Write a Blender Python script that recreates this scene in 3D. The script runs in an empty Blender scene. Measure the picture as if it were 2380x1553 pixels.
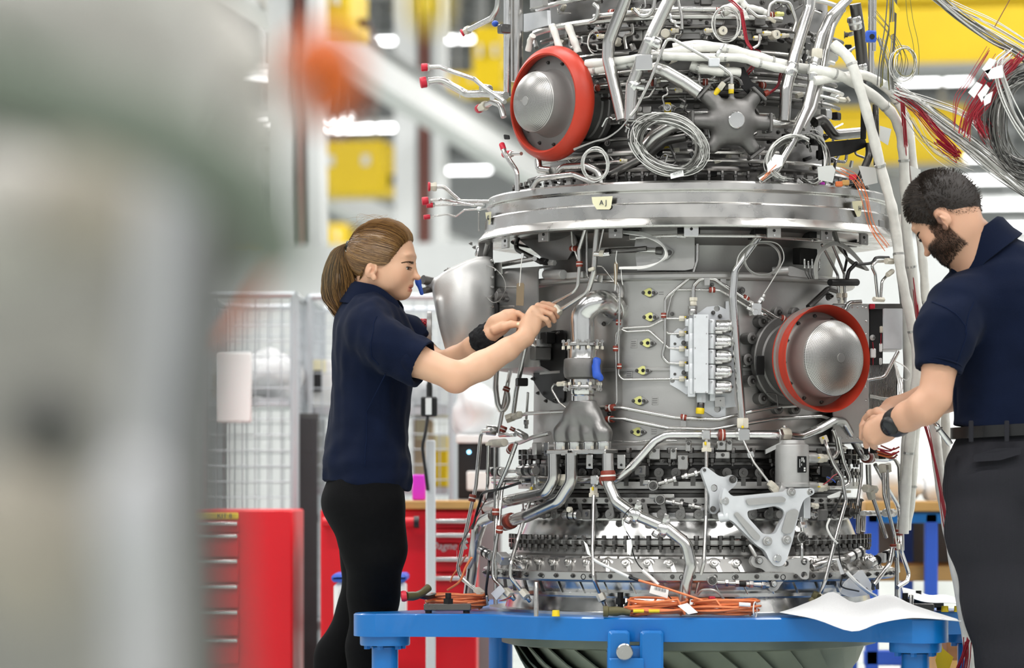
import bpy, bmesh, math, random
import numpy as np
from mathutils import Vector as V, Matrix, Quaternion
random.seed(7)
PI = math.pi
# ---------------------------------------------------------------- camera
F, CX, HY = 7270.0, 1190.0, 1142.0          # focal length in pixels, principal column, horizon row (2380 x 1553 frame)
DAX = 8.8                                  # distance to the engine's axis
CAM = V((0.0, -DAX, 0.9))
scene = bpy.context.scene
COL = scene.collection
cd = bpy.data.cameras.new('camera')
cd.sensor_width = 36.0
cd.lens = 36.0 * F / 2380.0
cd.shift_y = (HY - 776.5) / 2380.0
cd.clip_end = 300
cd.dof.use_dof = True
cd.dof.focus_distance = 8.4
cd.dof.aperture_fstop = 2.6
cam = bpy.data.objects.new('camera', cd)
cam.location = CAM
cam.rotation_euler = (PI / 2, 0, 0)
COL.objects.link(cam)
scene.camera = cam
# ---------------------------------------------------------------- world, exposure
w = bpy.data.worlds.new('world')
scene.world = w
w.use_nodes = True
w.node_tree.nodes['Background'].inputs[0].default_value = (0.95, 0.98, 1.0, 1)
w.node_tree.nodes['Background'].inputs[1].default_value = 1.15
vs = scene.view_settings
vs.view_transform = 'Standard'
vs.look = 'None'
vs.exposure = 0.0
vs.gamma = 1.0
vs.use_curve_mapping = False
cy = scene.cycles
cy.max_bounces = 6; cy.diffuse_bounces = 3; cy.glossy_bounces = 4; cy.transmission_bounces = 4; cy.transparent_max_bounces = 6
cy.caustics_reflective = False; cy.caustics_refractive = False; cy.adaptive_threshold = .03
HA = math.radians(9.5)                    # the hall's long axis against the view axis
UD, VD = V((math.sin(HA), math.cos(HA), 0)), V((math.cos(HA), -math.sin(HA), 0))
def hall(u, v, z):
    return V((CAM.x, CAM.y, 0)) + UD * u + VD * v + V((0, 0, z))
# unseen strip lamps over the work place; far rows added to brighten the hall (each light hangs in a ceiling lamp built below)
LAMPS = [(u, v) for u in (-2, 3.5, 9, 14.5) for v in (-7.5, -2.5, 2.5, 7.5)] + [(u, v) for u in (24, 36, 48, 60) for v in (-12, 0, 12)]
for (u, v) in LAMPS:
    ld = bpy.data.lights.new('strip_light', 'AREA')
    ld.shape = 'RECTANGLE'; ld.size = 3.2; ld.size_y = 0.5
    ld.energy = 210.0 if u < 20 else 900.0; ld.color = (1.0, 0.99, 0.97)
    lo = bpy.data.objects.new('strip_light', ld)
    lo.location = hall(u, v, 6.9 if u < 20 else 9.6); lo.rotation_euler = (0, 0, -HA)
    COL.objects.link(lo)
# ---------------------------------------------------------------- helpers
def P(px, py, D):                          # the place at distance D that the photograph shows at a pixel
    return V(((px - CX) / F * D, CAM.y + D, CAM.z - (py - HY) / F * D))
AX, AY = 0.496, 0.0                        # engine axis
def E(px, py, r):                          # the near point of the engine's coaxial cylinder of radius r behind a pixel
    dx = (px - CX) / F; ox = CAM.x - AX; oy = CAM.y - AY
    a = dx * dx + 1; b = ox * dx + oy; c = ox * ox + oy * oy - r * r
    q = b * b - a * c
    t = (-b - math.sqrt(q)) / a if q > 0 else -b / a
    return P(px, py, t)
def lin(h):
    h = h.lstrip('#')
    return tuple(((c / 12.92) if c <= .04045 else ((c + .055) / 1.055) ** 2.4) for c in (int(h[i:i + 2], 16) / 255 for i in (0, 2, 4))) + (1,)
M = {}
def mat(name, col, rough=.5, metal=0., var=0., vscale=30., bump=0., bscale=200., spec=.5, col2=None, rvar=0., stretch=None, sub=0., subr=None, alpha=1., trans=0., emit=0., coat=0., sheen=0., aniso=0.):
    m = bpy.data.materials.new(name); m.use_nodes = True
    nt = m.node_tree; b = nt.nodes['Principled BSDF']
    c = lin(col) if isinstance(col, str) else tuple(col) + (1,)
    b.inputs['Base Color'].default_value = c
    b.inputs['Roughness'].default_value = rough; b.inputs['Metallic'].default_value = metal
    b.inputs['Specular IOR Level'].default_value = spec
    b.inputs['Coat Weight'].default_value = coat; b.inputs['Sheen Weight'].default_value = sheen
    if sub: b.inputs['Subsurface Weight'].default_value = sub; b.inputs['Subsurface Radius'].default_value = subr or (1, .35, .2); b.inputs['Subsurface Scale'].default_value = .008
    b.inputs['Alpha'].default_value = alpha; b.inputs['Transmission Weight'].default_value = trans
    if emit: b.inputs['Emission Color'].default_value = c; b.inputs['Emission Strength'].default_value = emit
    if aniso: b.inputs['Anisotropic'].default_value = aniso
    if var or rvar or bump:
        tc = nt.nodes.new('ShaderNodeTexCoord')
        def nz(scale, det=4):
            mp = nt.nodes.new('ShaderNodeMapping'); n = nt.nodes.new('ShaderNodeTexNoise')
            mp.inputs['Scale'].default_value = stretch or (1, 1, 1)
            n.inputs['Scale'].default_value = scale; n.inputs['Detail'].default_value = det
            nt.links.new(tc.outputs['Object'], mp.inputs[0]); nt.links.new(mp.outputs[0], n.inputs['Vector'])
            return n
        if var:
            n = nz(vscale); r = nt.nodes.new('ShaderNodeValToRGB')
            c2 = lin(col2) if col2 else tuple(x * (1 - var) for x in c[:3]) + (1,)
            r.color_ramp.elements[0].position = .35; r.color_ramp.elements[0].color = c2
            r.color_ramp.elements[1].position = .65; r.color_ramp.elements[1].color = c
            nt.links.new(n.outputs['Fac'], r.inputs[0]); nt.links.new(r.outputs[0], b.inputs['Base Color'])
        if rvar:
            n = nz(vscale * .7); r = nt.nodes.new('ShaderNodeMapRange')
            r.inputs[1].default_value = .3; r.inputs[2].default_value = .7
            r.inputs[3].default_value = max(.02, rough - rvar); r.inputs[4].default_value = min(1, rough + rvar)
            nt.links.new(n.outputs['Fac'], r.inputs[0]); nt.links.new(r.outputs[0], b.inputs['Roughness'])
        if bump:
            n = nz(bscale, 2); bp = nt.nodes.new('ShaderNodeBump')
            bp.inputs['Strength'].default_value = bump; bp.inputs['Distance'].default_value = .002
            nt.links.new(n.outputs['Fac'], bp.inputs['Height']); nt.links.new(bp.outputs[0], b.inputs['Normal'])
    M[name] = m
    return m
def unit(v):
    return v / v.length if v.length > 1e-9 else V((0, 0, 1))
def frame(d):                              # two unit vectors across d
    d = unit(d); a = V((0, 0, 1)) if abs(d.z) < .9 else V((1, 0, 0))
    x = unit(d.cross(a)); return x, unit(d.cross(x))
def fillet(pts, rad, seg=6):               # round the corners of a polyline
    pts = [V(p) for p in pts]; out = [pts[0]]
    for i in range(1, len(pts) - 1):
        a, p, c = pts[i - 1], pts[i], pts[i + 1]
        u, w_ = a - p, c - p
        lu, lw = u.length, w_.length
        if lu < 1e-6 or lw < 1e-6: continue
        u /= lu; w_ /= lw
        ang = u.angle(w_, PI)
        if ang > PI - .06: out.append(p); continue
        t = min(rad / max(math.tan(ang / 2), .05), .48 * lu, .48 * lw)
        s, e = p + u * t, p + w_ * t
        for k in range(seg + 1):
            f = k / seg
            out.append(s * (1 - f) ** 2 + p * 2 * f * (1 - f) + e * f * f)
    out.append(pts[-1]); return out
def smooth_path(pts, n=8):                 # Catmull-Rom
    pts = [V(p) for p in pts]
    q = [pts[0] * 2 - pts[1]] + pts + [pts[-1] * 2 - pts[-2]]
    out = []
    for i in range(1, len(q) - 2):
        a, b, c, d = q[i - 1:i + 3]
        for k in range(n):
            t = k / n
            out.append(.5 * ((2 * b) + (c - a) * t + (2 * a - 5 * b + 4 * c - d) * t * t + (3 * b - a - 3 * c + d) * t ** 3))
    out.append(pts[-1]); return out
class MB:                                  # collects shapes for one mesh
    def __init__(s): s.v = []; s.f = []
    def add(s, vs_, fs):
        o = len(s.v); s.v += [V(p) for p in vs_]; s.f += [tuple(i + o for i in f) for f in fs]; return s
    def tube(s, pts, r, n=10, caps=True):
        pts = [V(p) for p in pts]; k = len(pts)
        if k < 2: return s
        rr = r if isinstance(r, (list, tuple)) else [r] * k
        d = unit(pts[1] - pts[0]); x, y = frame(d)
        o = len(s.v)
        for i, p in enumerate(pts):
            nd = unit(pts[min(i + 1, k - 1)] - pts[max(i - 1, 0)])
            if nd.length > .5:
                q = d.rotation_difference(nd); x = q @ x; y = q @ y; d = nd
            for j in range(n):
                a = 2 * PI * j / n
                s.v.append(p + (x * math.cos(a) + y * math.sin(a)) * rr[i])
        for i in range(k - 1):
            for j in range(n):
                j2 = (j + 1) % n
                s.f.append((o + i * n + j, o + i * n + j2, o + (i + 1) * n + j2, o + (i + 1) * n + j))
        if caps:
            s.f.append(tuple(o + j for j in reversed(range(n)))); s.f.append(tuple(o + (k - 1) * n + j for j in range(n)))
        return s
    def cyl(s, p0, p1, r0, r1=None, n=12):
        return s.tube([p0, p1], [r0, r0 if r1 is None else r1], n)
    def hexn(s, p, d, r, l):               # a hexagonal nut that starts at p and runs along d
        d = unit(V(d)); return s.tube([V(p), V(p) + d * l], r, 6)
    def lathe(s, prof, c=(0, 0, 0), n=48, ax=(0, 0, 1), a0=0., a1=2 * PI):   # prof: (radius, distance along ax)
        c = V(c); d = unit(V(ax))
        x, y = (V((1, 0, 0)), V((0, 1, 0))) if abs(d.z) > .999 else frame(d)
        full = abs(a1 - a0) > 2 * PI - 1e-4
        m = n if full else n + 1; o = len(s.v); k = len(prof)
        for i in range(m):
            a = a0 + (a1 - a0) * i / n
            e = x * math.cos(a) + y * math.sin(a)
            for (r, z) in prof: s.v.append(c + e * r + d * z)
        for i in range(n):
            i2 = (i + 1) % m
            for j in range(k - 1):
                s.f.append((o + i * k + j, o + i2 * k + j, o + i2 * k + j + 1, o + i * k + j + 1))
        return s
    def box(s, c, size, R=None):
        c = V(c); h = V(size) / 2; R = R or Matrix.Identity(3)
        vs_ = [c + R @ V((sx * h.x, sy * h.y, sz * h.z)) for sx in (-1, 1) for sy in (-1, 1) for sz in (-1, 1)]
        return s.add(vs_, [(0, 1, 3, 2), (4, 6, 7, 5), (0, 4, 5, 1), (2, 3, 7, 6), (0, 2, 6, 4), (1, 5, 7, 3)])
    def rbox(s, c, size, b, R=None):       # box with chamfered edges along its own y axis and faces
        c = V(c); h = V(size) / 2; R = R or Matrix.Identity(3)
        poly = [(h.x - b, h.z), (h.x, h.z - b), (h.x, -h.z + b), (h.x - b, -h.z), (-h.x + b, -h.z), (-h.x, -h.z + b), (-h.x, h.z - b), (-h.x + b, h.z)]
        k = len(poly); vs_ = []
        for (yy, sc) in ((-h.y, b), (-h.y + b, 0), (h.y - b, 0), (h.y, b)):
            for (x, z) in poly:
                vs_.append(c + R @ V((x - math.copysign(sc, x), yy, z - math.copysign(sc, z))))
        fs = [tuple(range(k)), tuple(reversed(range(3 * k, 4 * k)))]
        for i in range(3):
            for j in range(k):
                j2 = (j + 1) % k; fs.append((i * k + j, (i + 1) * k + j, (i + 1) * k + j2, i * k + j2))
        return s.add(vs_, fs)
    def prism(s, pts, n):                  # polygon of 3-D points pushed along vector n
        k = len(pts); pts = [V(p) for p in pts]; n = V(n)
        return s.add(pts + [p + n for p in pts], [tuple(reversed(range(k))), tuple(range(k, 2 * k))] + [(i, (i + 1) % k, k + (i + 1) % k, k + i) for i in range(k)])
    def ball(s, c, r, n=12, m=8, R=None):
        c = V(c); r = V((r, r, r)) if isinstance(r, (int, float)) else V(r); R = R or Matrix.Identity(3)
        o = len(s.v)
        s.v.append(c + R @ V((0, 0, r.z)))
        for i in range(1, m):
            t = PI * i / m
            for j in range(n):
                a = 2 * PI * j / n
                s.v.append(c + R @ V((r.x * math.sin(t) * math.cos(a), r.y * math.sin(t) * math.sin(a), r.z * math.cos(t))))
        s.v.append(c + R @ V((0, 0, -r.z)))
        for j in range(n):
            s.f.append((o, o + 1 + j, o + 1 + (j + 1) % n))
            s.f.append((o + 1 + (m - 1) * n, o + 1 + (m - 2) * n + (j + 1) % n, o + 1 + (m - 2) * n + j))
            for i in range(m - 2):
                a = o + 1 + i * n
                s.f.append((a + j, a + n + j, a + n + (j + 1) % n, a + (j + 1) % n))
        return s
    def sheet(s, rows, th=0.):             # grid of points, optionally with a thickness
        R_, C_ = len(rows), len(rows[0]); o = len(s.v)
        flat = [V(p) for r in rows for p in r]
        fs = [(i * C_ + j, i * C_ + j + 1, (i + 1) * C_ + j + 1, (i + 1) * C_ + j) for i in range(R_ - 1) for j in range(C_ - 1)]
        if not th: return s.add(flat, fs)
        nr = [V((0, 0, 0)) for _ in flat]
        for f in fs:
            q = (flat[f[1]] - flat[f[0]]).cross(flat[f[3]] - flat[f[0]])
            for i in f: nr[i] += q
        k = len(flat)
        back = [p - unit(q) * th for p, q in zip(flat, nr)]
        fs2 = [tuple(i + k for i in reversed(f)) for f in fs]
        rim = [j for j in range(C_)] + [i * C_ + C_ - 1 for i in range(1, R_)] + [(R_ - 1) * C_ + j for j in range(C_ - 2, -1, -1)] + [i * C_ for i in range(R_ - 2, 0, -1)]
        fs3 = [(rim[(i + 1) % len(rim)], rim[i], rim[i] + k, rim[(i + 1) % len(rim)] + k) for i in range(len(rim))]
        return s.add(flat + back, fs + fs2 + fs3)
ORG = {}
def root_org(o):
    while o.parent: o = o.parent
    return ORG.get(o.name, V((0, 0, 0)))
def tomesh(name, mb, m, org, ang=35, flat=False):
    me = bpy.data.meshes.new(name)
    me.from_pydata([tuple(p - org) for p in mb.v], [], mb.f)
    if m: me.materials.append(M[m] if isinstance(m, str) else m)
    if not flat:
        me.polygons.foreach_set('use_smooth', [True] * len(me.polygons))
        me.set_sharp_from_angle(angle=math.radians(ang))
    me.update(); return me
def part(name, mb, m, parent, ang=35, flat=False, label=None, kind=None):   # one mesh object under its thing or part (world coordinates in)
    o = bpy.data.objects.new(name, tomesh(name, mb, m, root_org(parent), ang, flat))
    o.parent = parent; COL.objects.link(o)
    if parent.name in WMX: o.matrix_local = WMX[parent.name].inverted() @ Matrix.Translation(root_org(parent))
    if label: o['label'] = label
    if kind: o['kind'] = kind
    return o
WMX = {}                                              # world matrices of parts that carry a transform of their own
def inst(name, me, parent, Mx, label=None):           # an object that shares mesh data; Mx in world coordinates
    o = bpy.data.objects.new(name, me); o.parent = parent
    o.matrix_local = (WMX[parent.name].inverted() if parent.name in WMX else Matrix.Translation(-root_org(parent))) @ Mx
    COL.objects.link(o); WMX[o.name] = Mx.copy()
    if label: o['label'] = label
    return o
def tag(o, label, cat, group=None, kind=None):
    o['label'] = label; o['category'] = cat
    if group: o['group'] = group
    if kind: o['kind'] = kind
    return o
def thing(name, loc, label, cat, group=None, kind=None):
    o = bpy.data.objects.new(name, None); COL.objects.link(o)
    o.empty_display_size = .1; o.location = loc; ORG[o.name] = V(loc)
    return tag(o, label, cat, group, kind)
def single(name, mb, m, label, cat, group=None, kind=None, ang=35, flat=False):   # a thing that is one mesh, origin at its base
    lo = V((min(p.x for p in mb.v), min(p.y for p in mb.v), min(p.z for p in mb.v)))
    hi = V((max(p.x for p in mb.v), max(p.y for p in mb.v), max(p.z for p in mb.v)))
    og = V(((lo.x + hi.x) / 2, (lo.y + hi.y) / 2, lo.z))
    o = bpy.data.objects.new(name, tomesh(name, mb, m, og, ang, flat)); o.location = og; ORG[o.name] = og
    COL.objects.link(o)
    return tag(o, label, cat, group, kind)
def struct(name, mb, m, parent=None, ang=35):
    if parent: return part(name, mb, m, parent, ang)
    o = bpy.data.objects.new(name, tomesh(name, mb, m, V((0, 0, 0)), ang)); COL.objects.link(o)
    o['kind'] = 'structure'; return o
def axes(z, x=None):                       # 4x4 rotation whose z axis is z
    z = unit(V(z)); x_, y_ = frame(z)
    if x is not None:
        x_ = unit(V(x) - z * z.dot(V(x))); y_ = z.cross(x_)
    else: y_ = z.cross(x_)
    return Matrix((x_, y_, z)).transposed().to_4x4()
def text_mesh(txt, size, m, depth=.0004, shear=0.):
    c = bpy.data.curves.new('lettering', 'FONT'); c.body = txt; c.size = size; c.align_x = 'CENTER'; c.align_y = 'CENTER'; c.extrude = depth; c.shear = shear
    o = bpy.data.objects.new('lettering', c); COL.objects.link(o)
    dg = bpy.context.evaluated_depsgraph_get()
    me = bpy.data.meshes.new_from_object(o.evaluated_get(dg))
    bpy.data.objects.remove(o); bpy.data.curves.remove(c)
    me.materials.clear(); me.materials.append(M[m]); return me
def sc_at(D): return F / D                 # pixels per metre at distance D
HR = Matrix.Rotation(-HA, 3, 'Z')          # the hall's own orientation
# ---------------------------------------------------------------- materials
mat('steel', '#cfcdca', .27, 1, rvar=.08, vscale=14, stretch=(1, 1, .3))
mat('steel_bright', '#dedddb', .22, 1, rvar=.06, vscale=30)
mat('steel_brushed', '#c3c1be', .3, 1, rvar=.1, vscale=24)
mat('steel_dark', '#6c6a68', .33, 1, rvar=.1, vscale=25)
mat('titanium', '#c4c2bf', .38, .9, var=.16, vscale=5, rvar=.1, bump=.08, bscale=160)
mat('titanium_dark', '#9a9896', .42, .95, var=.2, vscale=6, rvar=.1, bump=.1, bscale=160)
mat('cast_grey', '#7a7876', .5, .75, var=.12, vscale=40, bump=.12, bscale=420)
mat('cast_light', '#b9b8b6', .42, .5, var=.08, vscale=30, bump=.08, bscale=420)
mat('cast_silver', '#c6c5c3', .42, .55, var=.06, vscale=20, bump=.1, bscale=420)
mat('silver_paint', '#dfe1e4', .36, .25, var=.05, vscale=40)
mat('black_steel', '#2b2a2a', .4, .7)
mat('black_plastic', '#141415', .4)
mat('soot', '#262524', .6, .5, var=.4, vscale=18)
mat('red_rubber', '#c23a25', .42, var=.1, vscale=9, spec=.4)
mat('red_cap', '#cc1f38', .45)
mat('clamp_rust', '#8c3626', .5, var=.1, vscale=60)
mat('cream', '#ddd6c6', .5, var=.06, vscale=60)
mat('white_plastic', '#eeeeec', .4)
mat('paper', '#f3f3f1', .7)
mat('paper_cream', '#e7e2bf', .75)
mat('ink', '#3c3f4a', .7)
mat('mark_yellow', '#e8c81a', .5)
mat('gasket', '#d9d78a', .5)
mat('wrap', '#eeece5', .62, var=.1, vscale=40, bump=.5, bscale=90)
mat('wire_grey', '#b9b8b4', .32, .55)
mat('wire_dark', '#6f6e6a', .38, .5)
mat('wire_white', '#e9e8e4', .4)
mat('wire_red', '#a0162a', .45)
mat('wire_orange', '#e0783f', .45)
mat('wire_olive', '#6f6b33', .5)
mat('orange_cable', '#ee8652', .42)
mat('olive', '#5b5536', .5, .2)
mat('blue_paint', '#066cb8', .34, var=.05, vscale=8, rvar=.08, coat=.2)
mat('blue_plastic', '#2c58c0', .4)
mat('blue_film', '#2a66d8', .15, alpha=.9)
mat('wood', '#c89a58', .55, var=.18, vscale=6, stretch=(1, 6, 6))
mat('wood_dark', '#8a5a34', .6, var=.2, vscale=6, stretch=(1, 6, 6))
mat('red_paint', '#d8061c', .38, rvar=.06, vscale=6)
mat('yellow_paint', '#e8c400', .5, var=.06, vscale=2)
mat('white_paint', '#dfe0e0', .5, var=.04, vscale=3)
mat('grey_paint', '#8d8e8e', .55, var=.06, vscale=3)
mat('brown_paint', '#7d4a40', .55)
mat('galv', '#c4c8cc', .38, .6)
mat('magenta', '#d832cf', .45)
mat('poly', '#f0f1f2', .25, trans=.15, alpha=.82, bump=.5, bscale=30)
mat('blade', '#868d7c', .45, .35, var=.15, vscale=9, bump=.05)
mat('lamp', '#ffffff', .5, emit=9.)
M['lamp'].cycles.emission_sampling = 'NONE'
mat('led', '#8fd6ff', .5, emit=6.)
mat('tag_brown', '#8a7a62', .7)
mat('gold', '#b8923e', .35, 1)
# ================================================================ the hall
mat('floor_paint', '#b9bfba', .3, var=.08, vscale=1.5, rvar=.1)
mat('wall_white', '#e9eaea', .6, var=.04, vscale=.6)
mat('wall_cream', '#e3dfd0', .6)
mat('ceiling_grey', '#6f7070', .6, var=.1, vscale=.5)
def hquad(u0, u1, v0, v1, z0, z1):
    return MB().box(hall((u0 + u1) / 2, (v0 + v1) / 2, (z0 + z1) / 2), (v1 - v0, u1 - u0, z1 - z0), HR)
struct('floor', hquad(-14, 80, -26, 26, -.2, 0), 'floor_paint')
ceiling = struct('ceiling', hquad(-14, 80, -26, 26, 10.2, 10.4), 'ceiling_grey')
struct('wall_far', hquad(80, 80.3, -26, 26, 0, 10.2), 'wall_white')
# unseen side and rear walls; window gaps added for light and streaked reflections
def windowed(name, fixed, along, lo, hi, pitch, wid, m):
    mb = MB()
    def bx(a0, a1, z0, z1):
        if along == 'u': q = hquad(a0, a1, fixed, fixed + .3, z0, z1)
        else: q = hquad(fixed, fixed + .3, a0, a1, z0, z1)
        mb.add(q.v, q.f)
    bx(lo, hi, 0, 1.0); bx(lo, hi, 7.6, 10.2)
    a = lo
    while a < hi - .1:
        bx(a, min(a + pitch - wid, hi), 1.0, 7.6); a += pitch
    return struct(name, mb, m)
windowed('wall_left', -26.3, 'u', -14, 80, 4.5, 3.0, 'wall_white')
windowed('wall_right', 26, 'u', -14, 80, 4.5, 3.0, 'wall_white')
windowed('wall_rear', -14.3, 'v', -26, 26, 4.0, 2.4, 'grey_paint')
# roof trusses
for k, u in enumerate(range(10, 80, 8)):
    mb = MB()
    q = hquad(u, u + .25, -26, 26, 9.0, 9.2); mb.add(q.v, q.f)
    q = hquad(u, u + .25, -26, 26, 9.9, 10.1); mb.add(q.v, q.f)
    for v in range(-26, 26, 2):
        mb.cyl(hall(u + .12, v, 9.1), hall(u + .12, v + 1, 10.0), .05, n=5); mb.cyl(hall(u + .12, v + 1, 10.0), hall(u + .12, v + 2, 9.1), .05, n=5)
    o = struct('trim_%d' % (k + 1), mb, 'grey_paint')
# strip lamps
def lamp_at(c, label, L=1.6, lit=True):
    t = thing('strip_lamp', c, label, 'lamp', 'strip lamps under the hall roof')
    part('housing', MB().box(c + V((0, 0, .07)), (L + .1, .3, .1), HR), 'white_paint', t)
    part('diffuser', MB().rbox(c, (L, .2, .07), .02, HR), 'lamp', t)
    part('suspension', MB().cyl(c + V((0, 0, .1)), c + V((0, 0, 10.19 - c.z)), .012, n=5), 'grey_paint', t)
for (u, v) in LAMPS:
    lamp_at(hall(u, v, 7.02 if u < 20 else 9.72), 'long unseen strip lamp hanging high in the hall', 3.2)
for (px, py, D, lb) in ((841, 298, 56, 'bright strip lamp in front of the yellow crane carriage'), (1076, 396, 71, 'bright strip lamp right of the white column above the capped pipes'),
                    (2175, 188, 55, 'bright strip lamp under the yellow girder beside the wire bundles'), (2222, 367, 66, 'bright strip lamp behind the looped red wires'),
                    (2295, 418, 70, 'bright strip lamp directly above the man\'s head'), (2345, 476, 62, 'upper bright strip lamp behind the man\'s neck'), (2400, 527, 66, 'lower bright strip lamp behind the man\'s collar'),
                    (606, 178, 50, 'upper strip lamp left of the rear white column'), (600, 288, 54, 'lower strip lamp left of the rear white column'), (745, 281, 64, 'strip lamp seen behind the orange cap')):
    lamp_at(P(px, py, D), lb, 1.2)
# ---- runway beams, columns and cranes
def ibeam(a, b, h, wd, m, name, label, cat):
    t = thing(name, a, label, cat)
    d = unit(b - a); s = unit(d.cross(V((0, 0, 1)))); L = (b - a).length; c = (a + b) / 2
    R = Matrix((s, d, V((0, 0, 1)))).transposed()
    part('web', MB().box(c, (wd * .5, L, h - .06), R), m, t)
    part('flange', MB().box(c + V((0, 0, h / 2 - .02)), (wd, L, .05), R), 'grey_paint', t)
    part('flange', MB().box(c - V((0, 0, h / 2 - .02)), (wd, L, .05), R), m, t)
    return t
def along(px, py, D, u): return P(px, py, D) + UD * u
ibeam(along(801, 115, 31, -14), along(801, 115, 31, 40), .42, .3, 'white_paint', 'runway_beam', 'pale grey crane runway beam sloping down behind the orange cap', 'beam')
ibeam(along(733, 437, 47, -4), along(733, 437, 47, 34), .46, .3, 'white_paint', 'runway_beam', 'pale grey crane runway beam under the big yellow carriage', 'beam')
def column(px, D, label, lo=0, hi=10.2, wpx=60):
    c = P(px, 900, D); c.z = 0
    t = thing('steel_column', c, label, 'column')
    s = D / F; X = HR @ V((1, 0, 0)); Y = HR @ V((0, 1, 0)); Z = V((0, 0, 1))
    H = hi - lo; zc = (hi + lo) / 2
    w_ = wpx * s
    part('flange', MB().box(c - X * w_ * .55 + Z * zc, (w_ * .85, .3, H), HR), 'white_paint', t)
    part('web', MB().box(c + X * w_ * .15 + Y * .05 + Z * zc, (w_ * .65, .1, H), HR), 'grey_paint', t)
    part('pipe', MB().cyl(c + X * w_ * .18 - Y * .1 + Z * lo, c + X * w_ * .18 - Y * .1 + Z * hi, w_ * .16, n=10), 'brown_paint', t)
    part('flange', MB().box(c + X * w_ * .72 + Z * zc, (w_ * .45, .3, H), HR), 'white_paint', t)
column(980, 38, 'white steel column with a brown pipe right of the woman\'s head')
column(690, 27, 'white steel column with a brown pipe behind the orange cap', wpx=66)
def crane_box(px0, py0, px1, py1, D, label, name='crane_carriage', dep=.8, hang=False):
    a, b = P(px0, py1, D), P(px1, py0, D); c = (a + b) / 2 + V((0, dep / 2, 0)); w_, h_ = b.x - a.x, b.z - a.z
    t = thing(name, V((c.x, c.y, a.z)), label, 'crane')
    part('body', MB().rbox(c, (w_, dep, h_), .03 * min(w_, h_) + .01, HR), 'yellow_paint', t)
    for k in (.25, .75):
        part('end_plate', MB().box(c + HR @ V(((k - .5) * w_, -dep / 2 - .02, h_ * .12)), (.1 * w_, .06, .18 * h_), HR), 'white_paint', t)
    part('buffer', MB().cyl(c + HR @ V((w_ / 2, 0, -.2 * h_)), c + HR @ V((w_ / 2 + .1, 0, -.2 * h_)), .09 * h_, n=12), 'black_steel', t)
    if hang:
        for k in (-.3, .3): part('hanger', MB().cyl(c + HR @ V((k * w_, 0, h_ / 2)), V((c.x, c.y, 10.19)) + HR @ V((k * w_, 0, 0)), .03, n=6), 'grey_paint', t)
    return t
crane_box(735, 325, 905, 452, 45.5, 'big yellow crane carriage beside the lower runway beam', hang=True)
crane_box(715, -40, 830, 75, 27.4, 'yellow crane carriage beside the upper beam at the top edge', hang=True)
crane_box(1110, 60, 1180, 212, 40, 'yellow hoist block behind the engine\'s tall vertical pipe', hang=True)
crane_box(1045, 168, 1130, 214, 42, 'small yellow crane end left of the hoist block', hang=True)
crane_box(520, 545, 612, 612, 55, 'yellow crane carriage far behind beside the red cap', hang=True)
crane_box(722, 520, 815, 592, 55, 'yellow crane carriage far behind the woman\'s ponytail', hang=True)
def girder(px0, py0, px1, py1, D, label):
    a, b = P(px0, py1, D), P(px1, py0, D); c = (a + b) / 2 + V((0, .3, 0)); w_, h_ = b.x - a.x, b.z - a.z
    t = thing('crane_girder', V((c.x, c.y, a.z)), label, 'crane')
    part('web', MB().box(c, (w_, .5, h_), HR), 'yellow_paint', t)
    part('flange', MB().box(c - V((0, 0, h_ / 2 + .03)), (w_, .7, .07), HR), 'grey_paint', t)
    part('flange', MB().box(c + V((0, 0, h_ / 2 + .03)), (w_, .7, .07), HR), 'yellow_paint', t)
    for k in (-.4, .4): part('hanger', MB().cyl(c + HR @ V((k * w_, 0, h_ / 2)), V((c.x, c.y, 10.19)) + HR @ V((k * w_, 0, 0)), .04, n=6), 'grey_paint', t)
girder(1700, 0, 2620, 150, 30, 'broad yellow crane girder at the top right behind the wires')
girder(1700, 262, 2250, 385, 44, 'yellow crane girder seen between engine and hanging white hoses')
girder(1880, 590, 2110, 640, 47, 'low yellow girder glimpsed under the engine\'s ring beside the hoses')
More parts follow.
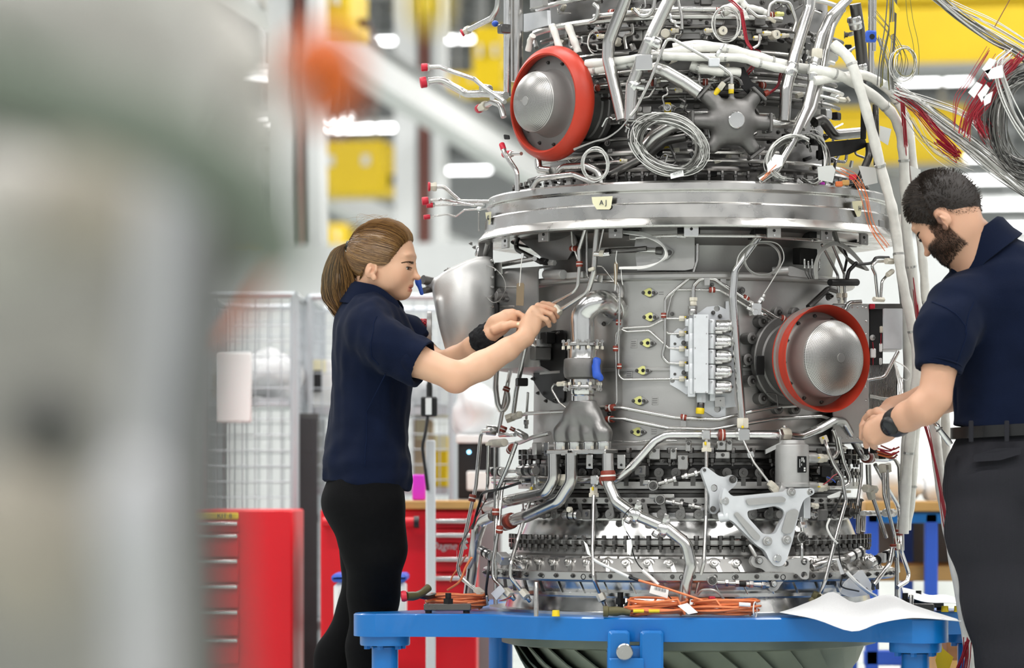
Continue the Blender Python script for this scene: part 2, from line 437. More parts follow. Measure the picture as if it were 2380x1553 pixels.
# ================================================================ surface nets for organic shapes
class SDF:                                 # smooth unions of simple solids on a grid
    def __init__(s, lo, hi, h):
        s.h = h; s.lo = np.array(lo, float); s.n = np.ceil((np.array(hi, float) - s.lo) / h).astype(int) + 1
        s.d = np.full(s.n, 9., np.float32)
    def win(s, lo, hi):
        a = np.maximum(np.floor((np.array(lo) - s.lo) / s.h).astype(int), 0)
        b = np.minimum(np.ceil((np.array(hi) - s.lo) / s.h).astype(int) + 1, s.n)
        if (b <= a).any(): return None
        g = [(s.lo[i] + s.h * np.arange(a[i], b[i])).astype(np.float32) for i in range(3)]
        return (slice(a[0], b[0]), slice(a[1], b[1]), slice(a[2], b[2])), g[0][:, None, None], g[1][None, :, None], g[2][None, None, :]
    def put(s, lo, hi, fn, k=.01, op='u', pad=.02):
        w_ = s.win(np.array(lo) - pad - k, np.array(hi) + pad + k)
        if w_ is None: return
        sl, X, Y, Z = w_; q = fn(X, Y, Z).astype(np.float32); d = s.d[sl]
        if op == 'u':
            e = np.maximum(k - np.abs(d - q), 0) / k if k > 0 else 0
            s.d[sl] = np.minimum(d, q) - e * e * k * .25
        elif op == 's':
            e = np.maximum(k - np.abs(-d - q), 0) / k if k > 0 else 0
            s.d[sl] = np.maximum(d, -q) + e * e * k * .25
    def ell(s, c, r, k=.01, R=None, op='u'):
        c = np.array(c, float); r = np.array(r, float) if not isinstance(r, (int, float)) else np.array([r] * 3)
        Rm = np.array(R.to_3x3() if R is not None else Matrix.Identity(3)); m = r.max()
        ext = np.sqrt(((Rm * r) ** 2).sum(1))
        def fn(X, Y, Z):
            x, y, z = X - c[0], Y - c[1], Z - c[2]
            a = [Rm[0, i] * x + Rm[1, i] * y + Rm[2, i] * z for i in range(3)]
            k0 = np.sqrt(sum((a[i] / r[i]) ** 2 for i in range(3))); k1 = np.sqrt(sum((a[i] / r[i] ** 2) ** 2 for i in range(3)))
            return k0 * (k0 - 1) / np.maximum(k1, 1e-5)
        s.put(c - ext, c + ext, fn, k, op)
    def cone(s, a, b, ra, rb, k=.01, op='u', flat=None, fr=1.):   # round cone; flat: a direction in which it is squashed by fr
        a = np.array(a, float); b = np.array(b, float); ab = b - a; L2 = max(ab @ ab, 1e-9); m = max(ra, rb)
        fd = None if flat is None else np.array(unit(V(flat)))
        def fn(X, Y, Z):
            x, y, z = X - a[0], Y - a[1], Z - a[2]
            t = np.clip((x * ab[0] + y * ab[1] + z * ab[2]) / L2, 0, 1)
            x = x - t * ab[0]; y = y - t * ab[1]; z = z - t * ab[2]
            if fd is not None:
                p = (x * fd[0] + y * fd[1] + z * fd[2]) * (1 / fr - 1); x = x + p * fd[0]; y = y + p * fd[1]; z = z + p * fd[2]
            return (np.sqrt(x * x + y * y + z * z) - (ra + (rb - ra) * t)) * (1 if fd is None else min(1, fr * 1.15))
        s.put(np.minimum(a, b) - m, np.maximum(a, b) + m, fn, k, op)
    def chain(s, pts, rs, k=.01, **kw):
        for i in range(len(pts) - 1): s.cone(pts[i], pts[i + 1], rs[i], rs[i + 1], k, **kw)
    def plane_cut(s, p, n, lo, hi):        # removes what lies beyond the plane
        p = np.array(p, float); n = np.array(unit(V(n)))
        s.put(lo, hi, lambda X, Y, Z: -((X - p[0]) * n[0] + (Y - p[1]) * n[1] + (Z - p[2]) * n[2]), 0, 's', 0)
    def mesh(s, smooth=1):
        d = s.d; ins = d < 0
        c = np.zeros(np.array(d.shape) - 1, np.int8)
        for i in (0, 1):
            for j in (0, 1):
                for k in (0, 1):
                    c += ins[i:d.shape[0] - 1 + i, j:d.shape[1] - 1 + j, k:d.shape[2] - 1 + k]
        cells = np.argwhere((c > 0) & (c < 8)); del c
        idx = np.full(np.array(d.shape) - 1, -1, np.int32); idx[tuple(cells.T)] = np.arange(len(cells))
        acc = np.zeros((len(cells), 3)); cnt = np.zeros(len(cells))
        cr = [(i, j, k) for i in (0, 1) for j in (0, 1) for k in (0, 1)]
        for p in cr:
            for ax in range(3):
                if p[ax]: continue
                q = list(p); q[ax] = 1
                A = d[tuple((cells + p).T)]; B = d[tuple((cells + q).T)]
                m = (A < 0) != (B < 0); t = np.where(m, A / np.where(m, A - B, 1), 0)
                pt = np.tile(np.array(p, float), (len(cells), 1)); pt[:, ax] += t
                acc[m] += pt[m]; cnt[m] += 1
        vs_ = s.lo + s.h * (cells + acc / np.maximum(cnt, 1)[:, None])
        quads = []
        for ax in range(3):
            o1, o2 = [(1, 2), (2, 0), (0, 1)][ax]
            sa = [slice(1, -1)] * 3; sb = [slice(1, -1)] * 3
            sa[ax] = slice(0, -1); sb[ax] = slice(1, None)
            A = ins[tuple(sa)]; B = ins[tuple(sb)]
            for flip in (0, 1):
                e = np.argwhere((A & ~B) if not flip else (~A & B))
                off = np.ones(3, int); off[ax] = 0; e = e + off
                f1 = np.zeros(3, int); f1[o1] = 1; f2 = np.zeros(3, int); f2[o2] = 1
                q = [idx[tuple((e - f1 - f2).T)], idx[tuple((e - f2).T)], idx[tuple(e.T)], idx[tuple((e - f1).T)]]
                q = np.stack(q if not flip else q[::-1], 1); quads.append(q[(q >= 0).all(1)])
        fs = np.concatenate(quads)
        for _ in range(smooth):
            ac = np.zeros_like(vs_); n = np.zeros(len(vs_))
            for i in range(4):
                for j in (1, 3):
                    np.add.at(ac, fs[:, i], vs_[fs[:, (i + j) % 4]]); np.add.at(n, fs[:, i], 1)
            vs_ = vs_ * .5 + ac / np.maximum(n, 1)[:, None] * .5
        return vs_, fs
def sdf_part(name, S, m, parent, colour=None, smooth=1, label=None):
    vs_, fs = S.mesh(smooth)
    og = np.array(root_org(parent))
    me = bpy.data.meshes.new(name); v2 = vs_ - og
    me.vertices.add(len(v2)); me.vertices.foreach_set('co', v2.ravel())
    me.loops.add(len(fs) * 4); me.loops.foreach_set('vertex_index', fs.ravel().astype(np.int32))
    me.polygons.add(len(fs)); me.polygons.foreach_set('loop_start', np.arange(len(fs), dtype=np.int32) * 4)
    me.update(calc_edges=True); me.validate()
    me.polygons.foreach_set('use_smooth', [True] * len(me.polygons))
    me.materials.append(M[m])
    if colour is not None:
        at = me.color_attributes.new('tint', 'FLOAT_COLOR', 'POINT')
        c = np.concatenate([colour(vs_), np.ones((len(vs_), 1))], 1); at.data.foreach_set('color', c.ravel().astype(np.float32))
    o = bpy.data.objects.new(name, me); o.parent = parent; COL.objects.link(o)
    if label: o['label'] = label
    return o
# ================================================================ the stand
ZT = .571                                   # top of the stand's plate
stand = thing('engine_stand', (AX, AY, 0), 'bright blue painted steel stand with round legs carrying the engine', 'stand')
LEGS = [(-.84, -.33), (.55, -.69), (.77, -.16), (-.53, .62)]
def plate_outline(n=240):
    out = []
    for i in range(n):
        a = 2 * PI * i / n; d = V((math.cos(a), math.sin(a))); r = .70
        for (lx, ly) in LEGS:
            L = math.hypot(lx, ly); la = math.atan2(ly, lx); da = (a - la + PI) % (2 * PI) - PI
            if abs(da) < 1.2:
                pr = .085
                q = L * math.cos(da)
                disc = pr * pr - (L * math.sin(da)) ** 2
                if disc > 0: r = max(r, q + math.sqrt(disc))
                r = max(r, .70 + (L - .66) * math.exp(-(da / .17) ** 2))
        out.append((AX + d.x * r, AY + d.y * r))
    return out
po = plate_outline()
TH = .062
mb = MB(); k = len(po)
ring = [[V((x, y, ZT - TH)) for x, y in po], [V((x, y, ZT - .004)) for x, y in po], [V((AX + (x - AX) * .994, AY + (y - AY) * .994, ZT)) for x, y in po], [V((AX + .45 * math.cos(2 * PI * i / k), AY + .45 * math.sin(2 * PI * i / k), ZT)) for i in range(k)], [V((AX + .45 * math.cos(2 * PI * i / k), AY + .45 * math.sin(2 * PI * i / k), ZT - TH)) for i in range(k)]]
fs = [(a * k + i, a * k + (i + 1) % k, ((a + 1) % 5) * k + (i + 1) % k, ((a + 1) % 5) * k + i) for a in range(5) for i in range(k)]
mb.add([p for r_ in ring for p in r_], fs)
part('plate', mb, 'blue_paint', stand)
for (lx, ly) in LEGS:
    c = V((AX + lx, AY + ly, 0))
    lg = part('leg', MB().lathe([(0, .02), (.036, .02), (.036, ZT - TH - .06), (.036, ZT - TH - .03)], c, 24), 'blue_paint', stand)
    part('collar', MB().lathe([(.034, ZT - TH - .026), (.066, ZT - TH - .026), (.068, ZT - TH - .022), (.068, ZT - TH), (.03, ZT - TH)], c, 32), 'blue_paint', lg)
    part('foot', MB().lathe([(0, 0), (.09, 0), (.09, .02), (.03, .02)], c, 24), 'blue_paint', lg)
    for i in range(6):
        a = PI / 3 * i + .3; q = c + V((.05 * math.cos(a), .05 * math.sin(a), ZT - TH - .036))
        part('bolt', MB().hexn(q, (0, 0, 1), .009, .012), 'blue_paint', lg)
# front bracket with its pin
def Rt(d):                                  # frame facing d (local -y towards d)
    y = -unit(V(d)); x = unit(y.cross(V((0, 0, 1)))); return Matrix((x, y, V((0, 0, 1)))).transposed()
c = P(1472, 1500, 8.13); c.z = 0
br = part('bracket', MB().rbox(V((c.x, c.y, ZT - TH - .12)), (.136, .05, .22), .006), 'blue_paint', stand)
for (a, b) in ((1412, 1462), (1486, 1540)):
    q = (P(a, 1480, 8.13) + P(b, 1480, 8.13)) / 2
    part('cheek', MB().rbox(V((q.x, q.y - .012, ZT - TH - .1)), ((b - a) / 894, .07, .26), .006), 'blue_paint', br)
part('cover_plate', MB().rbox(V((P(1455, 1500, 8.1).x, c.y - .055, ZT - TH - .14)), (.09, .012, .2), .003), 'blue_paint', br)
q = P(1452, 1516, 8.05)
part('pin', MB().lathe([(0, 0), (.019, 0), (.0215, .003), (.0215, .04)], q, 28, ax=(0, 1, 0)), 'steel_brushed', br)
# ================================================================ the engine
eng = thing('aircraft_engine', (AX, AY, .3), 'large upright aircraft engine core, bare metal, wrapped in pipes, on the blue stand', 'engine')
def zf(y, r): return CAM.z - (y - HY) / F * (DAX - r)
def coax(name, prof, m, n=128, ang=30, label=None):   # prof of (radius, photo row of the front line)
    return part(name, MB().lathe([(r, zf(y, r)) for r, y in prof], (AX, AY, 0), n), m, eng, ang, label=label)
coax('main_casing', [(.3, 1046), (.447, 1046), (.447, 1036), (.437, 1030), (.434, 870), (.434, 862), (.440, 861), (.440, 855), (.434, 854), (.436, 700), (.440, 652), (.448, 648)], 'titanium')
coax('casing_ledge', [(.44, 650), (.462, 648), (.466, 644), (.466, 637), (.462, 632), (.40, 630)], 'titanium')
coax('upper_cone', [(.40, 640), (.405, 610), (.415, 570), (.45, 535), (.52, 515), (.54, 505)], 'titanium_dark')
ringp = [(.5, 528), (.585, 528), (.592, 526), (.594, 522), (.578, 506), (.574, 504), (.572, 474), (.569, 471), (.56, 469), (.559, 446), (.561, 443), (.567, 441), (.569, 438), (.568, 424), (.563, 420), (.55, 419), (.50, 424)]
coax('support_ring', ringp, 'steel_brushed', 192)
coax('core_casing', [(.5, 430), (.43, 420), (.40, 405), (.385, 330), (.375, 240), (.40, 232), (.40, 215), (.375, 208), (.385, 110), (.42, 90), (.42, 70), (.39, 60), (.39, -60), (.43, -80), (.43, -110), (.3, -112)], 'titanium_dark')
coax('hidden_core', [(.42, 1046), (.42, 1074), (.445, 1075), (.445, 1081), (.425, 1082), (.425, 1108), (.45, 1109), (.45, 1114), (.425, 1116), (.425, 1138), (.455, 1140), (.455, 1146), (.43, 1148), (.43, 1174), (.46, 1176), (.46, 1181), (.43, 1183), (.43, 1190)], 'steel_dark')
coax('upper_flange', [(.42, 1050), (.468, 1050), (.472, 1053), (.472, 1064), (.468, 1067), (.42, 1067)], 'steel_dark')
coax('unison_ring', [(.455, 1120), (.478, 1120), (.478, 1136), (.455, 1136)], 'titanium')
coax('unison_ring', [(.46, 1157), (.482, 1157), (.482, 1171), (.46, 1171)], 'titanium')
coax('unison_ring', [(.44, 1082), (.455, 1082), (.455, 1090), (.44, 1090)], 'black_steel')
coax('spindle_casing', [(.41, 1190), (.455, 1192), (.458, 1206), (.45, 1210), (.452, 1214), (.47, 1252)], 'steel_bright')
coax('bolted_flange', [(.45, 1254), (.500, 1254), (.503, 1257), (.503, 1266), (.500, 1269), (.45, 1269)], 'steel_brushed')
coax('vane_casing', [(.46, 1269), (.48, 1272), (.485, 1290), (.515, 1300), (.535, 1325), (.54, 1332)], 'titanium')
coax('slotted_rail', [(.5, 1330), (.572, 1330), (.577, 1333), (.577, 1350), (.572, 1354), (.51, 1356)], 'steel_brushed', 160)
coax('lower_casing', [(.50, 1352), (.495, 1375), (.515, 1380), (.515, 1388), (.505, 1392), (.515, 1424), (.56, 1426), (.56, 1436), (.3, 1437)], 'steel_bright')
# fan below the plate
fan = part('fan_case', MB().lathe([(.40, .50), (.525, .50), (.525, .478), (.505, .473), (.40, .475)], (AX, AY, 0), 96), 'blade', eng)
for i in range(30):
    a = 2 * PI * i / 30; rows = []
    for j in range(9):
        t = j / 8; rad = .495 - .27 * t ** 1.25; z = .474 - .38 * t
        rows.append([V((AX + (rad - .055 * s * (1 - .4 * t)) * math.cos(a + 1.5 * t ** 1.2 - .42 * s), AY + (rad - .055 * s * (1 - .4 * t)) * math.sin(a + 1.5 * t ** 1.2 - .42 * s), z)) for s in (0, .2, .4, .6, .8, 1)])
    part('fan_blade', MB().sheet(rows, .004), 'blade', fan, 60)
part('hub', MB().lathe([(0, .08), (.12, .1), (.17, .2), (.18, .48)], (AX, AY, 0), 40), 'black_steel', fan)
# ---- zoom frames: origin and scale in the photograph
ZM = {'p': (0, 0, 1.), 'e': (960, 0, 3.377), 'm': (1380, 0, 3.377), 'w': (1860, 0, 3.377), 'h': (980, 400, 3.883), 'a': (1400, 400, 3.216), 'b': (1100, 680, 3.698),
      'c': (1400, 640, 3.698), 'd': (1700, 640, 3.698), 'l': (1020, 980, 3.376), 'f': (1380, 1000, 3.53), 'g': (1700, 980, 3.105)}
def zp(z, x, y): a = ZM[z]; return a[0] + x / a[2], a[1] + y / a[2]
def ep(z, x, y, r): return E(*zp(z, x, y), r)
def wm(z, w_, p): return w_ / ZM[z][2] * (p.y - CAM.y) / F      # a width in zoom pixels to metres at p
def pts3(z, pts, r): return [ep(z, q[0], q[1], q[2] if len(q) > 2 else r) for q in pts]
def pipe(z, pts, w_, r=.46, m='steel', bend=2.2, name='pipe', parent=None, n=12, seg=6):
    ps = pts3(z, pts, r); R = wm(z, w_, ps[len(ps) // 2]) / 2
    return part(name, MB().tube(fillet(ps, bend * 2 * R, seg), R, n), m, parent or eng)
def curve(z, pts, w_, r=.46, m='steel', name='wire', parent=None, n=6, k=6):
    ps = pts3(z, pts, r); R = wm(z, w_, ps[len(ps) // 2]) / 2
    return part(name, MB().tube(smooth_path(ps, k), R, n), m, parent or eng)
def seg(name, z, a, b, w_, r, m, n=14, parent=None, w2=None, label=None):   # a straight round or hexagonal piece between two pixels
    p, q = ep(z, a[0], a[1], a[2] if len(a) > 2 else r), ep(z, b[0], b[1], b[2] if len(b) > 2 else r)
    R = wm(z, w_, p) / 2; R2 = R if w2 is None else wm(z, w2, q) / 2
    d = unit(q - p); L = (q - p).length; ch = min(.12 * L, .2 * R)
    return part(name, MB().tube([p, p + d * ch, q - d * ch, q], [R * .9, R, R2, R2 * .9], n), m, parent or eng, label=label)
def radial(p): return unit(V((p.x - AX, p.y - AY, 0)))
def proto(name, mb, m, ang=35): return tomesh(name, mb, m, V((0, 0, 0)), ang)
BOLT = proto('bolt', MB().lathe([(0, 0), (1.25, 0), (1.25, .35), (.8, .35)], n=12).tube([V((0, 0, .35)), V((0, 0, 1.25)), V((0, 0, 1.35))], [.85, .85, .7], 6).lathe([(.42, 1.3), (.42, 1.9), (0, 1.95)], n=8), 'steel_dark')
BOLTB = proto('bolt', MB().lathe([(0, 0), (1.25, 0), (1.25, .3), (.8, .3)], n=12).tube([V((0, 0, .3)), V((0, 0, 1.1)), V((0, 0, 1.2))], [.85, .85, .7], 6), 'steel_bright')
RIVET = proto('rivet', MB().lathe([(1, 0), (.9, .35), (.5, .6), (0, .7)], n=10), 'steel_bright')
def bolt(p, d, size, me=None, parent=None): return inst('bolt', me or BOLT, parent or eng, Matrix.Translation(p) @ axes(d) @ Matrix.Scale(size, 4))
def zbolt(z, x, y, r, size, parent=None, me=None):
    p = ep(z, x, y, r); return bolt(p, radial(p), wm(z, size, p) / 2, me, parent)
def tag_plate(z, pts, r, th, m, name='bracket', parent=None, label=None):   # flat plate seen face on, cut by its outline
    ps = pts3(z, pts, r); c = sum(ps, V()) / len(ps); n = radial(c)
    # flatten on the plane through c
    ps = [p - n * (p - c).dot(n) for p in ps]
    if (ps[1] - ps[0]).cross(ps[2] - ps[1]).dot(n) > 0: ps.reverse()
    return part(name, MB().prism(ps, -n * th), m, parent or eng, label=label)
def around(name, me, r, z, n, a0, a1, size, parent=None, tilt=0., skip=None, flip=False):
    for i in range(n):
        if skip and i in skip: continue
        a = math.radians(a0 + (a1 - a0) * i / (n - 1)); e = V((math.cos(a), math.sin(a), 0))
        up = V((0, 0, -1 if flip else 1))
        inst(name, me, parent or eng, Matrix.Translation(V((AX, AY, z)) + e * r) @ axes(unit(up + e * tilt), e) @ Matrix.Scale(size, 4))
# ================================================================ engine: fittings and pipes on the casing
from mathutils.geometry import tessellate_polygon
def plate_h(z, outer, holes, r, th, m, name, parent=None, n=None, bev=.002, label=None, lift=0.):   # flat plate with holes
    po_ = pts3(z, outer, r); c = sum(po_, V()) / len(po_); n = V(n) if n else radial(c); c = c + n * lift
    flat = lambda ps: [p - n * (p - c).dot(n) for p in ps]
    loops = [flat(po_)] + [flat(pts3(z, h, r)) for h in holes]
    tris = tessellate_polygon(loops); allp = [p for l in loops for p in l]; k = len(allp)
    mb = MB()
    fs = [tuple(t) for t in tris]
    nf = []
    for t in fs:
        q = (allp[t[1]] - allp[t[0]]).cross(allp[t[2]] - allp[t[0]])
        nf.append(t if q.dot(n) > 0 else tuple(reversed(t)))
    sides = []; o = 0
    for l in loops:
        for i in range(len(l)): sides.append((o + i, o + (i + 1) % len(l), k + o + (i + 1) % len(l), k + o + i))
        o += len(l)
    mb.add(allp + [p - n * th for p in allp], nf + [tuple(i + k for i in reversed(t)) for t in nf] + sides)
    ob = part(name, mb, m, parent or eng, label=label)
    bm = bmesh.new(); bm.from_mesh(ob.data); bmesh.ops.recalc_face_normals(bm, faces=bm.faces); bm.to_mesh(ob.data); bm.free()
    ob.data.polygons.foreach_set('use_smooth', [True] * len(ob.data.polygons)); ob.data.set_sharp_from_angle(angle=.6)
    return ob
def rnd(pts, rad=30, seg=4):               # round the corners of a closed outline (2-D)
    n = len(pts); out = []
    for i in range(n):
        a, p, c = (V((q[0], q[1], 0)) for q in (pts[i - 1], pts[i], pts[(i + 1) % n]))
        u, w_ = a - p, c - p; t = min(rad, .45 * u.length, .45 * w_.length)
        s, e = p + unit(u) * t, p + unit(w_) * t
        for k in range(seg + 1):
            f = k / seg; q = s * (1 - f) ** 2 + p * 2 * f * (1 - f) + e * f * f; out.append((q.x, q.y))
    return out
def circ(x, y, r, n=14): return [(x + r * math.cos(2 * PI * i / n), y + r * math.sin(2 * PI * i / n)) for i in range(n)]
def nut(z, a, b, w_, r, m='cream', parent=None): return seg('nut', z, a, b, w_, r, m, 6, parent)
def band(z, a, b, w_, r, parent=None, m='clamp_rust'):   # rubber-lined clamp with its printed stripe
    o = seg('clamp', z, a, b, w_, r, m, 16, parent)
    f = lambda t: tuple((p + (q - p) * t) for p, q in zip(a, b))
    if parent is None or parent is eng: seg('clamp_print', z, f(.4), f(.6), w_ * 1.03, r, 'wire_white', 16, o)
    return o
def blk(z, x0, y0, x1, y1, r, dep, m, name='block', parent=None, b=.002, lift=0., label=None):   # block seen face on
    c = ep(z, (x0 + x1) / 2, (y0 + y1) / 2, r); n = radial(c); s = wm(z, 1, c)
    return part(name, MB().rbox(c + n * (lift - dep / 2), ((x1 - x0) * s, dep, (y1 - y0) * s), b, Rt(n)), m, parent or eng, label=label)
def disc(z, x, y, w_, r, dep, m, name='boss', parent=None, n=20, label=None):   # radial round boss
    c = ep(z, x, y, r); d = radial(c); R = wm(z, w_, c) / 2
    return part(name, MB().lathe([(R, -dep), (R, -.1 * R), (R * .9, 0), (0, 0)], c, n, d), m, parent or eng, label=label)
def write(z, x, y, r, txt, hpx, m='ink', parent=None, lift=.001, name='lettering', rot=0., shear=0.):
    c = ep(z, x, y, r); n = radial(c); me = text_mesh(txt, wm(z, hpx, c) * 1.35, m, shear=shear)
    yv = V((0, 0, 1)); xv = unit(yv.cross(n))
    Mx = Matrix.Translation(c + n * lift) @ Matrix((xv, yv, n)).transposed().to_4x4() @ Matrix.Rotation(rot, 4, 'Z')
    return inst(name, me, parent or eng, Mx)
# ---- sensor pads with their gaskets
for k, (x, y) in enumerate(((402, 148), (410, 358), (387, 582), (347, 818), (317, 1078), (305, 1345))):
    dia = rnd([(x - 78, y), (x, y - 46), (x + 78, y), (x, y + 46)], 26)
    pad = plate_h('c', [(a + 8, b + 6) for a, b in dia], [], .440, .012, 'cast_grey', 'sensor_pad')
    plate_h('c', rnd([(x - 72, y), (x - 4, y - 40), (x + 22, y - 36), (x + 22, y + 34), (x - 4, y + 38)], 14), [], .441, .002, 'gasket', 'gasket', pad, lift=.0012)
    plate_h('c', rnd([(x + 22, y - 34), (x + 70, y), (x + 22, y + 34)], 10), [], .441, .002, 'steel_brushed', 'cover', pad, lift=.0011)
    disc('c', x + 2, y, 32, .443, .004, 'black_steel', 'port', pad)
    zbolt('c', x - 50, y + 2, .442, 26, pad); zbolt('c', x + 40, y + 2, .442, 26, pad)
for (x, y) in ((505, 145), (268, 588), (230, 845), (452, 1078), (443, 1345)):
    o = blk('c', x - 28, y - 36, x + 28, y + 36, .437, .003, 'titanium', 'number_plate', b=.0008)
    for j in (-18, 0, 18): blk('c', x - 22, y + j - 4, x + 22, y + j + 4, .438, .002, 'titanium_dark', 'raised_mark', o, b=.0005)
# ---- thin sense lines of the valve block
P_ = lambda pts, w_=20, r=.452, m='steel', **k: pipe('c', pts, w_, r, m, **k)
P_([(-10, 55), (115, 58), (150, 110), (142, 400), (138, 860), (175, 897), (670, 890)])
P_([(670, 372), (545, 372), (410, 440), (165, 455), (117, 500), (113, 620), (118, 800), (124, 1095), (85, 1142)])
P_([(670, 630), (570, 628), (400, 475), (210, 486), (152, 462)])
P_([(665, 502), (560, 502), (528, 460), (590, 190), (630, 125), (920, 125), (1010, 130), (1270, 285), (1400, 345), (1570, 450)])
P_([(665, 760), (560, 755), (512, 695), (540, 580), (540, 200), (775, 0), (815, -130), (818, -270)], 27, .455)
P_([(780, 200), (785, 90), (840, 30), (960, 30), (1230, 205), (1500, 370), (1575, 382)], 36, .458)
pipe('p', [(1762, 552), (1708, 628), (1703, 690), (1726, 985)], 19, .497, 'steel_bright', bend=1.6)
P_([(50, 1137), (170, 1140), (620, 1225), (1000, 1240), (1280, 1170), (1500, 1130), (1760, 1118)], 34, .462)
P_([(70, 1235), (180, 1235), (560, 1315), (950, 1325), (1180, 1285), (1500, 1230), (1880, 1212), (1960, 1240), (2060, 1340)], 34, .462)
P_([(-260, 1215), (-60, 1135), (60, 1137)], 30, .458)
P_([(100, 1425), (280, 1435), (430, 1415), (640, 1422)], 14, .45)
for (x, y, dx, dy, w_) in ((943, 125, 26, 0, 50), (113, 630, 0, 24, 46), (146, 782, 0, 24, 40), (138, 405, 0, 24, 44), (527, 345, 0, 22, 46), (70, 1140, 40, -6, 60), (66, 1238, 34, 0, 56), (697, 1222, 26, 4, 54), (1235, 195, 22, 14, 44), (1550, 372, 18, 6, 60)):
    band('c', (x - dx, y - dy), (x + dx, y + dy), w_, .458)
for (x, y) in ((600, 333), (942, 82), (625, 590), (625, 850), (952, 322), (1010, 352), (1010, 1078), (948, 1055), (60, 1190), (1193, 132)):
    zbolt('c', x, y, .447, 30)
tag_plate('c', rnd([(1015, 10), (1060, 5), (1068, 80), (1015, 60)], 14), .46, .002, 'steel_brushed')
tag_plate('c', [(875, 20), (925, 20), (922, 85), (878, 85)], .466, .002, 'steel_brushed')
tag_plate('c', [(672, 1245), (718, 1250), (720, 1330), (672, 1330)], .455, .002, 'steel_brushed')
# T piece on the sense line, with its looped cable
o = blk('c', 1285, 235, 1375, 345, .485, .025, 'steel_bright', 'valve_body')
disc('c', 1318, 318, 56, .497, .02, 'steel_bright', 'plug', o)
seg('fitting', 'c', (1240, 275), (1290, 302), 36, .475, 'steel_bright', parent=o); seg('fitting', 'c', (1360, 325), (1410, 350), 36, .475, 'steel_bright', parent=o)
nut('c', (1345, 245), (1378, 195), 44, .48, 'steel_bright', o); nut('c', (1378, 195), (1392, 165), 30, .48, 'steel_brushed', o)
curve('p', [(1776, 682, .48), (1790, 660, .49), (1815, 618, .50), (1822, 600, .50), (1818, 580, .505), (1805, 566, .505), (1780, 561, .505), (1750, 565, .505), (1728, 580, .505), (1714, 602, .505), (1712, 640, .505)], 2.6, .5, 'wire_white', 'cable')
for k in range(4):
    curve('p', [(1730 + 42 + (43 - k) * math.cos(a), 602 + (40 - k * 1.2) * math.sin(a), .503 + k * .002) for a in [i * PI / 8 for i in range(17)]], 2.4, .5, 'wire_grey', 'cable_loop')
# ---- valve block
mount = plate_h('c', [(580, 520), (650, 455), (690, 470), (735, 430), (740, 340), (830, 320), (900, 270), (1000, 260), (1060, 290), (1060, 225), (1085, 222), (1095, 380), (1135, 390), (1135, 1080), (1150, 1130), (1060, 1140), (1060, 1225), (970, 1225), (870, 1165), (800, 1010), (720, 1025), (660, 985), (580, 940)], [circ(985, 285, 26), circ(990, 1150, 30), circ(600, 905, 22), circ(655, 520, 20)], .447, .006, 'silver_paint', 'mounting_plate')
tag_plate('c', [(965, 1050), (1050, 1045), (1055, 1130), (970, 1130)], .455, .004, 'steel_brushed', 'mount_foot', mount)
vb = blk('c', 792, 350, 905, 1005, .505, .058, 'silver_paint', 'valve_block', b=.003)
blk('c', 786, 336, 912, 1012, .507, .004, 'silver_paint', 'cover_plate', vb, b=.001)
for (x, y) in ((797, 358), (897, 358), (797, 625), (895, 500), (893, 760), (797, 888), (797, 1005), (890, 1005)): zbolt('c', x, y, .508, 9, vb, BOLTB)
blk('c', 735, 900, 800, 1045, .495, .05, 'silver_paint', 'block_foot', vb)
blk('c', 925, 1000, 972, 1080, .475, .03, 'silver_paint', 'block_foot', vb)
for i in range(5):
    y = 440 + i * 130
    seg('cartridge', 'c', (740, y - 62), (740, y - 2), 62, .478, 'silver_paint', 18, vb); seg('cartridge', 'c', (765, y - 70), (765, y + 62), 56, .49, 'silver_paint', 18, vb)
    seg('cartridge', 'c', (940, y - 60), (940, y + 62), 72, .485, 'silver_paint', 18, vb)
    zbolt('c', 938, y - 45, .497, 14, vb, BOLTB)
    so = seg('solenoid', 'c', (972, y), (1102, y), 118, .478, 'steel_bright', 24, vb)
    seg('terminal', 'c', (972, y + 16), (1085, y + 16), 30, .505, 'steel_bright', 12, so)
    seg('terminal', 'c', (972, y + 50), (1030, y + 50), 28, .50, 'steel_brushed', 10, so)
    zbolt('c', 1112, y, .48, 22, so)
for y in (372, 500, 632, 762, 890):
    f = nut('c', (660, y), (705, y), 52, .456)
    seg('fitting', 'c', (705, y), (730, y), 34, .456, 'cream', 12, f); seg('mark', 'c', (708, y - 14, .462), (722, y - 14, .462), 12, .46, 'mark_yellow', 8, f)
    nut('c', (722, y), (745, y), 50, .458, 'steel_dark', f)
for (x, y) in ((700, 582), (702, 838)):
    disc('c', x, y, 56, .452, .01, 'silver_paint', 'spacer'); zbolt('c', x, y, .452, 36)
nut('c', (782, 190), (782, 222), 76, .47, 'cream'); nut('c', (782, 222), (782, 262), 62, .47, 'cream')
f = seg('connector', 'c', (777, 262), (777, 290), 84, .47, 'steel_brushed', 16); seg('barrel', 'c', (777, 290), (777, 345), 78, .47, 'steel_brushed', 18, f)
f = seg('connector', 'c', (850, 1010), (850, 1095), 76, .475, 'silver_paint', 4); seg('barrel', 'c', (848, 1095), (845, 1152), 62, .475, 'steel_dark', 18, f)
seg('cap', 'c', (842, 1140), (838, 1192), 74, .475, 'mark_yellow', 20, f, label='yellow protective cap')
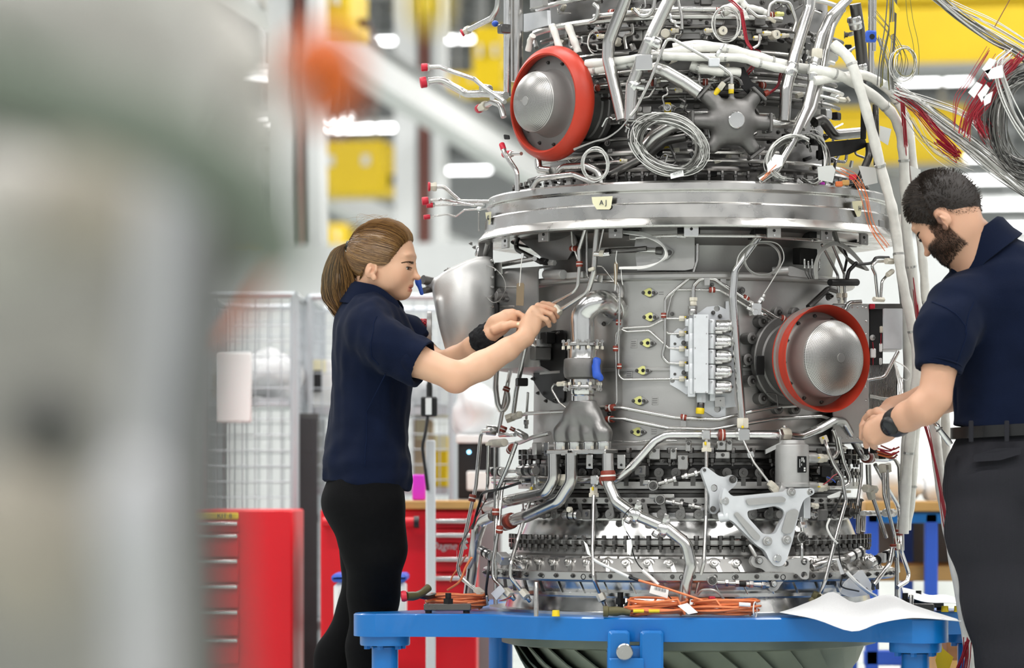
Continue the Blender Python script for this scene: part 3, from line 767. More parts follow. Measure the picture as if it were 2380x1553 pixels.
# ---- bleed elbow, neck and trouser manifold
bx, by = zp('b', 940, 800)
cb = E(bx, by, .52); 
def zb(y): return CAM.z - (680 + y / 3.698 - HY) / F * (cb.y - CAM.y)
sb = (cb.y - CAM.y) / F / 3.698             # metres per zoom pixel
elbow = part('bleed_elbow', MB().tube(fillet([ep('b', 1215, 118, .44), ep('b', 1130, 95, .475), V((cb.x, cb.y, zb(70))), V((cb.x, cb.y, zb(430)))], .085, 12), [.0] + [1], 4) if False else
             MB().tube(smooth_path([ep('b', 1205, 125, .445), ep('b', 1120, 80, .478), ep('b', 1030, 95, .51), V((cb.x + .002, cb.y, zb(190))), V((cb.x, cb.y, zb(300))), V((cb.x, cb.y, zb(432)))], 8), 101 * sb, 28), 'steel_bright', eng)
seg('elbow_flange', 'b', (1185, 140, .452), (1215, 118, .436), 250, .44, 'steel_brushed', 28, elbow)
plate_h('b', rnd([(1060, 250), (1090, 60), (1150, -20), (1250, 20), (1270, 130), (1330, 100), (1300, 200), (1180, 240), (1130, 300)], 40), [], .44, .008, 'cast_light', 'elbow_pad', elbow)
for (x, y) in ((1100, 15), (1200, 15), (1228, 120), (1125, 270), (1060, 30)): zbolt('b', x, y, .446, 34, elbow)
def vl(prof, m, name, parent=None, n=40): return part(name, MB().lathe([(w_ * sb / 2, zb(y)) for w_, y in prof], (cb.x, cb.y, 0), n), m, parent or eng)
fl = vl([(150, 462), (330, 462), (340, 458), (340, 438), (330, 432), (150, 432)], 'steel_brushed', 'flange')
for i in range(12):
    a = 2 * PI * i / 12 + .26; q = V((cb.x + 172 * sb * math.cos(a), cb.y + 172 * sb * math.sin(a), 0))
    o = part('bolt', MB().tube([q + V((0, 0, zb(408))), q + V((0, 0, zb(490)))], 9 * sb, 8).hexn(q + V((0, 0, zb(432))), (0, 0, 1), 17 * sb, 20 * sb), 'steel_brushed', fl)
    part('nut', MB().hexn(q + V((0, 0, zb(490))), (0, 0, 1), 15 * sb, 26 * sb), 'cream', fl)
vl([(250, 462), (262, 466), (262, 560), (270, 570)], 'steel_bright', 'neck', fl)
vl([(200, 568), (305, 568), (322, 580), (330, 650), (330, 690), (310, 730), (240, 748)], 'cast_grey', 'pressure_housing', fl)
vl([(225, 745), (225, 795)], 'steel_bright', 'neck', fl)
fl2 = vl([(150, 826), (300, 826), (306, 822), (306, 806), (300, 800), (150, 800)], 'steel_brushed', 'flange')
for i in range(10):
    a = 2 * PI * i / 10 + .1; q = V((cb.x + 156 * sb * math.cos(a), cb.y + 156 * sb * math.sin(a), 0))
    part('bolt', MB().tube([q + V((0, 0, zb(770))), q + V((0, 0, zb(848)))], 8 * sb, 8).hexn(q + V((0, 0, zb(842))), (0, 0, 1), 15 * sb, 20 * sb), 'steel_brushed', fl2)
    part('nut', MB().hexn(q + V((0, 0, zb(800))), (0, 0, 1), 14 * sb, 24 * sb), 'cream', fl2)
vl([(190, 826), (200, 832), (200, 870), (192, 876), (205, 884), (192, 892), (192, 935)], 'steel_bright', 'neck', fl2)
# blue protective film on the pressure housing
S = SDF((cb.x + .015, cb.y - .1, zb(790)), (cb.x + .08, cb.y + .02, zb(560)), .0022)
q0 = lambda x, y, o: (cb.x + (x - 940) * sb, cb.y - o, zb(y))
S.cone(q0(1050, 590, .05), q0(1060, 700, .055), .009, .010, .004); S.cone(q0(1035, 640, .05), q0(1045, 720, .055), .007, .008, .004)
S.ell(q0(1070, 725, .055), (.012, .01, .009), .004); S.ell(q0(1090, 745, .055), (.008, .006, .008), .004); S.ell(q0(1075, 600, .05), (.006, .006, .01), .004)
sdf_part('protective_film', S, 'blue_plastic', fl2, label='crumpled blue protective film')
# trouser manifold
tang = unit(V((0, 0, 1)).cross(radial(cb)))
lob = [cb + tang * ((x - 940) * sb) for x in (712, 862, 1015, 1160)]
S = SDF((cb.x - .12, cb.y - .07, zb(1335)), (cb.x + .12, cb.y + .09, zb(900)), .0028)
for i, q in enumerate(lob):
    top = cb + (q - cb) * .18
    S.chain([V((top.x, top.y, zb(920))), V((cb.x + (q.x - cb.x) * .5, cb.y + (q.y - cb.y) * .5, zb(1060))), V((cb.x + (q.x - cb.x) * .97, cb.y + (q.y - cb.y) * .97, zb(1210))), V((q.x, q.y, zb(1300)))], [76 * sb, 72 * sb, 70 * sb, 64 * sb], .014)
S.plane_cut((0, 0, zb(1290)), (0, 0, -1), S.lo, S.lo + S.h * S.n); S.plane_cut((0, 0, zb(928)), (0, 0, 1), S.lo, S.lo + S.h * S.n)
sdf_part('trouser_manifold', S, 'titanium_dark', eng, smooth=3)
for i, q in enumerate(lob):
    o = part('manifold_neck', MB().lathe([(60 * sb, zb(1278)), (64 * sb, zb(1290)), (62 * sb, zb(1300)), (62 * sb, zb(1352))], (q.x, q.y, 0), 24), 'steel_bright', eng)
    part('nut', MB().hexn(V((q.x + 20 * sb, q.y - 66 * sb, zb(1352))), (0, 0, 1), 13 * sb, 30 * sb), 'cream', o)
part('manifold_flange', MB().rbox(V((cb.x, cb.y, zb(1370))) - tang * .002, (620 * sb, .06, 40 * sb), .002, Rt(radial(cb))), 'steel_brushed', eng)
for (x0, y0, x1, y1) in ((595, 1285, 652, 1400), (965, 1395, 1028, 1515), (1235, 1395, 1305, 1515), (735, 1375, 900, 1400)):
    o = blk('b', x0, y0, x1, y1, .555, .004, 'steel_brushed', 'lug', b=.001); disc('b', (x0 + x1) / 2, y1 - 32, 22, .557, .003, 'black_steel', 'hole', o)
# small sense pipe left of the neck
P2 = lambda pts, w_=20, r=.5, m='steel', **k: pipe('b', pts, w_, r, m, **k)
P2([(745, 790), (690, 790), (672, 830), (740, 945), (810, 1000)], 18, .525); nut('b', (725, 788), (770, 785), 44, .53); nut('b', (770, 785), (800, 782), 50, .53)
P2([(345, 1070), (470, 1040), (800, 1022), (1140, 990)], 32, .475); seg('connector', 'b', (280, 1090), (350, 1065), 84, .485, 'cream', 6); nut('b', (345, 1068), (400, 1050), 66, .485)
P2([(310, 1300), (400, 1290), (520, 1240), (655, 1210)], 38, .48)
# ---- left: dark shield plate and drain tubes
plate_h('b', rnd([(640, 330), (800, 320), (790, 940), (700, 960), (590, 900), (530, 760), (545, 560)], 40), [], .441, .004, 'black_steel', 'shield_plate')
for (x, y) in ((650, 365), (735, 352), (530, 592), (520, 742), (565, 865), (632, 932), (710, 920)): zbolt('b', x, y, .446, 30)
blk('b', 545, 340, 655, 440, .47, .03, 'black_steel', 'bracket'); blk('b', 450, 400, 570, 470, .49, .05, 'steel_brushed', 'sensor_housing'); blk('b', 455, 470, 560, 580, .49, .05, 'cast_grey', 'sensor_housing')
for pts, w_, r in (([(200, 640), (190, 820), (210, 960), (240, 1020), (270, 1000), (300, 930), (290, 860)], 50, .47), ([(345, 560), (300, 760), (262, 960), (215, 1210)], 38, .505), ([(455, 450), (400, 700), (370, 840), (345, 1030)], 42, .50), ([(470, 860), (455, 1090)], 22, .46)):
    pipe('b', pts, w_, r, 'steel')
blk('b', 335, 735, 410, 805, .515, .03, 'black_steel', 'bracket'); band('b', (292, 812), (278, 850), 62, .507); tag_plate('b', rnd([(165, 785), (250, 810), (255, 848), (165, 830)], 14), .51, .003, 'steel_brushed')
nut('b', (455, 1095), (455, 1135), 50, .47, 'steel_brushed'); nut('b', (455, 1135), (455, 1170), 36, .47, 'steel_brushed')
band('b', (265, 1150), (245, 1200), 66, .5); band('b', (345, 1160), (330, 1190), 50, .49); band('b', (205, 1290), (200, 1330), 60, .52); band('b', (340, 1330), (315, 1360), 74, .52)
seg('valve_body', 'b', (110, 1180), (200, 1190), 90, .53, 'steel_brushed'); seg('valve_body', 'b', (150, 1300), (270, 1290), 70, .53, 'cream', 12); seg('valve_body', 'b', (230, 1225), (360, 1220), 40, .515, 'steel_bright')
seg('valve_body', 'b', (380, 1200), (450, 1240), 60, .5, 'steel_brushed'); blk('b', 480, 1290, 560, 1400, .49, .02, 'steel_brushed', 'bracket')
# ---- fuel manifold
J = [(1150, 1117, .535), (1209, 1116, .52), (1432, 1115, .515), (1468, 1086, .51), (1521, 1026, .505), (1548, 1011, .505), (1806, 1011, .505), (1862, 1014, .505), (1905, 997, .505), (1938, 978, .505), (1960, 980, .505), (1995, 1042, .51), (2008, 1062, .52), (2060, 1064, .53)]
pipe('p', J, 21, .505, 'steel_bright', bend=1.5, name='fuel_manifold', seg=8)
band('p', (1399, 1115), (1412, 1115), 30, .515); band('p', (1671, 1011), (1685, 1011), 27, .505); band('p', (2012, 1063), (2024, 1063), 28, .52)
o = blk('p', 1716, 996, 1744, 1024, .515, .03, 'steel_bright', 'tee'); nut('p', (1726, 972), (1726, 995), 30, .505); seg('mark', 'p', (1725, 990, .525), (1727, 995, .525), 6, .52, 'mark_yellow', 8)
nut('p', (1808, 1011), (1816, 1011), 30, .505, 'steel_brushed'); seg('fitting', 'p', (1815, 1010), (1834, 1010), 32, .505, 'cream', 8)
seg('fitting', 'p', (1824, 990), (1824, 1000), 12, .505, 'steel_brushed')
for (x, y, w_) in ((1642, 1011, 24), (1238, 1116, 22), (1380, 1116, 22)):
    o = blk('p', x - 10, y - 11, x + 10, y + 11, .517, .026, 'steel_bright', 'tee')
    seg('spigot', 'p', (x, y + 8, .51), (x, y + 18, .51), 10, .51, 'steel_bright', 12, o); nut('p', (x, y + 17, .51), (x, y + 40, .51), 20, .51, 'cream', o); nut('p', (x, y + 30, .51), (x, y + 40, .51), 26, .51, 'cream', o); seg('mark', 'p', (x - 3, y + 16, .522), (x - 2, y + 24, .522), 5, .52, 'mark_yellow', 8, o)
nut('p', (1296, 1116), (1302, 1116), 29, .517, 'steel_brushed'); nut('p', (1302, 1116), (1328, 1116), 31, .517); nut('p', (1210, 1116), (1214, 1116), 22, .52, 'steel_brushed')
# droppers to the nozzles
def dropper(pts, w_=9, r=.55, end=True, m='steel'):
    o = pipe('p', pts, w_, r, m, bend=2.5)
    if end:
        a, b = pts[-2], pts[-1]; d = math.hypot(b[0] - a[0], b[1] - a[1]); u = ((b[0] - a[0]) / d, (b[1] - a[1]) / d); rr = b[2] if len(b) > 2 else r
        nut('p', (b[0] - u[0] * 4, b[1] - u[1] * 4, rr), (b[0] + u[0] * 14, b[1] + u[1] * 14, rr), 21, rr, 'cream', o); seg('spigot', 'p', (b[0] + u[0] * 14, b[1] + u[1] * 14, rr), (b[0] + u[0] * 26, b[1] + u[1] * 26, rr - .01), 11, rr, 'steel_brushed', 12, o)
    return o
dropper([(1235, 1152, .52), (1203, 1255, .56), (1187, 1310, .6), (1186, 1342, .6), (1216, 1378, .57)])
dropper([(1380, 1152, .52), (1377, 1280, .56), (1379, 1345, .585), (1396, 1384, .55)])
dropper([(1642, 1050, .52), (1641, 1200, .55), (1636, 1308, .58), (1618, 1380, .56)], end=False)
dropper([(1210, 1117, .53), (1172, 1118, .55), (1166, 1140, .56), (1158, 1230, .585), (1145, 1310, .6), (1146, 1345, .6), (1178, 1376, .585)])
dropper([(1142, 1000, .56), (1118, 1002, .57), (1106, 1130, .59), (1080, 1250, .61), (1064, 1320, .62), (1072, 1345, .62), (1112, 1376, .6)], 9)
dropper([(1136, 1032, .57), (1133, 1130, .57), (1126, 1160, .57)], 8, end=False); dropper([(1150, 1040, .56), (1150, 1180, .56)], 6, end=False)
dropper([(1200, 1030, .55), (1180, 1085, .56), (1155, 1140, .575), (1152, 1250, .59), (1152, 1405, .59)], 10, end=False)
for (x, y, t) in ((1098, 1158, .2), (1152, 1190, 0), (1161, 1231, .1)): band('p', (x + t * 8, y - 8), (x - t * 8, y + 8), 17, .592)
nut('p', (1136, 1028), (1136, 1036), 18, .57)
dropper([(1728, 1025, .51), (1752, 1075, .53), (1790, 1125, .55), (1796, 1132, .55)], 6)
tag_plate('p', rnd([(1736, 1054), (1750, 1048), (1754, 1062), (1740, 1066)], 4), .525, .002, 'steel_bright')
# ---- big duct pipes below the manifold
for pts, w_ in (([(1287, 1055), (1288, 1115), (1270, 1145), (1180, 1165), (1128, 1182)], 28), ([(1328, 1055), (1328, 1120), (1300, 1165), (1225, 1200), (1178, 1213)], 29), ([(1146, 1199, .585), (1122, 1210, .59), (1107, 1250, .6), (1100, 1300, .6), (1088, 1395, .59)], 26)):
    pipe('p', pts, w_, .545, 'steel', bend=1.2, name='duct', n=18, seg=9)
band('p', (1118, 1187), (1138, 1180), 37, .545, eng); band('p', (1172, 1216), (1190, 1210), 38, .545, eng)
pipe('p', [(1413, 1055, .545), (1414, 1125, .55), (1432, 1165, .56), (1476, 1196, .57), (1550, 1228, .575), (1596, 1265, .58), (1606, 1312, .58), (1594, 1360, .575), (1588, 1412, .57)], 28, .56, 'steel', bend=1.3, name='duct', n=20, seg=9)
band('p', (1413, 1094), (1414, 1118), 35, .55, eng)
for (x, y, s) in ((1476, 1197, 1), (1541, 1229, 1)):
    o = seg('tee', 'p', (x - 10, y - 5), (x + 11, y + 6), 38, .572, 'steel_bright', 20); nut('p', (x + 6, y - 14, .58), (x + 8, y - 26, .585), 18, .58, 'steel_bright', o); nut('p', (x - 14, y + 8, .595), (x - 20, y + 18, .6), 19, .6, 'steel_bright', o)
    nut('p', (x + 7, y - 24, .585), (x + 9, y - 34, .585), 12, .585, 'steel_brushed', o)
# ================================================================ engine: lever rows, flanges, actuator and intake covers
FBOLT = proto('flange_bolt', MB().box((0, 0, -.2), (2.2, 1.25, 1.2)).tube([V((.35, 0, .6)), V((.35, 0, 1.9)), V((.35, 0, 2.1))], [.85, .85, .7], 6).tube([V((.35, 0, -1.0)), V((.35, 0, -2.1)), V((.35, 0, -2.3))], [.8, .8, .6], 6).lathe([(.4, -2.3), (.4, -3.1), (0, -3.2)], (.35, 0, 0), 8), 'steel_dark')
around('flange_bolt', FBOLT, .503, zf(1261, .503), 46, 190, 352, .0085)
around('flange_bolt', FBOLT, .47, zf(1058, .47), 26, 186, 356, .0095)
LEVER = proto('vane_lever', MB().lathe([(0, .8), (.5, .8), (.55, .7), (.55, .5), (1.5, .45), (1.6, .3), (1.6, -.2), (0, -.2)], n=16, ax=(1, 0, 0)).box((.25, 0, -2.2), (.25, 1.5, 3.6)).tube([V((-1.5, 0, 0)), V((-.2, 0, 0))], .9, 10), 'steel_dark')
around('vane_lever', LEVER, .475, zf(1099, .475), 30, 192, 350, .0088)
LEVER2 = proto('vane_lever', MB().lathe([(0, .8), (.5, .8), (.55, .7), (.55, .5), (1.5, .45), (1.6, .3), (1.6, -.2), (0, -.2)], n=16, ax=(1, 0, 0)).box((.25, .4, 2.2), (.25, 1.4, 3.6), Matrix.Rotation(.25, 3, 'X')).tube([V((-1.5, 0, 0)), V((-.2, 0, 0))], .9, 10), 'titanium_dark')
around('vane_lever', LEVER2, .478, zf(1196, .478), 28, 194, 352, .0088)
around('ring_bolt', BOLT, .479, zf(1128, .479), 34, 192, 350, .0042)
for o in [x for x in eng.children if x.name.startswith('ring_bolt')]:
    p = V(o.matrix_local.translation) + ORG[eng.name]; o.matrix_local = Matrix.Translation(p - ORG[eng.name]) @ axes(radial(p)) @ Matrix.Scale(.0042, 4)
for (rr, y, n, sz, nm) in ((.483, 1164, 40, .0045, 'ring_bolt'), (.578, 1341, 30, .005, 'rail_bolt')):
    for i in range(n):
        a = math.radians(190 + 162 * i / (n - 1)); e = V((math.cos(a), math.sin(a), 0))
        inst(nm, BOLT, eng, Matrix.Translation(V((AX, AY, zf(y, rr))) + e * rr) @ axes(e) @ Matrix.Scale(sz, 4))
HOLE = proto('rail_hole', MB().lathe([(1, 0), (.75, .1), (.7, -.1), (0, -.1)], n=16), 'black_steel')
for i in range(12):
    a = math.radians(197 + 150 * i / 11); e = V((math.cos(a), math.sin(a), 0))
    inst('rail_hole', HOLE, eng, Matrix.Translation(V((AX, AY, zf(1343, .577))) + e * .5772) @ axes(e) @ Matrix.Scale(.008 if i % 2 else .006, 4))
SPIN = proto('vane_spindle', MB().box((-.6, 0, 0), (.5, 7.5, 7.0)).lathe([(3.0, -.4), (3.0, .1), (2.6, .3), (1.9, .3), (1.7, 1.6), (1.3, 1.8), (1.3, 2.4), (.7, 2.5), (.7, 3.4), (0, 3.5)], n=18, ax=(1, 0, 0)).box((1.4, 1.6, -2.4), (.4, 1.6, 5.), Matrix.Rotation(.35, 3, 'X')), 'steel_brushed')
for i in range(26):
    a = math.radians(191 + 160 * i / 25); e = V((math.cos(a), math.sin(a), 0)); n_ = unit(e + V((0, 0, .45)))
    R4 = Matrix((n_, unit(V((0, 0, 1)).cross(e)), n_.cross(unit(V((0, 0, 1)).cross(e))))).transposed().to_4x4()
    inst('vane_spindle', SPIN, eng, Matrix.Translation(V((AX, AY, zf(1313, .52))) + e * .522) @ R4 @ Matrix.Scale(.0068, 4))
SLOT = proto('web_plate', MB().box((0, 0, 0), (.9, .12, 3.2)), 'steel_bright')
for i in range(20):
    a = math.radians(194 + 154 * i / 19); e = V((math.cos(a), math.sin(a), 0))
    inst('web_plate', SLOT, eng, Matrix.Translation(V((AX, AY, zf(1368, .53))) + e * .53) @ axes((0, 0, 1), e) @ Matrix.Rotation(.5, 4, 'X') @ Matrix.Scale(.011, 4))
# blocks, cylinders and bolts of the actuation rings
for (z, x0, y0, x1, y1, m, txt) in (('l', 775, 345, 850, 425, 'cast_grey', '3'), ('l', 1112, 690, 1190, 770, 'cast_grey', '9'), ('f', 330, 290, 425, 370, 'cast_grey', '2')):
    o = blk(z, x0, y0, x1, y1, .50, .04, m, 'numbered_block'); write(z, (x0 + x1) / 2 + 8, (y0 + y1) / 2, .502, txt, 42, 'ink', o)
o = part('numbered_block', MB().rbox(ep('l', 505, 1075, .59), (.032, .03, .026), .002, Rt(radial(ep('l', 505, 1075, .59))) @ Matrix.Rotation(.45, 3, 'Y')), 'cast_light', eng); write('l', 500, 1076, .607, '14', 26, 'blue_plastic', o, rot=-.3)
def coil(z, a, b, w_, r, parent=None):     # a cylinder with dark bands
    o = seg('actuator', z, a, b, w_, r, 'steel_brushed', 20, parent)
    for t in (.35, .75):
        f = lambda t: tuple(p + (q - p) * t for p, q in zip(a, b))
        seg('band', z, f(t), f(t + .1), w_ * 1.05, r, 'black_steel', 20, o)
    return o
coil('l', (400, 395), (510, 395), 74, .55); seg('rod', 'l', (510, 390), (640, 385), 34, .54, 'steel_brushed'); coil('l', (630, 385), (760, 385), 80, .535)
coil('l', (330, 1010), (415, 1060), 74, .6); seg('rod', 'l', (560, 1090), (660, 1140), 44, .585, 'steel_brushed')
coil('l', (985, 732), (1095, 735), 76, .515); disc('l', 1015, 690, 44, .53, .01, 'cream', 'plug')
coil('g', (830, 990), (940, 935), 78, .56); seg('rod', 'g', (580, 1055), (700, 1010), 60, .56, 'steel_brushed'); seg('rod', 'g', (700, 1010), (840, 985), 34, .56, 'steel_brushed')
coil('g', (1110, 660), (1170, 660), 60, .56); seg('rod', 'g', (945, 662), (1110, 662), 40, .55, 'steel_brushed'); blk('g', 610, 635, 710, 715, .54, .04, 'cast_grey', 'valve_body'); zbolt('g', 592, 672, .54, 50, None, BOLTB)
coil('g', (990, 1030), (1150, 950), 70, .57); o = blk('g', 1080, 950, 1140, 1020, .59, .02, 'cast_light', 'valve_body')
for (x, y, w_) in ((715, 400, 90), (780, 455, 60), (640, 470, 70), (870, 655, 70), (640, 355, 60)): disc('g', x, y, w_, .525, .03, 'steel_dark', 'boss')
blk('g', 640, 320, 740, 400, .53, .04, 'black_steel', 'valve_body'); blk('g', 700, 1120, 760, 1180, .55, .03, 'cast_grey', 'lug')
for i in range(9):                          # row of small linkage rods right of the bracket
    x = 835 + i * 13; seg('linkage', 'g', (x, 560 + i % 3 * 6), (x - 8, 655), 9, .5, 'steel_dark', 8); zbolt('g', x, 565, .5, 14); zbolt('g', x - 8, 660, .5, 16)
for (x, y) in ((785, 250), (905, 250), (560, 250), (650, 270)): zbolt('f', x, y, .465, 30)
for (x0, x1, y0, y1) in ((755, 800, 85, 175), (1010, 1085, 90, 165), (1090, 1140, 80, 170), (690, 775, 205, 325), (1000, 1120, 180, 235), (625, 680, 145, 240), (450, 540, 145, 240)):
    o = blk('f', x0, y0, x1, y1, .485, .008, 'steel_brushed', 'bracket'); zbolt('f', (x0 + x1) / 2, y0 + 24, .487, 24, o)
# link rods
def rod(z, a, b, w_, r):
    o = seg('link_rod', z, a, b, w_, r, 'steel_brushed', 14); f = lambda t: tuple(p + (q - p) * t for p, q in zip(a, b))
    for t in (.15, .35, .62, .85): nut(z, f(t), f(t + .07), w_ * 1.5, r, 'steel_brushed', o)
    seg('sleeve', z, f(.42), f(.55), w_ * 1.2, r, 'black_steel', 14, o); return o
rod('f', (530, 440), (880, 345), 34, .515); rod('f', (590, 585), (930, 645), 34, .515); rod('f', (1010, 1250), (1440, 1275), 42, .59)
for (x, y, r) in ((485, 455, .52), (542, 570, .52), (975, 1235, .595)):
    o = disc('f', x, y, 88, r, .02, 'steel_brushed', 'rod_end'); disc('f', x, y, 66, r + .004, .02, 'steel_dark', 'bearing', o); zbolt('f', x, y, r + .004, 36, o)
blk('f', 400, 410, 460, 450, .51, .02, 'titanium', 'bracket'); blk('f', 450, 525, 660, 560, .50, .02, 'titanium', 'bracket')
# crank bracket: bell cranks and the open triangular arm
NB = radial(ep('g', 250, 760, .57))
o = plate_h('f', rnd([(868, 335), (905, 295), (960, 330), (1030, 378), (1095, 385), (1140, 362), (1195, 395), (1180, 450), (1110, 505), (1040, 580), (1030, 660), (985, 695), (945, 670), (950, 540), (925, 480)], 26), [circ(985, 475, 30)], .545, .014, 'silver_paint', 'bell_crank', n=NB)
zbolt('f', 1140, 405, .55, 52, o); zbolt('f', 978, 648, .55, 40, o); zbolt('f', 908, 328, .55, 34, o); disc('f', 985, 475, 54, .548, .02, 'steel_bright', 'pin', o)
arm = plate_h('g', rnd([(-60, 470), (0, 540), (90, 535), (395, 505), (412, 485), (585, 480), (592, 520), (520, 560), (492, 640), (442, 870), (402, 1005), (372, 1045), (318, 1045), (280, 1000), (250, 930), (190, 895), (10, 720), (-60, 690), (-80, 560)], 28), [rnd([(118, 645), (330, 608), (385, 640), (388, 680), (325, 812), (238, 815), (122, 690)], 26)], .585, .022, 'silver_paint', 'actuator_arm', n=NB)
for pl in ([(100, 560), (370, 540), (395, 560), (385, 582), (120, 606)], [(402, 650), (460, 630), (485, 650), (440, 800), (390, 812), (365, 795)], [(10, 665), (40, 650), (215, 830), (200, 860), (160, 850)]):
    plate_h('g', rnd(pl, 18), [], .588, .003, 'cast_light', 'recess_panel', arm, n=NB, lift=.001)
for (x, y, w_) in ((265, 865, 54), (405, 855, 54), (438, 508, 50), (570, 508, 46), (-50, 575, 54)):
    disc('g', x, y, w_ * 1.25, .591, .01, 'cast_light', 'washer', arm); zbolt('g', x, y, .592, w_ * .6, arm, BOLTB)
disc('g', 338, 988, 56, .592, .012, 'steel_bright', 'pin', arm); disc('g', 350, 670, 60, .57, .02, 'cast_grey', 'boss', arm)
o = plate_h('g', rnd([(138, 1010), (160, 965), (235, 968), (280, 1010), (330, 1055), (385, 1000), (480, 985), (545, 985), (555, 1025), (548, 1140), (500, 1138), (470, 1095), (405, 1120), (360, 1175), (335, 1220), (290, 1232), (262, 1195), (270, 1105), (225, 1062), (165, 1050)], 24), [circ(392, 1025, 22), circ(518, 1105, 22)], .575, .016, 'cast_light', 'bell_crank', n=NB)
for (x, y) in ((205, 1005), (528, 1010), (308, 1172)): disc('g', x, y, 52, .583, .01, 'steel_dark', 'washer', o); zbolt('g', x, y, .584, 32, o, BOLTB)
seg('link_rod', 'g', (130, 890, .565), (180, 975, .575), 30, .57, 'steel_brushed'); seg('link_rod', 'g', (500, 690, .56), (515, 800, .56), 30, .56, 'steel_bright'); o = disc('g', 512, 835, 80, .57, .03, 'steel_brushed', 'rod_end'); zbolt('g', 515, 838, .572, 40, o); seg('link_rod', 'g', (508, 880, .57), (508, 990, .575), 22, .57, 'steel_bright')
seg('bearing', 'f', (1030, 720, .57), (1110, 700, .58), 90, .575, 'silver_paint', 20)
nut('g', (490, 745, .56), (535, 745, .56), 50, .56, 'steel_bright'); blk('g', 520, 540, 580, 700, .56, .03, 'silver_paint', 'bracket')
# fuel filter canister
cc = E(*zp('g', 437, 320), .535); sg = wm('g', 1, cc)
def zg(y): return CAM.z - (980 + y / 3.105 - HY) / F * (cc.y - CAM.y)
can = part('filter_canister', MB().lathe([(0, zg(130)), (90 * sg, zg(135)), (96 * sg, zg(160)), (118 * sg, zg(168)), (122 * sg, zg(180)), (122 * sg, zg(440)), (130 * sg, zg(450)), (130 * sg, zg(472)), (110 * sg, zg(482)), (0, zg(500))], (cc.x, cc.y, 0), 48), 'cast_light', eng)
part('top_flange', MB().prism([V((cc.x - 190 * sg, cc.y - .0, zg(235))), V((cc.x - 60 * sg, cc.y - .02, zg(170))), V((cc.x - 60 * sg, cc.y + .03, zg(170))), V((cc.x - 190 * sg, cc.y + .03, zg(235)))], (0, 0, .012)), 'cast_light', can)
q = cc + V((.12, -1, 0)).normalized() * 123 * sg
lab = part('label_plate', MB().rbox(V((cc.x + 62 * sg, cc.y - 106 * sg, zg(310))), (78 * sg, .003, 118 * sg), .001, Rt((.5, -.87, 0))), 'black_plastic', can, label='black data plate with white print')
nl = unit(V((.5, -.87, 0))); xl = unit(V((0, 0, 1)).cross(nl))
for (dx, dz, hh) in ((-22, 8, 60), (-6, 34, 30), (2, 36, 26), (10, 32, 34), (18, 24, 20), (-6, -2, 16)):   # unreadable lines of print
    part('print_line', MB().box(V((cc.x + 62 * sg, cc.y - 106 * sg, zg(310))) + nl * .0018 + xl * dx * sg + V((0, 0, dz * sg)), (3 * sg, .001, hh * sg), Rt(nl)), 'white_plastic', lab)
for (x, y) in ((20, -28), (20, -44)): part('stamp', MB().box(V((cc.x + 62 * sg, cc.y - 106 * sg, zg(310))) + nl * .0018 + xl * x * sg + V((0, 0, y * sg)), (14 * sg, .001, 12 * sg), Rt(nl)), 'white_plastic', lab)
for (y, x1) in ((265, 700), (475, 712)):
    o = seg('port', 'g', (540, y - 5), (612, y), 80, .545, 'cast_light', 20, can); nut('g', (612, y), (655, y), 74, .545, 'cream', can); nut('g', (650, y), (682, y), 62, .545, 'cream', can); seg('mark', 'g', (624, y - 4, .565), (640, y - 4, .565), 10, .56, 'mark_yellow', 8, can)
seg('port', 'g', (330, 480), (400, 520), 110, .545, 'cast_light', 20, can); nut('g', (270, 440), (310, 470), 50, .555, 'cream', can); nut('g', (305, 465), (330, 485), 40, .555, 'cream', can)
nut('g', (595, 610), (622, 610), 46, .55); nut('g', (570, 600), (596, 605), 36, .55)
pipe('g', [(680, 262), (740, 262), (770, 220), (760, 130), (735, 60)], 30, .545); pipe('g', [(700, 478), (800, 478), (850, 450), (855, 400), (810, 290), (770, 110)], 30, .56)
# droppers right of the canister
dropper([(1916, 1020, .54), (1922, 1040, .56), (1937, 1078, .57), (1957, 1110, .58), (1966, 1165, .59), (1945, 1240, .6), (1918, 1350, .6), (1905, 1385, .585)], 9, .58)
nut('p', (1912, 1014, .535), (1918, 1030, .54), 21, .54); seg('mark', 'p', (1912, 1016, .56), (1914, 1020, .56), 5, .55, 'mark_yellow', 8)
for pts, w_ in (([(2053, 1100, .585), (2055, 1150, .59), (2078, 1240, .6), (2088, 1330, .6)], 9), ([(2062, 1092, .58), (2066, 1190, .585)], 8), ([(2062, 1068, .55), (2080, 1064, .56), (2090, 1085, .57), (2094, 1180, .585), (2085, 1260, .6), (2084, 1392, .6)], 10),
                ([(2034, 1080, .56), (2060, 1130, .57), (2090, 1180, .59), (2092, 1275, .61), (2113, 1335, .62), (2108, 1352, .62), (2085, 1366, .61)], 10), ([(2080, 1064, .56), (2096, 1100, .57), (2098, 1280, .6)], 8), ([(2002, 1075, .54), (2002, 1110, .54), (1992, 1175, .54)], 8), ([(2018, 1080, .55), (2020, 1135, .55)], 13), ([(2030, 1160, .55), (2060, 1250, .57)], 10), ([(2074, 1275, .61), (2068, 1310, .61), (2030, 1360, .6)], 11), ([(2008, 1200, .5), (2006, 1235, .5)], 10), ([(1994, 1190, .5), (1994, 1240, .5)], 9)):
    pipe('p', pts, w_, .58)
nut('p', (2050, 1080, .58), (2052, 1098, .58), 19, .58); nut('p', (2064, 1078, .575), (2066, 1096, .575), 15, .575); nut('p', (2010, 1135), (2034, 1138), 20, .55); nut('p', (2022, 1140), (2026, 1158), 22, .55)
nut('p', (2034, 1056), (2046, 1056), 24, .535); nut('p', (2046, 1056), (2052, 1056), 20, .535, 'steel_bright')
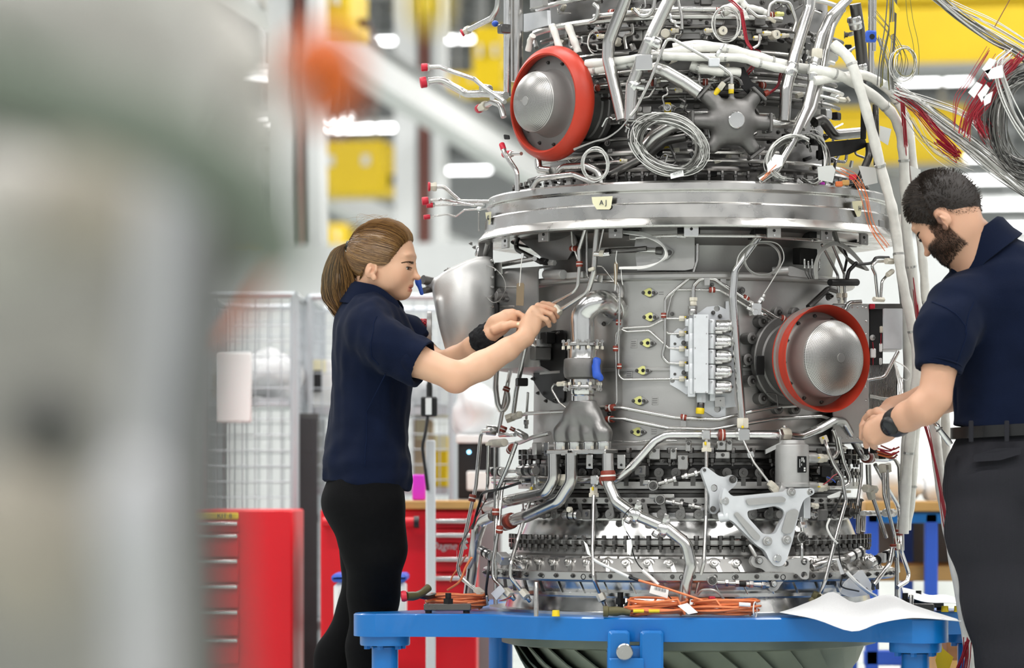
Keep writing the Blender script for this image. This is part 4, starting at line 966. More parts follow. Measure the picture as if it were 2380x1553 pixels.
for (x, y, w_) in ((2088, 1238, 22), (2080, 1272, 24)): band('p', (x, y - 7), (x, y + 7), w_, .605)
blk('p', 2084, 1264, 2098, 1278, .62, .008, 'cream', 'bracket')
nut('p', (1900, 1378, .59), (1892, 1398, .58), 22, .59, 'olive'); nut('p', (1893, 1394, .585), (1884, 1402, .58), 22, .585, 'olive')
# ---- intake covers
mat('plate_steel', '#a09c97', .42, .55, var=.08, vscale=20)
mat('plate_grey', '#8b8987', .5, .35, var=.06, vscale=20)
def perforated():
    m = mat('perforated', '#b3b1ae', .38, .85); nt = m.node_tree; b = nt.nodes['Principled BSDF']
    tc = nt.nodes.new('ShaderNodeTexCoord'); sp = nt.nodes.new('ShaderNodeSeparateXYZ'); nt.links.new(tc.outputs['Object'], sp.inputs[0])
    def mt(op, a, b_=None):
        n = nt.nodes.new('ShaderNodeMath'); n.operation = op
        for i, q in enumerate((a, b_)):
            if q is None: continue
            if isinstance(q, (int, float)): n.inputs[i].default_value = q
            else: nt.links.new(q, n.inputs[i])
        return n.outputs[0]
    r = mt('SQRT', mt('ADD', mt('MULTIPLY', sp.outputs[0], sp.outputs[0]), mt('MULTIPLY', sp.outputs[1], sp.outputs[1])))
    an = mt('ARCTAN2', sp.outputs[1], sp.outputs[0])
    h = mt('MULTIPLY', mt('ADD', mt('SINE', mt('MULTIPLY', r, 1850.)), .25), mt('ADD', mt('SINE', mt('MULTIPLY', an, 140.)), .6))
    inside = mt('MULTIPLY', mt('GREATER_THAN', r, .012), mt('GREATER_THAN', h, .35))
    mx = nt.nodes.new('ShaderNodeMix'); mx.data_type = 'RGBA'; nt.links.new(inside, mx.inputs[0]); mx.inputs[6].default_value = lin('#b9b7b4'); mx.inputs[7].default_value = lin('#454341')
    nt.links.new(mx.outputs[2], b.inputs['Base Color'])
perforated()
def cover(c, n, R, dome, domeh, label, style):
    A = axes(n); T = Matrix.Translation(c) @ A
    def lz(name, prof, m, parent, nn=64):
        me = tomesh(name, MB().lathe(prof, n=nn), m, V((0, 0, 0)), 40); return inst(name, me, parent, T)
    neck = lz('intake_neck', [(.05, -.20), (.108, -.15), (.108, -.118), (.098, -.108), (.096, -.06), (.10, -.05), (.098, -.04), (R * .8, -.026), (R * .8, -.02), (0, -.018)], 'cast_grey', eng)
    lz('flange', [(.07, -.135), (.122, -.135), (.125, -.131), (.125, -.115), (.122, -.112), (.07, -.112)], 'cast_grey', neck)
    plate = lz('face_plate', [(R * .98, -.024 if style == 'in' else -.012), (R * .98, -.016 if style == 'in' else -.002), (dome * 1.12, -.012 if style == 'in' else 0), (dome * 1.05, -.006 if style == 'in' else .004), (dome, .012), (dome, domeh), (dome * .985, domeh + .006)], 'plate_grey' if style == 'in' else 'plate_steel', neck)
    hood = lz('perforated_dome', [(dome * .99, domeh + .004), (dome * .95, domeh + .010), (dome * .75, domeh + .022), (dome * .5, domeh + .030), (dome * .25, domeh + .0345), (.012, domeh + .0358), (.012, domeh + .0375), (0, domeh + .0375)], 'perforated', neck, 72)
    for i in range(12):
        a = 2 * PI * i / 12 + .1; p = T @ V((R * .72 * math.cos(a), R * .72 * math.sin(a), -.014)) if style == 'in' else T @ V((R * .80 * math.cos(a), R * .80 * math.sin(a), 0))
        bolt(p, n, .0048, BOLT, neck)
    if style == 'in': pr = [(R * .97, -.034), (R * .985, -.03), (R, -.024), (R * 1.0, -.014), (R * .965, .002), (R * .90, .012), (R * .86, .017), (R * .83, .016), (R * .815, .008), (R * .82, -.004), (R * .86, -.014), (R * .9, -.02)]
    else: pr = [(R * .86, -.022), (R * .95, -.023), (R * .965, -.020), (R * .965, -.017), (R * .88, -.010), (R * .87, -.004), (R * .89, .010), (R * .95, .034), (R * .995, .044), (R * 1.0, .041), (R * .97, .03), (R * .92, .0), (R * .93, -.018)]
    rg = lz('red_cover_ring', pr, 'red_rubber', neck, 96)
    rg['label'] = label
    if style != 'in':
        for i in range(16):
            a = 2 * PI * i / 16; p = T @ V((R * .92 * math.cos(a), R * .92 * math.sin(a), -.0175)); inst('rivet', RIVET, neck, Matrix.Translation(p) @ A @ Matrix.Scale(.003, 4))
    return neck
# left cover: centre by ray and radius from the engine's axis
def cover_pos(px, py, ang, r):
    n = V((math.sin(ang), -math.cos(ang), 0)); D = DAX - math.cos(ang) * r
    return V((AX + n.x * r, AY + n.y * r, CAM.z - (py - HY) / F * D)), n
c1, n1 = cover_pos(1270, 240, math.radians(-49), .53)
cover(c1, n1, .156, .083, .044, 'red rubber ring round the grey perforated intake dome', 'in')
c2, n2 = cover_pos(1915, 835, math.radians(33), .565)
neck2 = cover(c2 + V((.010, -.004, 0)), n2, .143, .102, .062, 'red flared ring round the steel perforated dome', 'out')
A2 = axes(n2)
for i in range(14):                         # scalloped casing flange behind the right cover
    a = 2 * PI * i / 14; p = Matrix.Translation(c2) @ A2 @ V((.132 * math.cos(a), .132 * math.sin(a), -.116))
    o = part('lug', MB().lathe([(.016, -.03), (.016, .002), (.013, .004), (0, .004)], p, 14, n2), 'cast_grey', neck2); bolt(p + n2 * .004, n2, .0062, BOLT, o)
blk('d', 208, 690, 290, 860, .50, .006, 'black_steel', 'bracket'); pipe('d', [(300, 1010), (390, 1020), (400, 1130)], 12, .5, 'steel_dark')
blk('d', 100, 755, 175, 783, .45, .01, 'steel_bright', 'bracket')
# ================================================================ engine: parts under the ring
for (x, y, m) in ((1172, 560, 'steel_brushed'), (1262, 545, 'titanium_dark'), (1430, 536, 'titanium_dark'), (1607, 532, 'steel_bright'), (1800, 536, 'titanium'), (1922, 542, 'titanium_dark'), (2010, 552, 'titanium_dark')):
    o = blk('p', x - 17, y - 17, x + 17, y + 17, .565, .008, m, 'bracket', b=.001); disc('p', x, y, 7, .567, .003, 'black_steel', 'hole', o)
    for dy in (-11, 11): zbolt('p', x, y + dy, .566, 4, o, BOLTB)
    blk('p', x - 12, y - 34, x + 12, y - 16, .555, .03, 'steel_dark', 'stay')
blk('p', 1082, 495, 1140, 535, .575, .004, 'titanium', 'splice_plate', b=.001); blk('p', 2032, 512, 2068, 545, .575, .004, 'titanium_dark', 'splice_plate', b=.001)
plate_h('a', [(270, 370), (690, 370), (690, 720), (620, 735), (260, 735), (240, 560)], [], .455, .004, 'titanium', 'blanking_panel')
for (x0, y0, x1, y1) in ((140, 355, 265, 470), (560, 355, 730, 460), (1130, 370, 1240, 500), (1540, 400, 1620, 500), (1850, 430, 1960, 560)): blk('a', x0, y0, x1, y1, .47, .05, 'black_steel', 'stay')
plate_h('h', [(930, 560), (1300, 440), (1390, 640), (1280, 790), (1080, 800)], [], .46, .004, 'titanium_dark', 'gusset')
seg('lug', 'h', (1120, 925, .475), (1280, 925, .49), 90, .48, 'cast_light', 20); blk('h', 1270, 900, 1480, 960, .48, .02, 'titanium', 'ledge')
pH = lambda pts, w_, r=.48, m='steel', **k: pipe('h', pts, w_, r, m, **k)
pH([(1590, 430), (1570, 650), (1555, 900), (1500, 1085), (1235, 1255), (1120, 1330)], 50, .50, 'steel'); pH([(1490, 470), (1420, 700), (1425, 850), (1408, 1035), (1370, 1085), (1160, 1200)], 34, .505, 'steel')
pH([(1490, 470), (1492, 940), (1530, 975), (1760, 990), (1790, 1040), (1780, 1400), (1760, 1553)], 20, .465); pH([(1350, 470), (1360, 640), (1410, 790)], 20, .49); pH([(1650, 470), (1600, 700), (1560, 740)], 24, .49); pH([(1540, 850), (1630, 850), (1740, 990)], 18, .465)
pH([(880, 560), (850, 650), (860, 700), (1080, 815)], 44, .5, 'steel_dark'); nut('h', (1080, 800), (1130, 815), 66, .5, 'black_steel'); nut('h', (1125, 815), (1200, 820), 56, .49, 'cast_light')
pH([(1690, 715), (1850, 705), (2030, 690)], 46, .50, 'steel_dark'); pH([(1560, 740), (1640, 745), (1700, 735)], 46, .51, 'steel_bright'); nut('h', (1610, 735), (1650, 735), 64, .51); nut('h', (1660, 720), (1700, 716), 56, .51, 'black_steel')
band('h', (1425, 805), (1425, 855), 62, .505); band('h', (1345, 690), (1400, 690), 50, .49); nut('h', (1205, 1215), (1250, 1275), 66, .505); seg('plug', 'h', (1510, 885), (1560, 868), 34, .52, 'cream')
blk('h', 1870, 540, 1940, 610, .5, .02, 'steel_brushed', 'bracket'); tag_plate('h', rnd([(1580, 930), (1635, 930), (1630, 995), (1585, 990)], 12), .48, .002, 'steel_bright'); blk('h', 1850, 400, 1960, 520, .5, .03, 'black_steel', 'stay')
# paper tags on strings
for (sx, sy, pts, r) in ((900, 820, [(858, 1010), (875, 1000), (915, 1000), (925, 1015), (918, 1207), (852, 1205)], .575), (1752, 790, [(1735, 830), (1755, 800), (1772, 830), (1760, 1020), (1738, 1010)], .525)):
    o = tag_plate('h', pts, r, .0008, 'tag_brown', 'paper_tag', label='brown paper inspection tag'); q = pts[1]; curve('h', [(sx + 10, sy - 80, r), (sx, sy, r), (q[0] + 8, q[1] + 30, r)], 9, r, 'wire_white', 'string', o)
curve('h', [(1745, 830), (1752, 950), (1745, 1070)], 8, .53, 'wire_white', 'string'); curve('h', [(1800, 880), (1805, 960), (1815, 1020)], 7, .53, 'wire_white', 'string')
o = blk('h', 478, 1115, 532, 1172, .59, .012, 'red_cap', 'red_plug', label='red two-pin plug'); 
for dx in (0, 26): seg('pin', 'h', (505 + dx, 1165), (522 + dx, 1192), 12, .585, 'cream', 8, o)
curve('h', [(490, 850), (560, 840), (660, 870), (740, 960), (755, 1060), (700, 1160), (640, 1175), (580, 1120)], 7, .585, 'wire_grey', 'thin_wire'); curve('h', [(410, 960), (420, 1030), (480, 1120)], 7, .59, 'wire_grey', 'thin_wire')
for i, y in enumerate((798, 948, 1038, 1125, 1215, 1302)):
    seg('stud', 'h', (545, y), (615, y), 34, .57, 'steel_dark', 10); seg('stud_tip', 'h', (610, y), (640, y), 24, .57, 'steel_brushed', 10)
for (y, x1) in ((1038, 860), (1212, 830)): seg('rib', 'h', (620, y), (x1, y), 18, .558, 'titanium', 8)
o = disc('h', 672, 1118, 80, .585, .03, 'cast_grey', 'boss'); plate_h('h', rnd([(620, 1150), (690, 1040), (765, 1150), (740, 1175), (640, 1170)], 20), [], .565, .012, 'cast_grey', 'boss_base', o); seg('connector', 'h', (682, 1180), (682, 1320), 44, .572, 'black_steel', 14)
rows = []
for i in range(33):
    dg_ = 165 + 41 * i / 32; t_ = min(1, max(0, (dg_ - 186) / 20)); t_ = t_ * t_ * (3 - 2 * t_); R0 = .555 - .085 * t_; a_ = math.radians(dg_)
    rows.append([V((AX + (.435 + (R0 - .435) * f) * math.cos(a_), AY + (.435 + (R0 - .435) * f) * math.sin(a_), zf(y, .555))) for f, y in ((0, 598), (.9, 600), (1, 610), (1, 700), (.95, 704), (.95, 712), (1, 716), (.98, 800), (.85, 838), (0, 850))])
part('side_casing', MB().sheet(rows, -.004), 'cast_light', eng)
# link arm to the side gearbox
pH([(380, 915), (520, 880), (700, 840), (1020, 780)], 44, .54, 'steel'); pH([(225, 890), (370, 935), (460, 975)], 46, .6, 'steel_dark')
for (x, y, r) in ((230, 890, .62), (358, 922, .6), (440, 975, .57)): o = disc('h', x, y, 56, r, .025, 'cast_grey', 'rod_end'); zbolt('h', x, y, r + .001, 32, o)
tag_plate('h', [(660, 818), (715, 815), (725, 920), (680, 925)], .555, .002, 'steel_bright'); tag_plate('h', rnd([(895, 735), (920, 730), (915, 810), (900, 810)], 8), .52, .002, 'steel_bright')
# side gearbox casting left of the engine
S = SDF(P(980, 870, 8.8) - V((.03, .22, .03)), P(1150, 580, 8.8) + V((.1, .14, .03)), .004)
def wedge(S, outline, D, dep, rd):         # rounded slab with a convex outline
    pp = [P(x, y, D) for x, y in outline]; n = len(pp); cx0 = sum(p.x for p in pp) / n; cz0 = sum(p.z for p in pp) / n; pl = []
    for i in range(n):
        a, b = pp[i], pp[(i + 1) % n]; ex, ez = b.x - a.x, b.z - a.z; L = math.hypot(ex, ez); nx, nz = ez / L, -ex / L
        if nx * (cx0 - a.x) + nz * (cz0 - a.z) > 0: nx, nz = -nx, -nz
        pl.append((nx, nz, nx * a.x + nz * a.z))
    y0 = pp[0].y
    def fn(X, Y, Z):
        d = None
        for nx, nz, c in pl:
            e = X * nx + Z * nz - c + rd; d = e if d is None else np.logaddexp(d * 120, e * 120) / 120
        e = np.abs(Y - y0) - dep / 2 + rd; d = np.logaddexp(d * 120, (e + 0 * d) * 120) / 120
        return d - rd
    S.put((min(p.x for p in pp), y0 - dep / 2, min(p.z for p in pp)), (max(p.x for p in pp), y0 + dep / 2, max(p.z for p in pp)), fn, .01)
wedge(S, [(1000, 690), (1003, 655), (1030, 632), (1112, 596), (1150, 600), (1150, 860), (1080, 850), (1048, 830), (1015, 740)], 8.76, .2, .02)
S.ell(P(1075, 730, 8.68), (.06, .05, .11), .03); S.cone(P(1000, 660, 8.72), P(1040, 660, 8.72), .016, .02, .01); S.cone(P(1020, 700, 8.66), P(1050, 850, 8.67), .008, .01, .012); S.cone(P(1052, 690, 8.655), P(1058, 820, 8.66), .006, .006, .012)
gb = sdf_part('side_gearbox', S, 'cast_silver', eng, smooth=2, label='pale cast side gearbox')
part('gearbox_port', MB().cyl(P(983, 650, 8.7), P(1005, 655, 8.72), .013, n=16).cyl(P(985, 676, 8.7), P(1005, 672, 8.72), .009, n=12), 'cast_grey', gb)
S = SDF(P(955, 700, 8.7) - V((.02, .04, .02)), P(1000, 630, 8.7) + V((.02, .04, .02)), .002)
S.cone(P(970, 648, 8.68), P(980, 682, 8.68), .008, .006, .004, flat=(0, 1, 0), fr=.4); S.ell(P(972, 655, 8.68), (.008, .006, .012), .004)
sdf_part('protective_film', S, 'blue_plastic', gb, label='blue film over the port')
mesh_sl = MB()
for i in range(16):
    a = 2 * PI * i / 16
    for s in (1, -1):
        mesh_sl.tube([P(950 + 46 * t / 6, 765, 8.74) + V((0, .028 * math.cos(a + s * t * .35), .028 * math.sin(a + s * t * .35))) for t in range(7)], .0016, 4)
part('mesh_sleeve', mesh_sl, 'red_cap', gb, label='red mesh sleeve')
part('sleeve_core', MB().cyl(P(950, 765, 8.74), P(996, 765, 8.74), .025, n=20), 'clamp_rust', gb); part('sleeve_flange', MB().cyl(P(993, 765, 8.74), P(1003, 765, 8.74), .05, n=28), 'cast_light', gb)
for (x, y) in ((1098, 566), (1106, 575), (1120, 560), (1124, 580), (1112, 590)): zbolt('p', x, y, .57, 9)
blk('p', 1095, 560, 1130, 610, .56, .04, 'cast_grey', 'flange_block'); seg('connector', 'p', (1108, 596, .585), (1116, 575, .58), 13, .58, 'steel_bright'); seg('flange_arc', 'p', (1126, 600, .57), (1134, 565, .57), 12, .57, 'cast_light')
# pipes and wires, right half
pA = lambda pts, w_, r=.48, m='steel', **k: pipe('a', pts, w_, r, m, **k)
pA([(250, 490), (560, 475), (1140, 480), (1560, 508), (1930, 545)], 26, .525); pA([(50, 585), (260, 583), (430, 588)], 42, .47); pA([(1640, 540), (1760, 770), (1772, 980)], 22, .5); pA([(1720, 540), (1808, 760), (1815, 980)], 22, .505)
o = plate_h('a', rnd([(390, 560), (460, 545), (540, 590), (480, 660), (400, 640)], 26), [], .463, .008, 'cast_light', 'port_flange'); seg('collar', 'a', (400, 588), (450, 592), 60, .47, 'steel_dark', 20, o); zbolt('a', 500, 603, .466, 34, o)
for (x, y) in ((1768, 905), (1812, 905)): nut('a', (x, y), (x, y + 34), 42, .505); nut('a', (x, y + 36), (x, y + 52), 34, .505, 'steel_brushed')
for x in (590, 1180, 1600): seg('sleeve', 'a', (x - 34, 478 + (x > 1500) * 30), (x + 34, 480 + (x > 1500) * 34), 34, .526, 'steel_brushed', 12)
for k in range(5):
    curve('a', [(155, 440 + k * 4), (330, 460 + k * 7), (450, 540 + k * 4), (480 - k * 5, 640), (330, 700 + k * 4), (125, 712 + k * 3)], 8, .53 + k * .002, 'wire_white', 'thin_wire')
    curve('a', [(1590 + k * 5, 800), (1585 + k * 6, 690), (1640, 570 + k * 8), (1740, 522 + k * 6), (1850, 570 + k * 9), (1990 - k * 5, 730)], 8, .54 + k * .002, 'wire_grey', 'thin_wire')
    curve('a', [(1700 + k * 9, 400), (1760 + k * 6, 560), (1850, 650 + k * 7), (1990 - k * 4, 735)], 8, .535 + k * .002, 'wire_dark', 'thin_wire')
for k in range(5): seg('terminal', 'a', (1510 + k * 28, 650 + k % 2 * 14), (1512 + k * 28, 720), 17, .48, 'steel_bright', 10); curve('a', [(1512 + k * 28, 720), (1520 + k * 22, 760), (1545 + k * 14, 800)], 7, .48, 'steel_dark', 'thin_wire')
blk('a', 1450, 570, 1640, 690, .46, .03, 'soot', 'terminal_box')
seg('lug', 'a', (1270, 740, .47), (1390, 735, .49), 62, .48, 'cast_light', 20); plate_h('a', rnd([(1370, 720), (1410, 700), (1700, 810), (1560, 790), (1390, 775)], 20), [], .475, .01, 'cast_light', 'lug_web')
pA([(1540, 1010), (1690, 870), (1760, 890)], 44, .475, 'steel_dark'); seg('boss', 'a', (1700, 825), (1905, 825), 54, .53, 'black_steel', 18); zbolt('a', 1685, 930, .47, 50); zbolt('a', 1040, 885, .45, 44)
for (pts, w_) in (([(2060, 960), (2040, 760), (2010, 700), (2050, 668), (2130, 665)], 24), ([(2080, 960), (2090, 815), (2150, 750)], 22)): pipe('a', pts, w_, .62)
nut('a', (2120, 665, .63), (2170, 668, .63), 50, .63); nut('a', (2130, 770, .63), (2170, 740, .63), 40, .63); nut('a', (2030, 950), (2100, 955), 40, .62); 
pA([(1900, 680), (1840, 740), (1830, 800)], 30, .55, 'black_steel'); curve('a', [(1900, 690), (2010, 680), (2050, 640), (2140, 640)], 24, .58, 'black_steel', 'hose')
pA([(1800, 560), (1830, 640), (1810, 740)], 20, .52, 'black_steel')
# tape labels on the ring
for (x0, y0, x1, y1, t, tx) in ((1375, 456, 1424, 487, 'A J', 1402), (1980, 466, 2005, 504, 'H', 1998), (1128, 492, 1142, 522, 'AK', 1135)):
    ps = pts3('p', [(x0, y0 + 2), (x1, y0), (x1 - 4, y1 - 4), (x1 - 8, y1), (x0 + 12, y1), (x0 + 2, y0 + 16)], .5775)
    o = part('tape_label', MB().add(ps, [tuple(range(6))]), 'paper_cream', eng, flat=True, label='torn masking tape with pen letters'); write('p', tx, (y0 + y1) / 2, .5782, t, 12, 'ink', o)
# ================================================================ engine: upper core
rng = random.Random(3)
pM = lambda pts, w_, r=.46, m='steel', **k: pipe('m', pts, w_, r, m, **k)
pM([(300, -160), (245, 0), (118, 330), (112, 460), (225, 940)], 98, .53, 'steel', bend=1.2, n=20); pM([(640, -100), (590, 0), (430, 330), (300, 670), (288, 940)], 100, .545, 'steel', bend=1.4, n=20)
pM([(1700, -120), (1690, 60), (1580, 420), (1510, 700), (1495, 950)], 96, .52, 'steel', bend=1.3, n=20)
band('m', (412, 310), (520, 350), 112, .545, eng, 'steel_bright'); blk('m', 325, 425, 460, 550, .575, .05, 'steel_bright', 'clamp_block'); band('m', (290, 650), (350, 690), 108, .545, eng, 'steel_bright'); nut('m', (340, 680), (400, 690), 40, .565, 'steel_bright'); nut('m', (480, 350), (520, 365), 40, .565, 'steel_bright')
band('m', (1560, 500), (1530, 600), 112, .52, eng, 'steel_bright')
pM([(440, 520), (560, 560), (700, 640), (830, 730)], 110, .52, 'steel', bend=1.5, n=20); pM([(740, 970), (620, 980), (470, 1080), (360, 1200)], 110, .48, 'steel', n=18); pM([(720, 1070), (560, 1100), (420, 1220), (130, 1370), (-60, 1400)], 80, .47, 'steel_dark', n=16)
pM([(1380, 960), (1440, 975), (1620, 975)], 70, .52, 'steel', n=16)
pipe('w', [(420, -80), (370, 0), (230, 130), (165, 270), (130, 410), (95, 660), (50, 850), (-60, 1100), (-190, 1330), (-330, 1420)], 74, .56, 'steel', bend=1.4, n=16); pipe('w', [(330, 60), (250, 200), (200, 400), (160, 620), (100, 850), (10, 1010)], 62, .54, 'steel', n=16)
nut('w', (133, 385, .56), (128, 460, .56), 96, .56); seg('connector', 'w', (126, 460, .56), (112, 500, .56), 84, .56, 'steel_brushed'); band('w', (110, 510), (95, 640), 82, .56, eng, 'steel_bright')
pipe('w', [(430, 30), (460, 220), (480, 400), (500, 640)], 92, .55, 'steel_dark', n=18); pipe('w', [(556, -40), (556, 620)], 46, .6, 'steel', n=14); pipe('w', [(585, -40), (580, 400)], 30, .62, 'steel'); band('w', (420, 130), (440, 230), 104, .55, eng, 'steel_bright'); band('w', (470, 500), (480, 560), 100, .55, eng, 'steel_bright')
o = part('blue_clamp', MB().rbox(P(2024, 85, 8.18), (.028, .02, .03), .003), 'blue_plastic', eng, label='blue plastic clamp'); part('socket', MB().cyl(P(2027, 85, 8.17), P(2027, 85, 8.166), .007, n=14), 'black_plastic', o)
seg('strut', 'w', (560, 410), (580, 640), 30, .6, 'steel_brushed'); nut('w', (580, 620), (585, 660), 44, .6); pipe('w', [(110, 960), (170, 930), (260, 1060), (480, 1040)], 84, .5, 'steel_dark', bend=1.3, n=18)
plate_h('w', [(150, 1120), (500, 1085), (515, 1150), (400, 1210), (230, 1235), (150, 1260)], [], .545, .006, 'black_steel', 'bracket'); pipe('w', [(540, 1120), (545, 1220), (470, 1400), (430, 1480)], 62, .56, 'steel_dark', n=16)
seg('vertical_stay', 'w', (500, 640), (495, 1090), 46, .555, 'black_steel', 8); seg('vertical_stay', 'w', (590, 820), (600, 1300), 50, .58, 'steel_dark', 12)
pipe('e', [(740, -80), (740, 760)], 60, .53, 'steel_bright', n=16, name='post'); pipe('e', [(815, -80), (815, 640)], 92, .50, 'steel', n=20, name='post'); blk('e', 868, -30, 1060, 60, .5, .02, 'steel_brushed', 'box_bracket')
plate_h('e', [(868, 110), (1050, 80), (1060, 200), (868, 250)], [], .47, .01, 'silver_paint', 'box_bracket'); blk('e', 640, 190, 712, 260, .6, .03, 'steel_dark', 'bracket')
part('film_ball', MB().ball(P(1151, 55, 8.75), (.010, .01, .009)), 'blue_plastic', eng, label='blue film wad')
# capped pipe ends left of the engine
def capped(z, pts, w_, r, nutw, capw, m='steel', collar=True):
    o = pipe(z, pts, w_, r, m, n=14); a, b = pts[1], pts[0]; d = math.hypot(b[0] - a[0], b[1] - a[1]); u = ((b[0] - a[0]) / d, (b[1] - a[1]) / d); k = ZM[z][2]
    f = lambda t: (b[0] + u[0] * t * k, b[1] + u[1] * t * k)
    if collar: nut(z, f(0), f(8), nutw, r, 'cream', o); nut(z, f(7), f(16), nutw * .85, r, 'cream', o); s0 = 15
    else: nut(z, f(-3), f(2), nutw, r, 'steel_brushed', o); s0 = 1
    seg('red_cap', z, f(s0), f(s0 + (5 if collar else 15)), capw, r, 'red_cap', 18, o, label='red plastic pipe cap'); return o
capped('e', [(440, 232), (620, 140), (662, 70), (668, -40)], 44, .62, 66, 60); capped('e', [(118, 528), (210, 525), (300, 560), (480, 620), (560, 690), (720, 800)], 36, .64, 64, 62, collar=False); capped('e', [(110, 642), (220, 625), (300, 672), (420, 738), (560, 735), (730, 750)], 58, .62, 92, 88, collar=False)
capped('e', [(575, 825), (625, 800), (690, 825), (712, 920)], 46, .6, 74, 70); capped('e', [(770, 1208), (800, 1206), (850, 1206)], 30, .56, 50, 56, collar=False); capped('e', [(712, 1180), (720, 1205), (815, 1345), (820, 1500)], 40, .6, 44, 46, collar=False)
capped('h', [(135, 132), (200, 132), (290, 215), (345, 262), (620, 265)], 34, .64, 90, 84); capped('h', [(65, 258), (180, 246), (320, 272), (480, 302)], 26, .66, 76, 74, collar=False); capped('h', [(105, 298), (300, 292), (560, 296)], 22, .65, 50, 50, collar=False); capped('h', [(80, 402), (230, 382), (305, 402), (385, 342), (580, 330)], 17, .64, 44, 44, collar=False)
nut('h', (510, 330), (545, 330), 40, .64, 'steel_bright')
for (x, y) in ((283, 500), (365, 745), (620, 765)): o = tag_plate('e', rnd([(x - 18, y - 26), (x + 18, y - 26), (x + 18, y + 22), (x - 18, y + 22)], 14), .63, .002, 'steel_bright', 'lug'); 
band('e', (545, 690), (600, 700), 66, .62, eng, 'steel_brushed'); o = tag_plate('e', rnd([(710, 1055), (750, 1060), (755, 1095), (715, 1095)], 10), .6, .003, 'black_steel', 'lug')
# star manifold
cs = E(*zp('m', 1095, 955), .515); ns = radial(cs); ss = wm('m', 1, cs); Rs = Rt(ns)
def sp(x, y, d=0.): return cs + Rs @ V(((x - 1095) * ss, -d, -(y - 955) * ss))
S = SDF(cs - V((.16, .1, .12)), cs + V((.16, .1, .12)), .0028)
S.ell(cs + ns * -.005, (178 * ss, .042, 186 * ss), .01, Rs.to_4x4())
for (x, y) in ((880, 760), (790, 955), (930, 1150), (1255, 1160), (1370, 960), (1270, 760)): S.cone(sp(1095 + (x - 1095) * .3, 955 + (y - 955) * .3, -.006), sp(x, y, -.006), 66 * ss, 56 * ss, .016)
S.cone(sp(1080, 850), sp(1080, 740), 22 * ss, 22 * ss, .006); S.cone(sp(1000, 800), sp(930, 730), 22 * ss, 22 * ss, .006)
S.ell(sp(1095, 955, .05), (74 * ss, .014, 74 * ss), .014, Rs.to_4x4(), op='s')
star = sdf_part('star_manifold', S, 'cast_grey', eng, smooth=2, label='grey cast star-shaped manifold')
part('centre_cap', MB().lathe([(66 * ss, -.01), (66 * ss, .003), (60 * ss, .005), (0, .005)], cs + ns * .035, 32, ns), 'steel_bright', star)
for (x, y) in ((850, 728), (760, 955), (1285, 1200), (1395, 960), (1300, 735)):
    u = unit(sp(x, y) - cs); part('arm_flange', MB().rbox(sp(x, y, -.006), (150 * ss, 24 * ss, 120 * ss), .002, Matrix((unit(u.cross(ns)), u, ns)).transposed()), 'cast_grey', star)
    for s in (-1, 1): bolt(sp(x, y, -.006) + unit(u.cross(ns)) * s * 58 * ss - u * 14 * ss, -u, .004, BOLT, star)
for (a, b) in (((1078, 735), (1078, 660)), ((945, 745), (1020, 650))): seg('fitting', 'm', (a[0], a[1], .52), ((a[0] + b[0]) / 2, (a[1] + b[1]) / 2, .52), 44, .52, 'mark_yellow', 10, star); nut('m', ((a[0] + b[0]) / 2, (a[1] + b[1]) / 2 + 5, .52), (b[0], b[1], .52), 50, .52, 'cream', star)
plate_h('m', [(1145, 530), (1180, 525), (1240, 640), (1340, 710), (1345, 790), (1240, 760), (1165, 690)], [], .49, .005, 'black_steel', 'bracket')
pM([(1082, 660), (1085, 590), (1010, 530), (880, 450), (620, 305), (575, 310), (545, 370), (440, 640), (330, 860), (290, 910)], 26, .57, 'steel'); blk('m', 905, 455, 990, 520, .585, .02, 'silver_paint', 'tee'); nut('m', (960, 440), (1000, 390), 34, .58, 'steel_bright'); nut('m', (995, 390), (1020, 345), 26, .58, 'steel_bright'); pM([(1010, 650), (1090, 600), (1140, 620), (1160, 670)], 34, .5, 'steel_dark')
# wrapped white harness across the core
def hose(pts, w_, D=None, z='p', r=.5, m='wrap', name='wrapped_hose', parent=None, ties=0):
    ps = [P(q[0], q[1], q[2] if len(q) > 2 else D) for q in pts] if D else pts3(z, pts, r)
    path = smooth_path(ps, 6); R = (w_ / ZM[z][2]) * (ps[0].y - CAM.y) / F / 2
    rad = [R * (1 + .07 * math.sin(i * 1.3) + rng.uniform(-.04, .04)) for i in range(len(path))]
    o = part(name, MB().tube(path, rad, 12), m, parent or eng, 60)
    for k in range(ties):
        i = int((k + .5) / ties * (len(path) - 1)); d = unit(path[i + 1] - path[i]); part('cable_tie', MB().tube([path[i] - d * .003, path[i] + d * .003], R * 1.12, 10), 'wire_grey', o)
    return o
hose([(-60, 560), (100, 535), (300, 490), (450, 450), (650, 405), (900, 370), (1120, 400), (1400, 480), (1600, 530), (1800, 560)], 76, z='m', r=.505, ties=7); hose([(-60, 500), (200, 480), (420, 445), (660, 445), (950, 450), (1150, 455), (1300, 500), (1500, 545)], 66, z='m', r=.515, ties=4); hose([(760, 510), (850, 540), (1000, 560), (1150, 570)], 80, z='m', r=.49, ties=2); hose([(620, 370), (820, 345), (1050, 375)], 60, z='m', r=.50)
hose([(1010, 90), (1100, 60), (1170, 120), (1180, 160)], 80, z='m', r=.46, ties=1); hose([(1090, 20), (1150, 0), (1190, 60)], 60, z='m', r=.45); hose([(1190, 60), (1250, 70), (1320, 90), (1350, 110)], 62, z='m', r=.45); hose([(-120, 420), (-150, 330), (-200, 200)], 60, z='m', r=.47); hose([(905, 400), (920, 320), (940, 280)], 50, z='e', r=.50); hose([(1150, 380), (1110, 250), (1090, 200)], 56, z='e', r=.49)
hose([(1860, 500), (1950, 540), (2000, 575)], 60, z='m', r=.53) if False else None
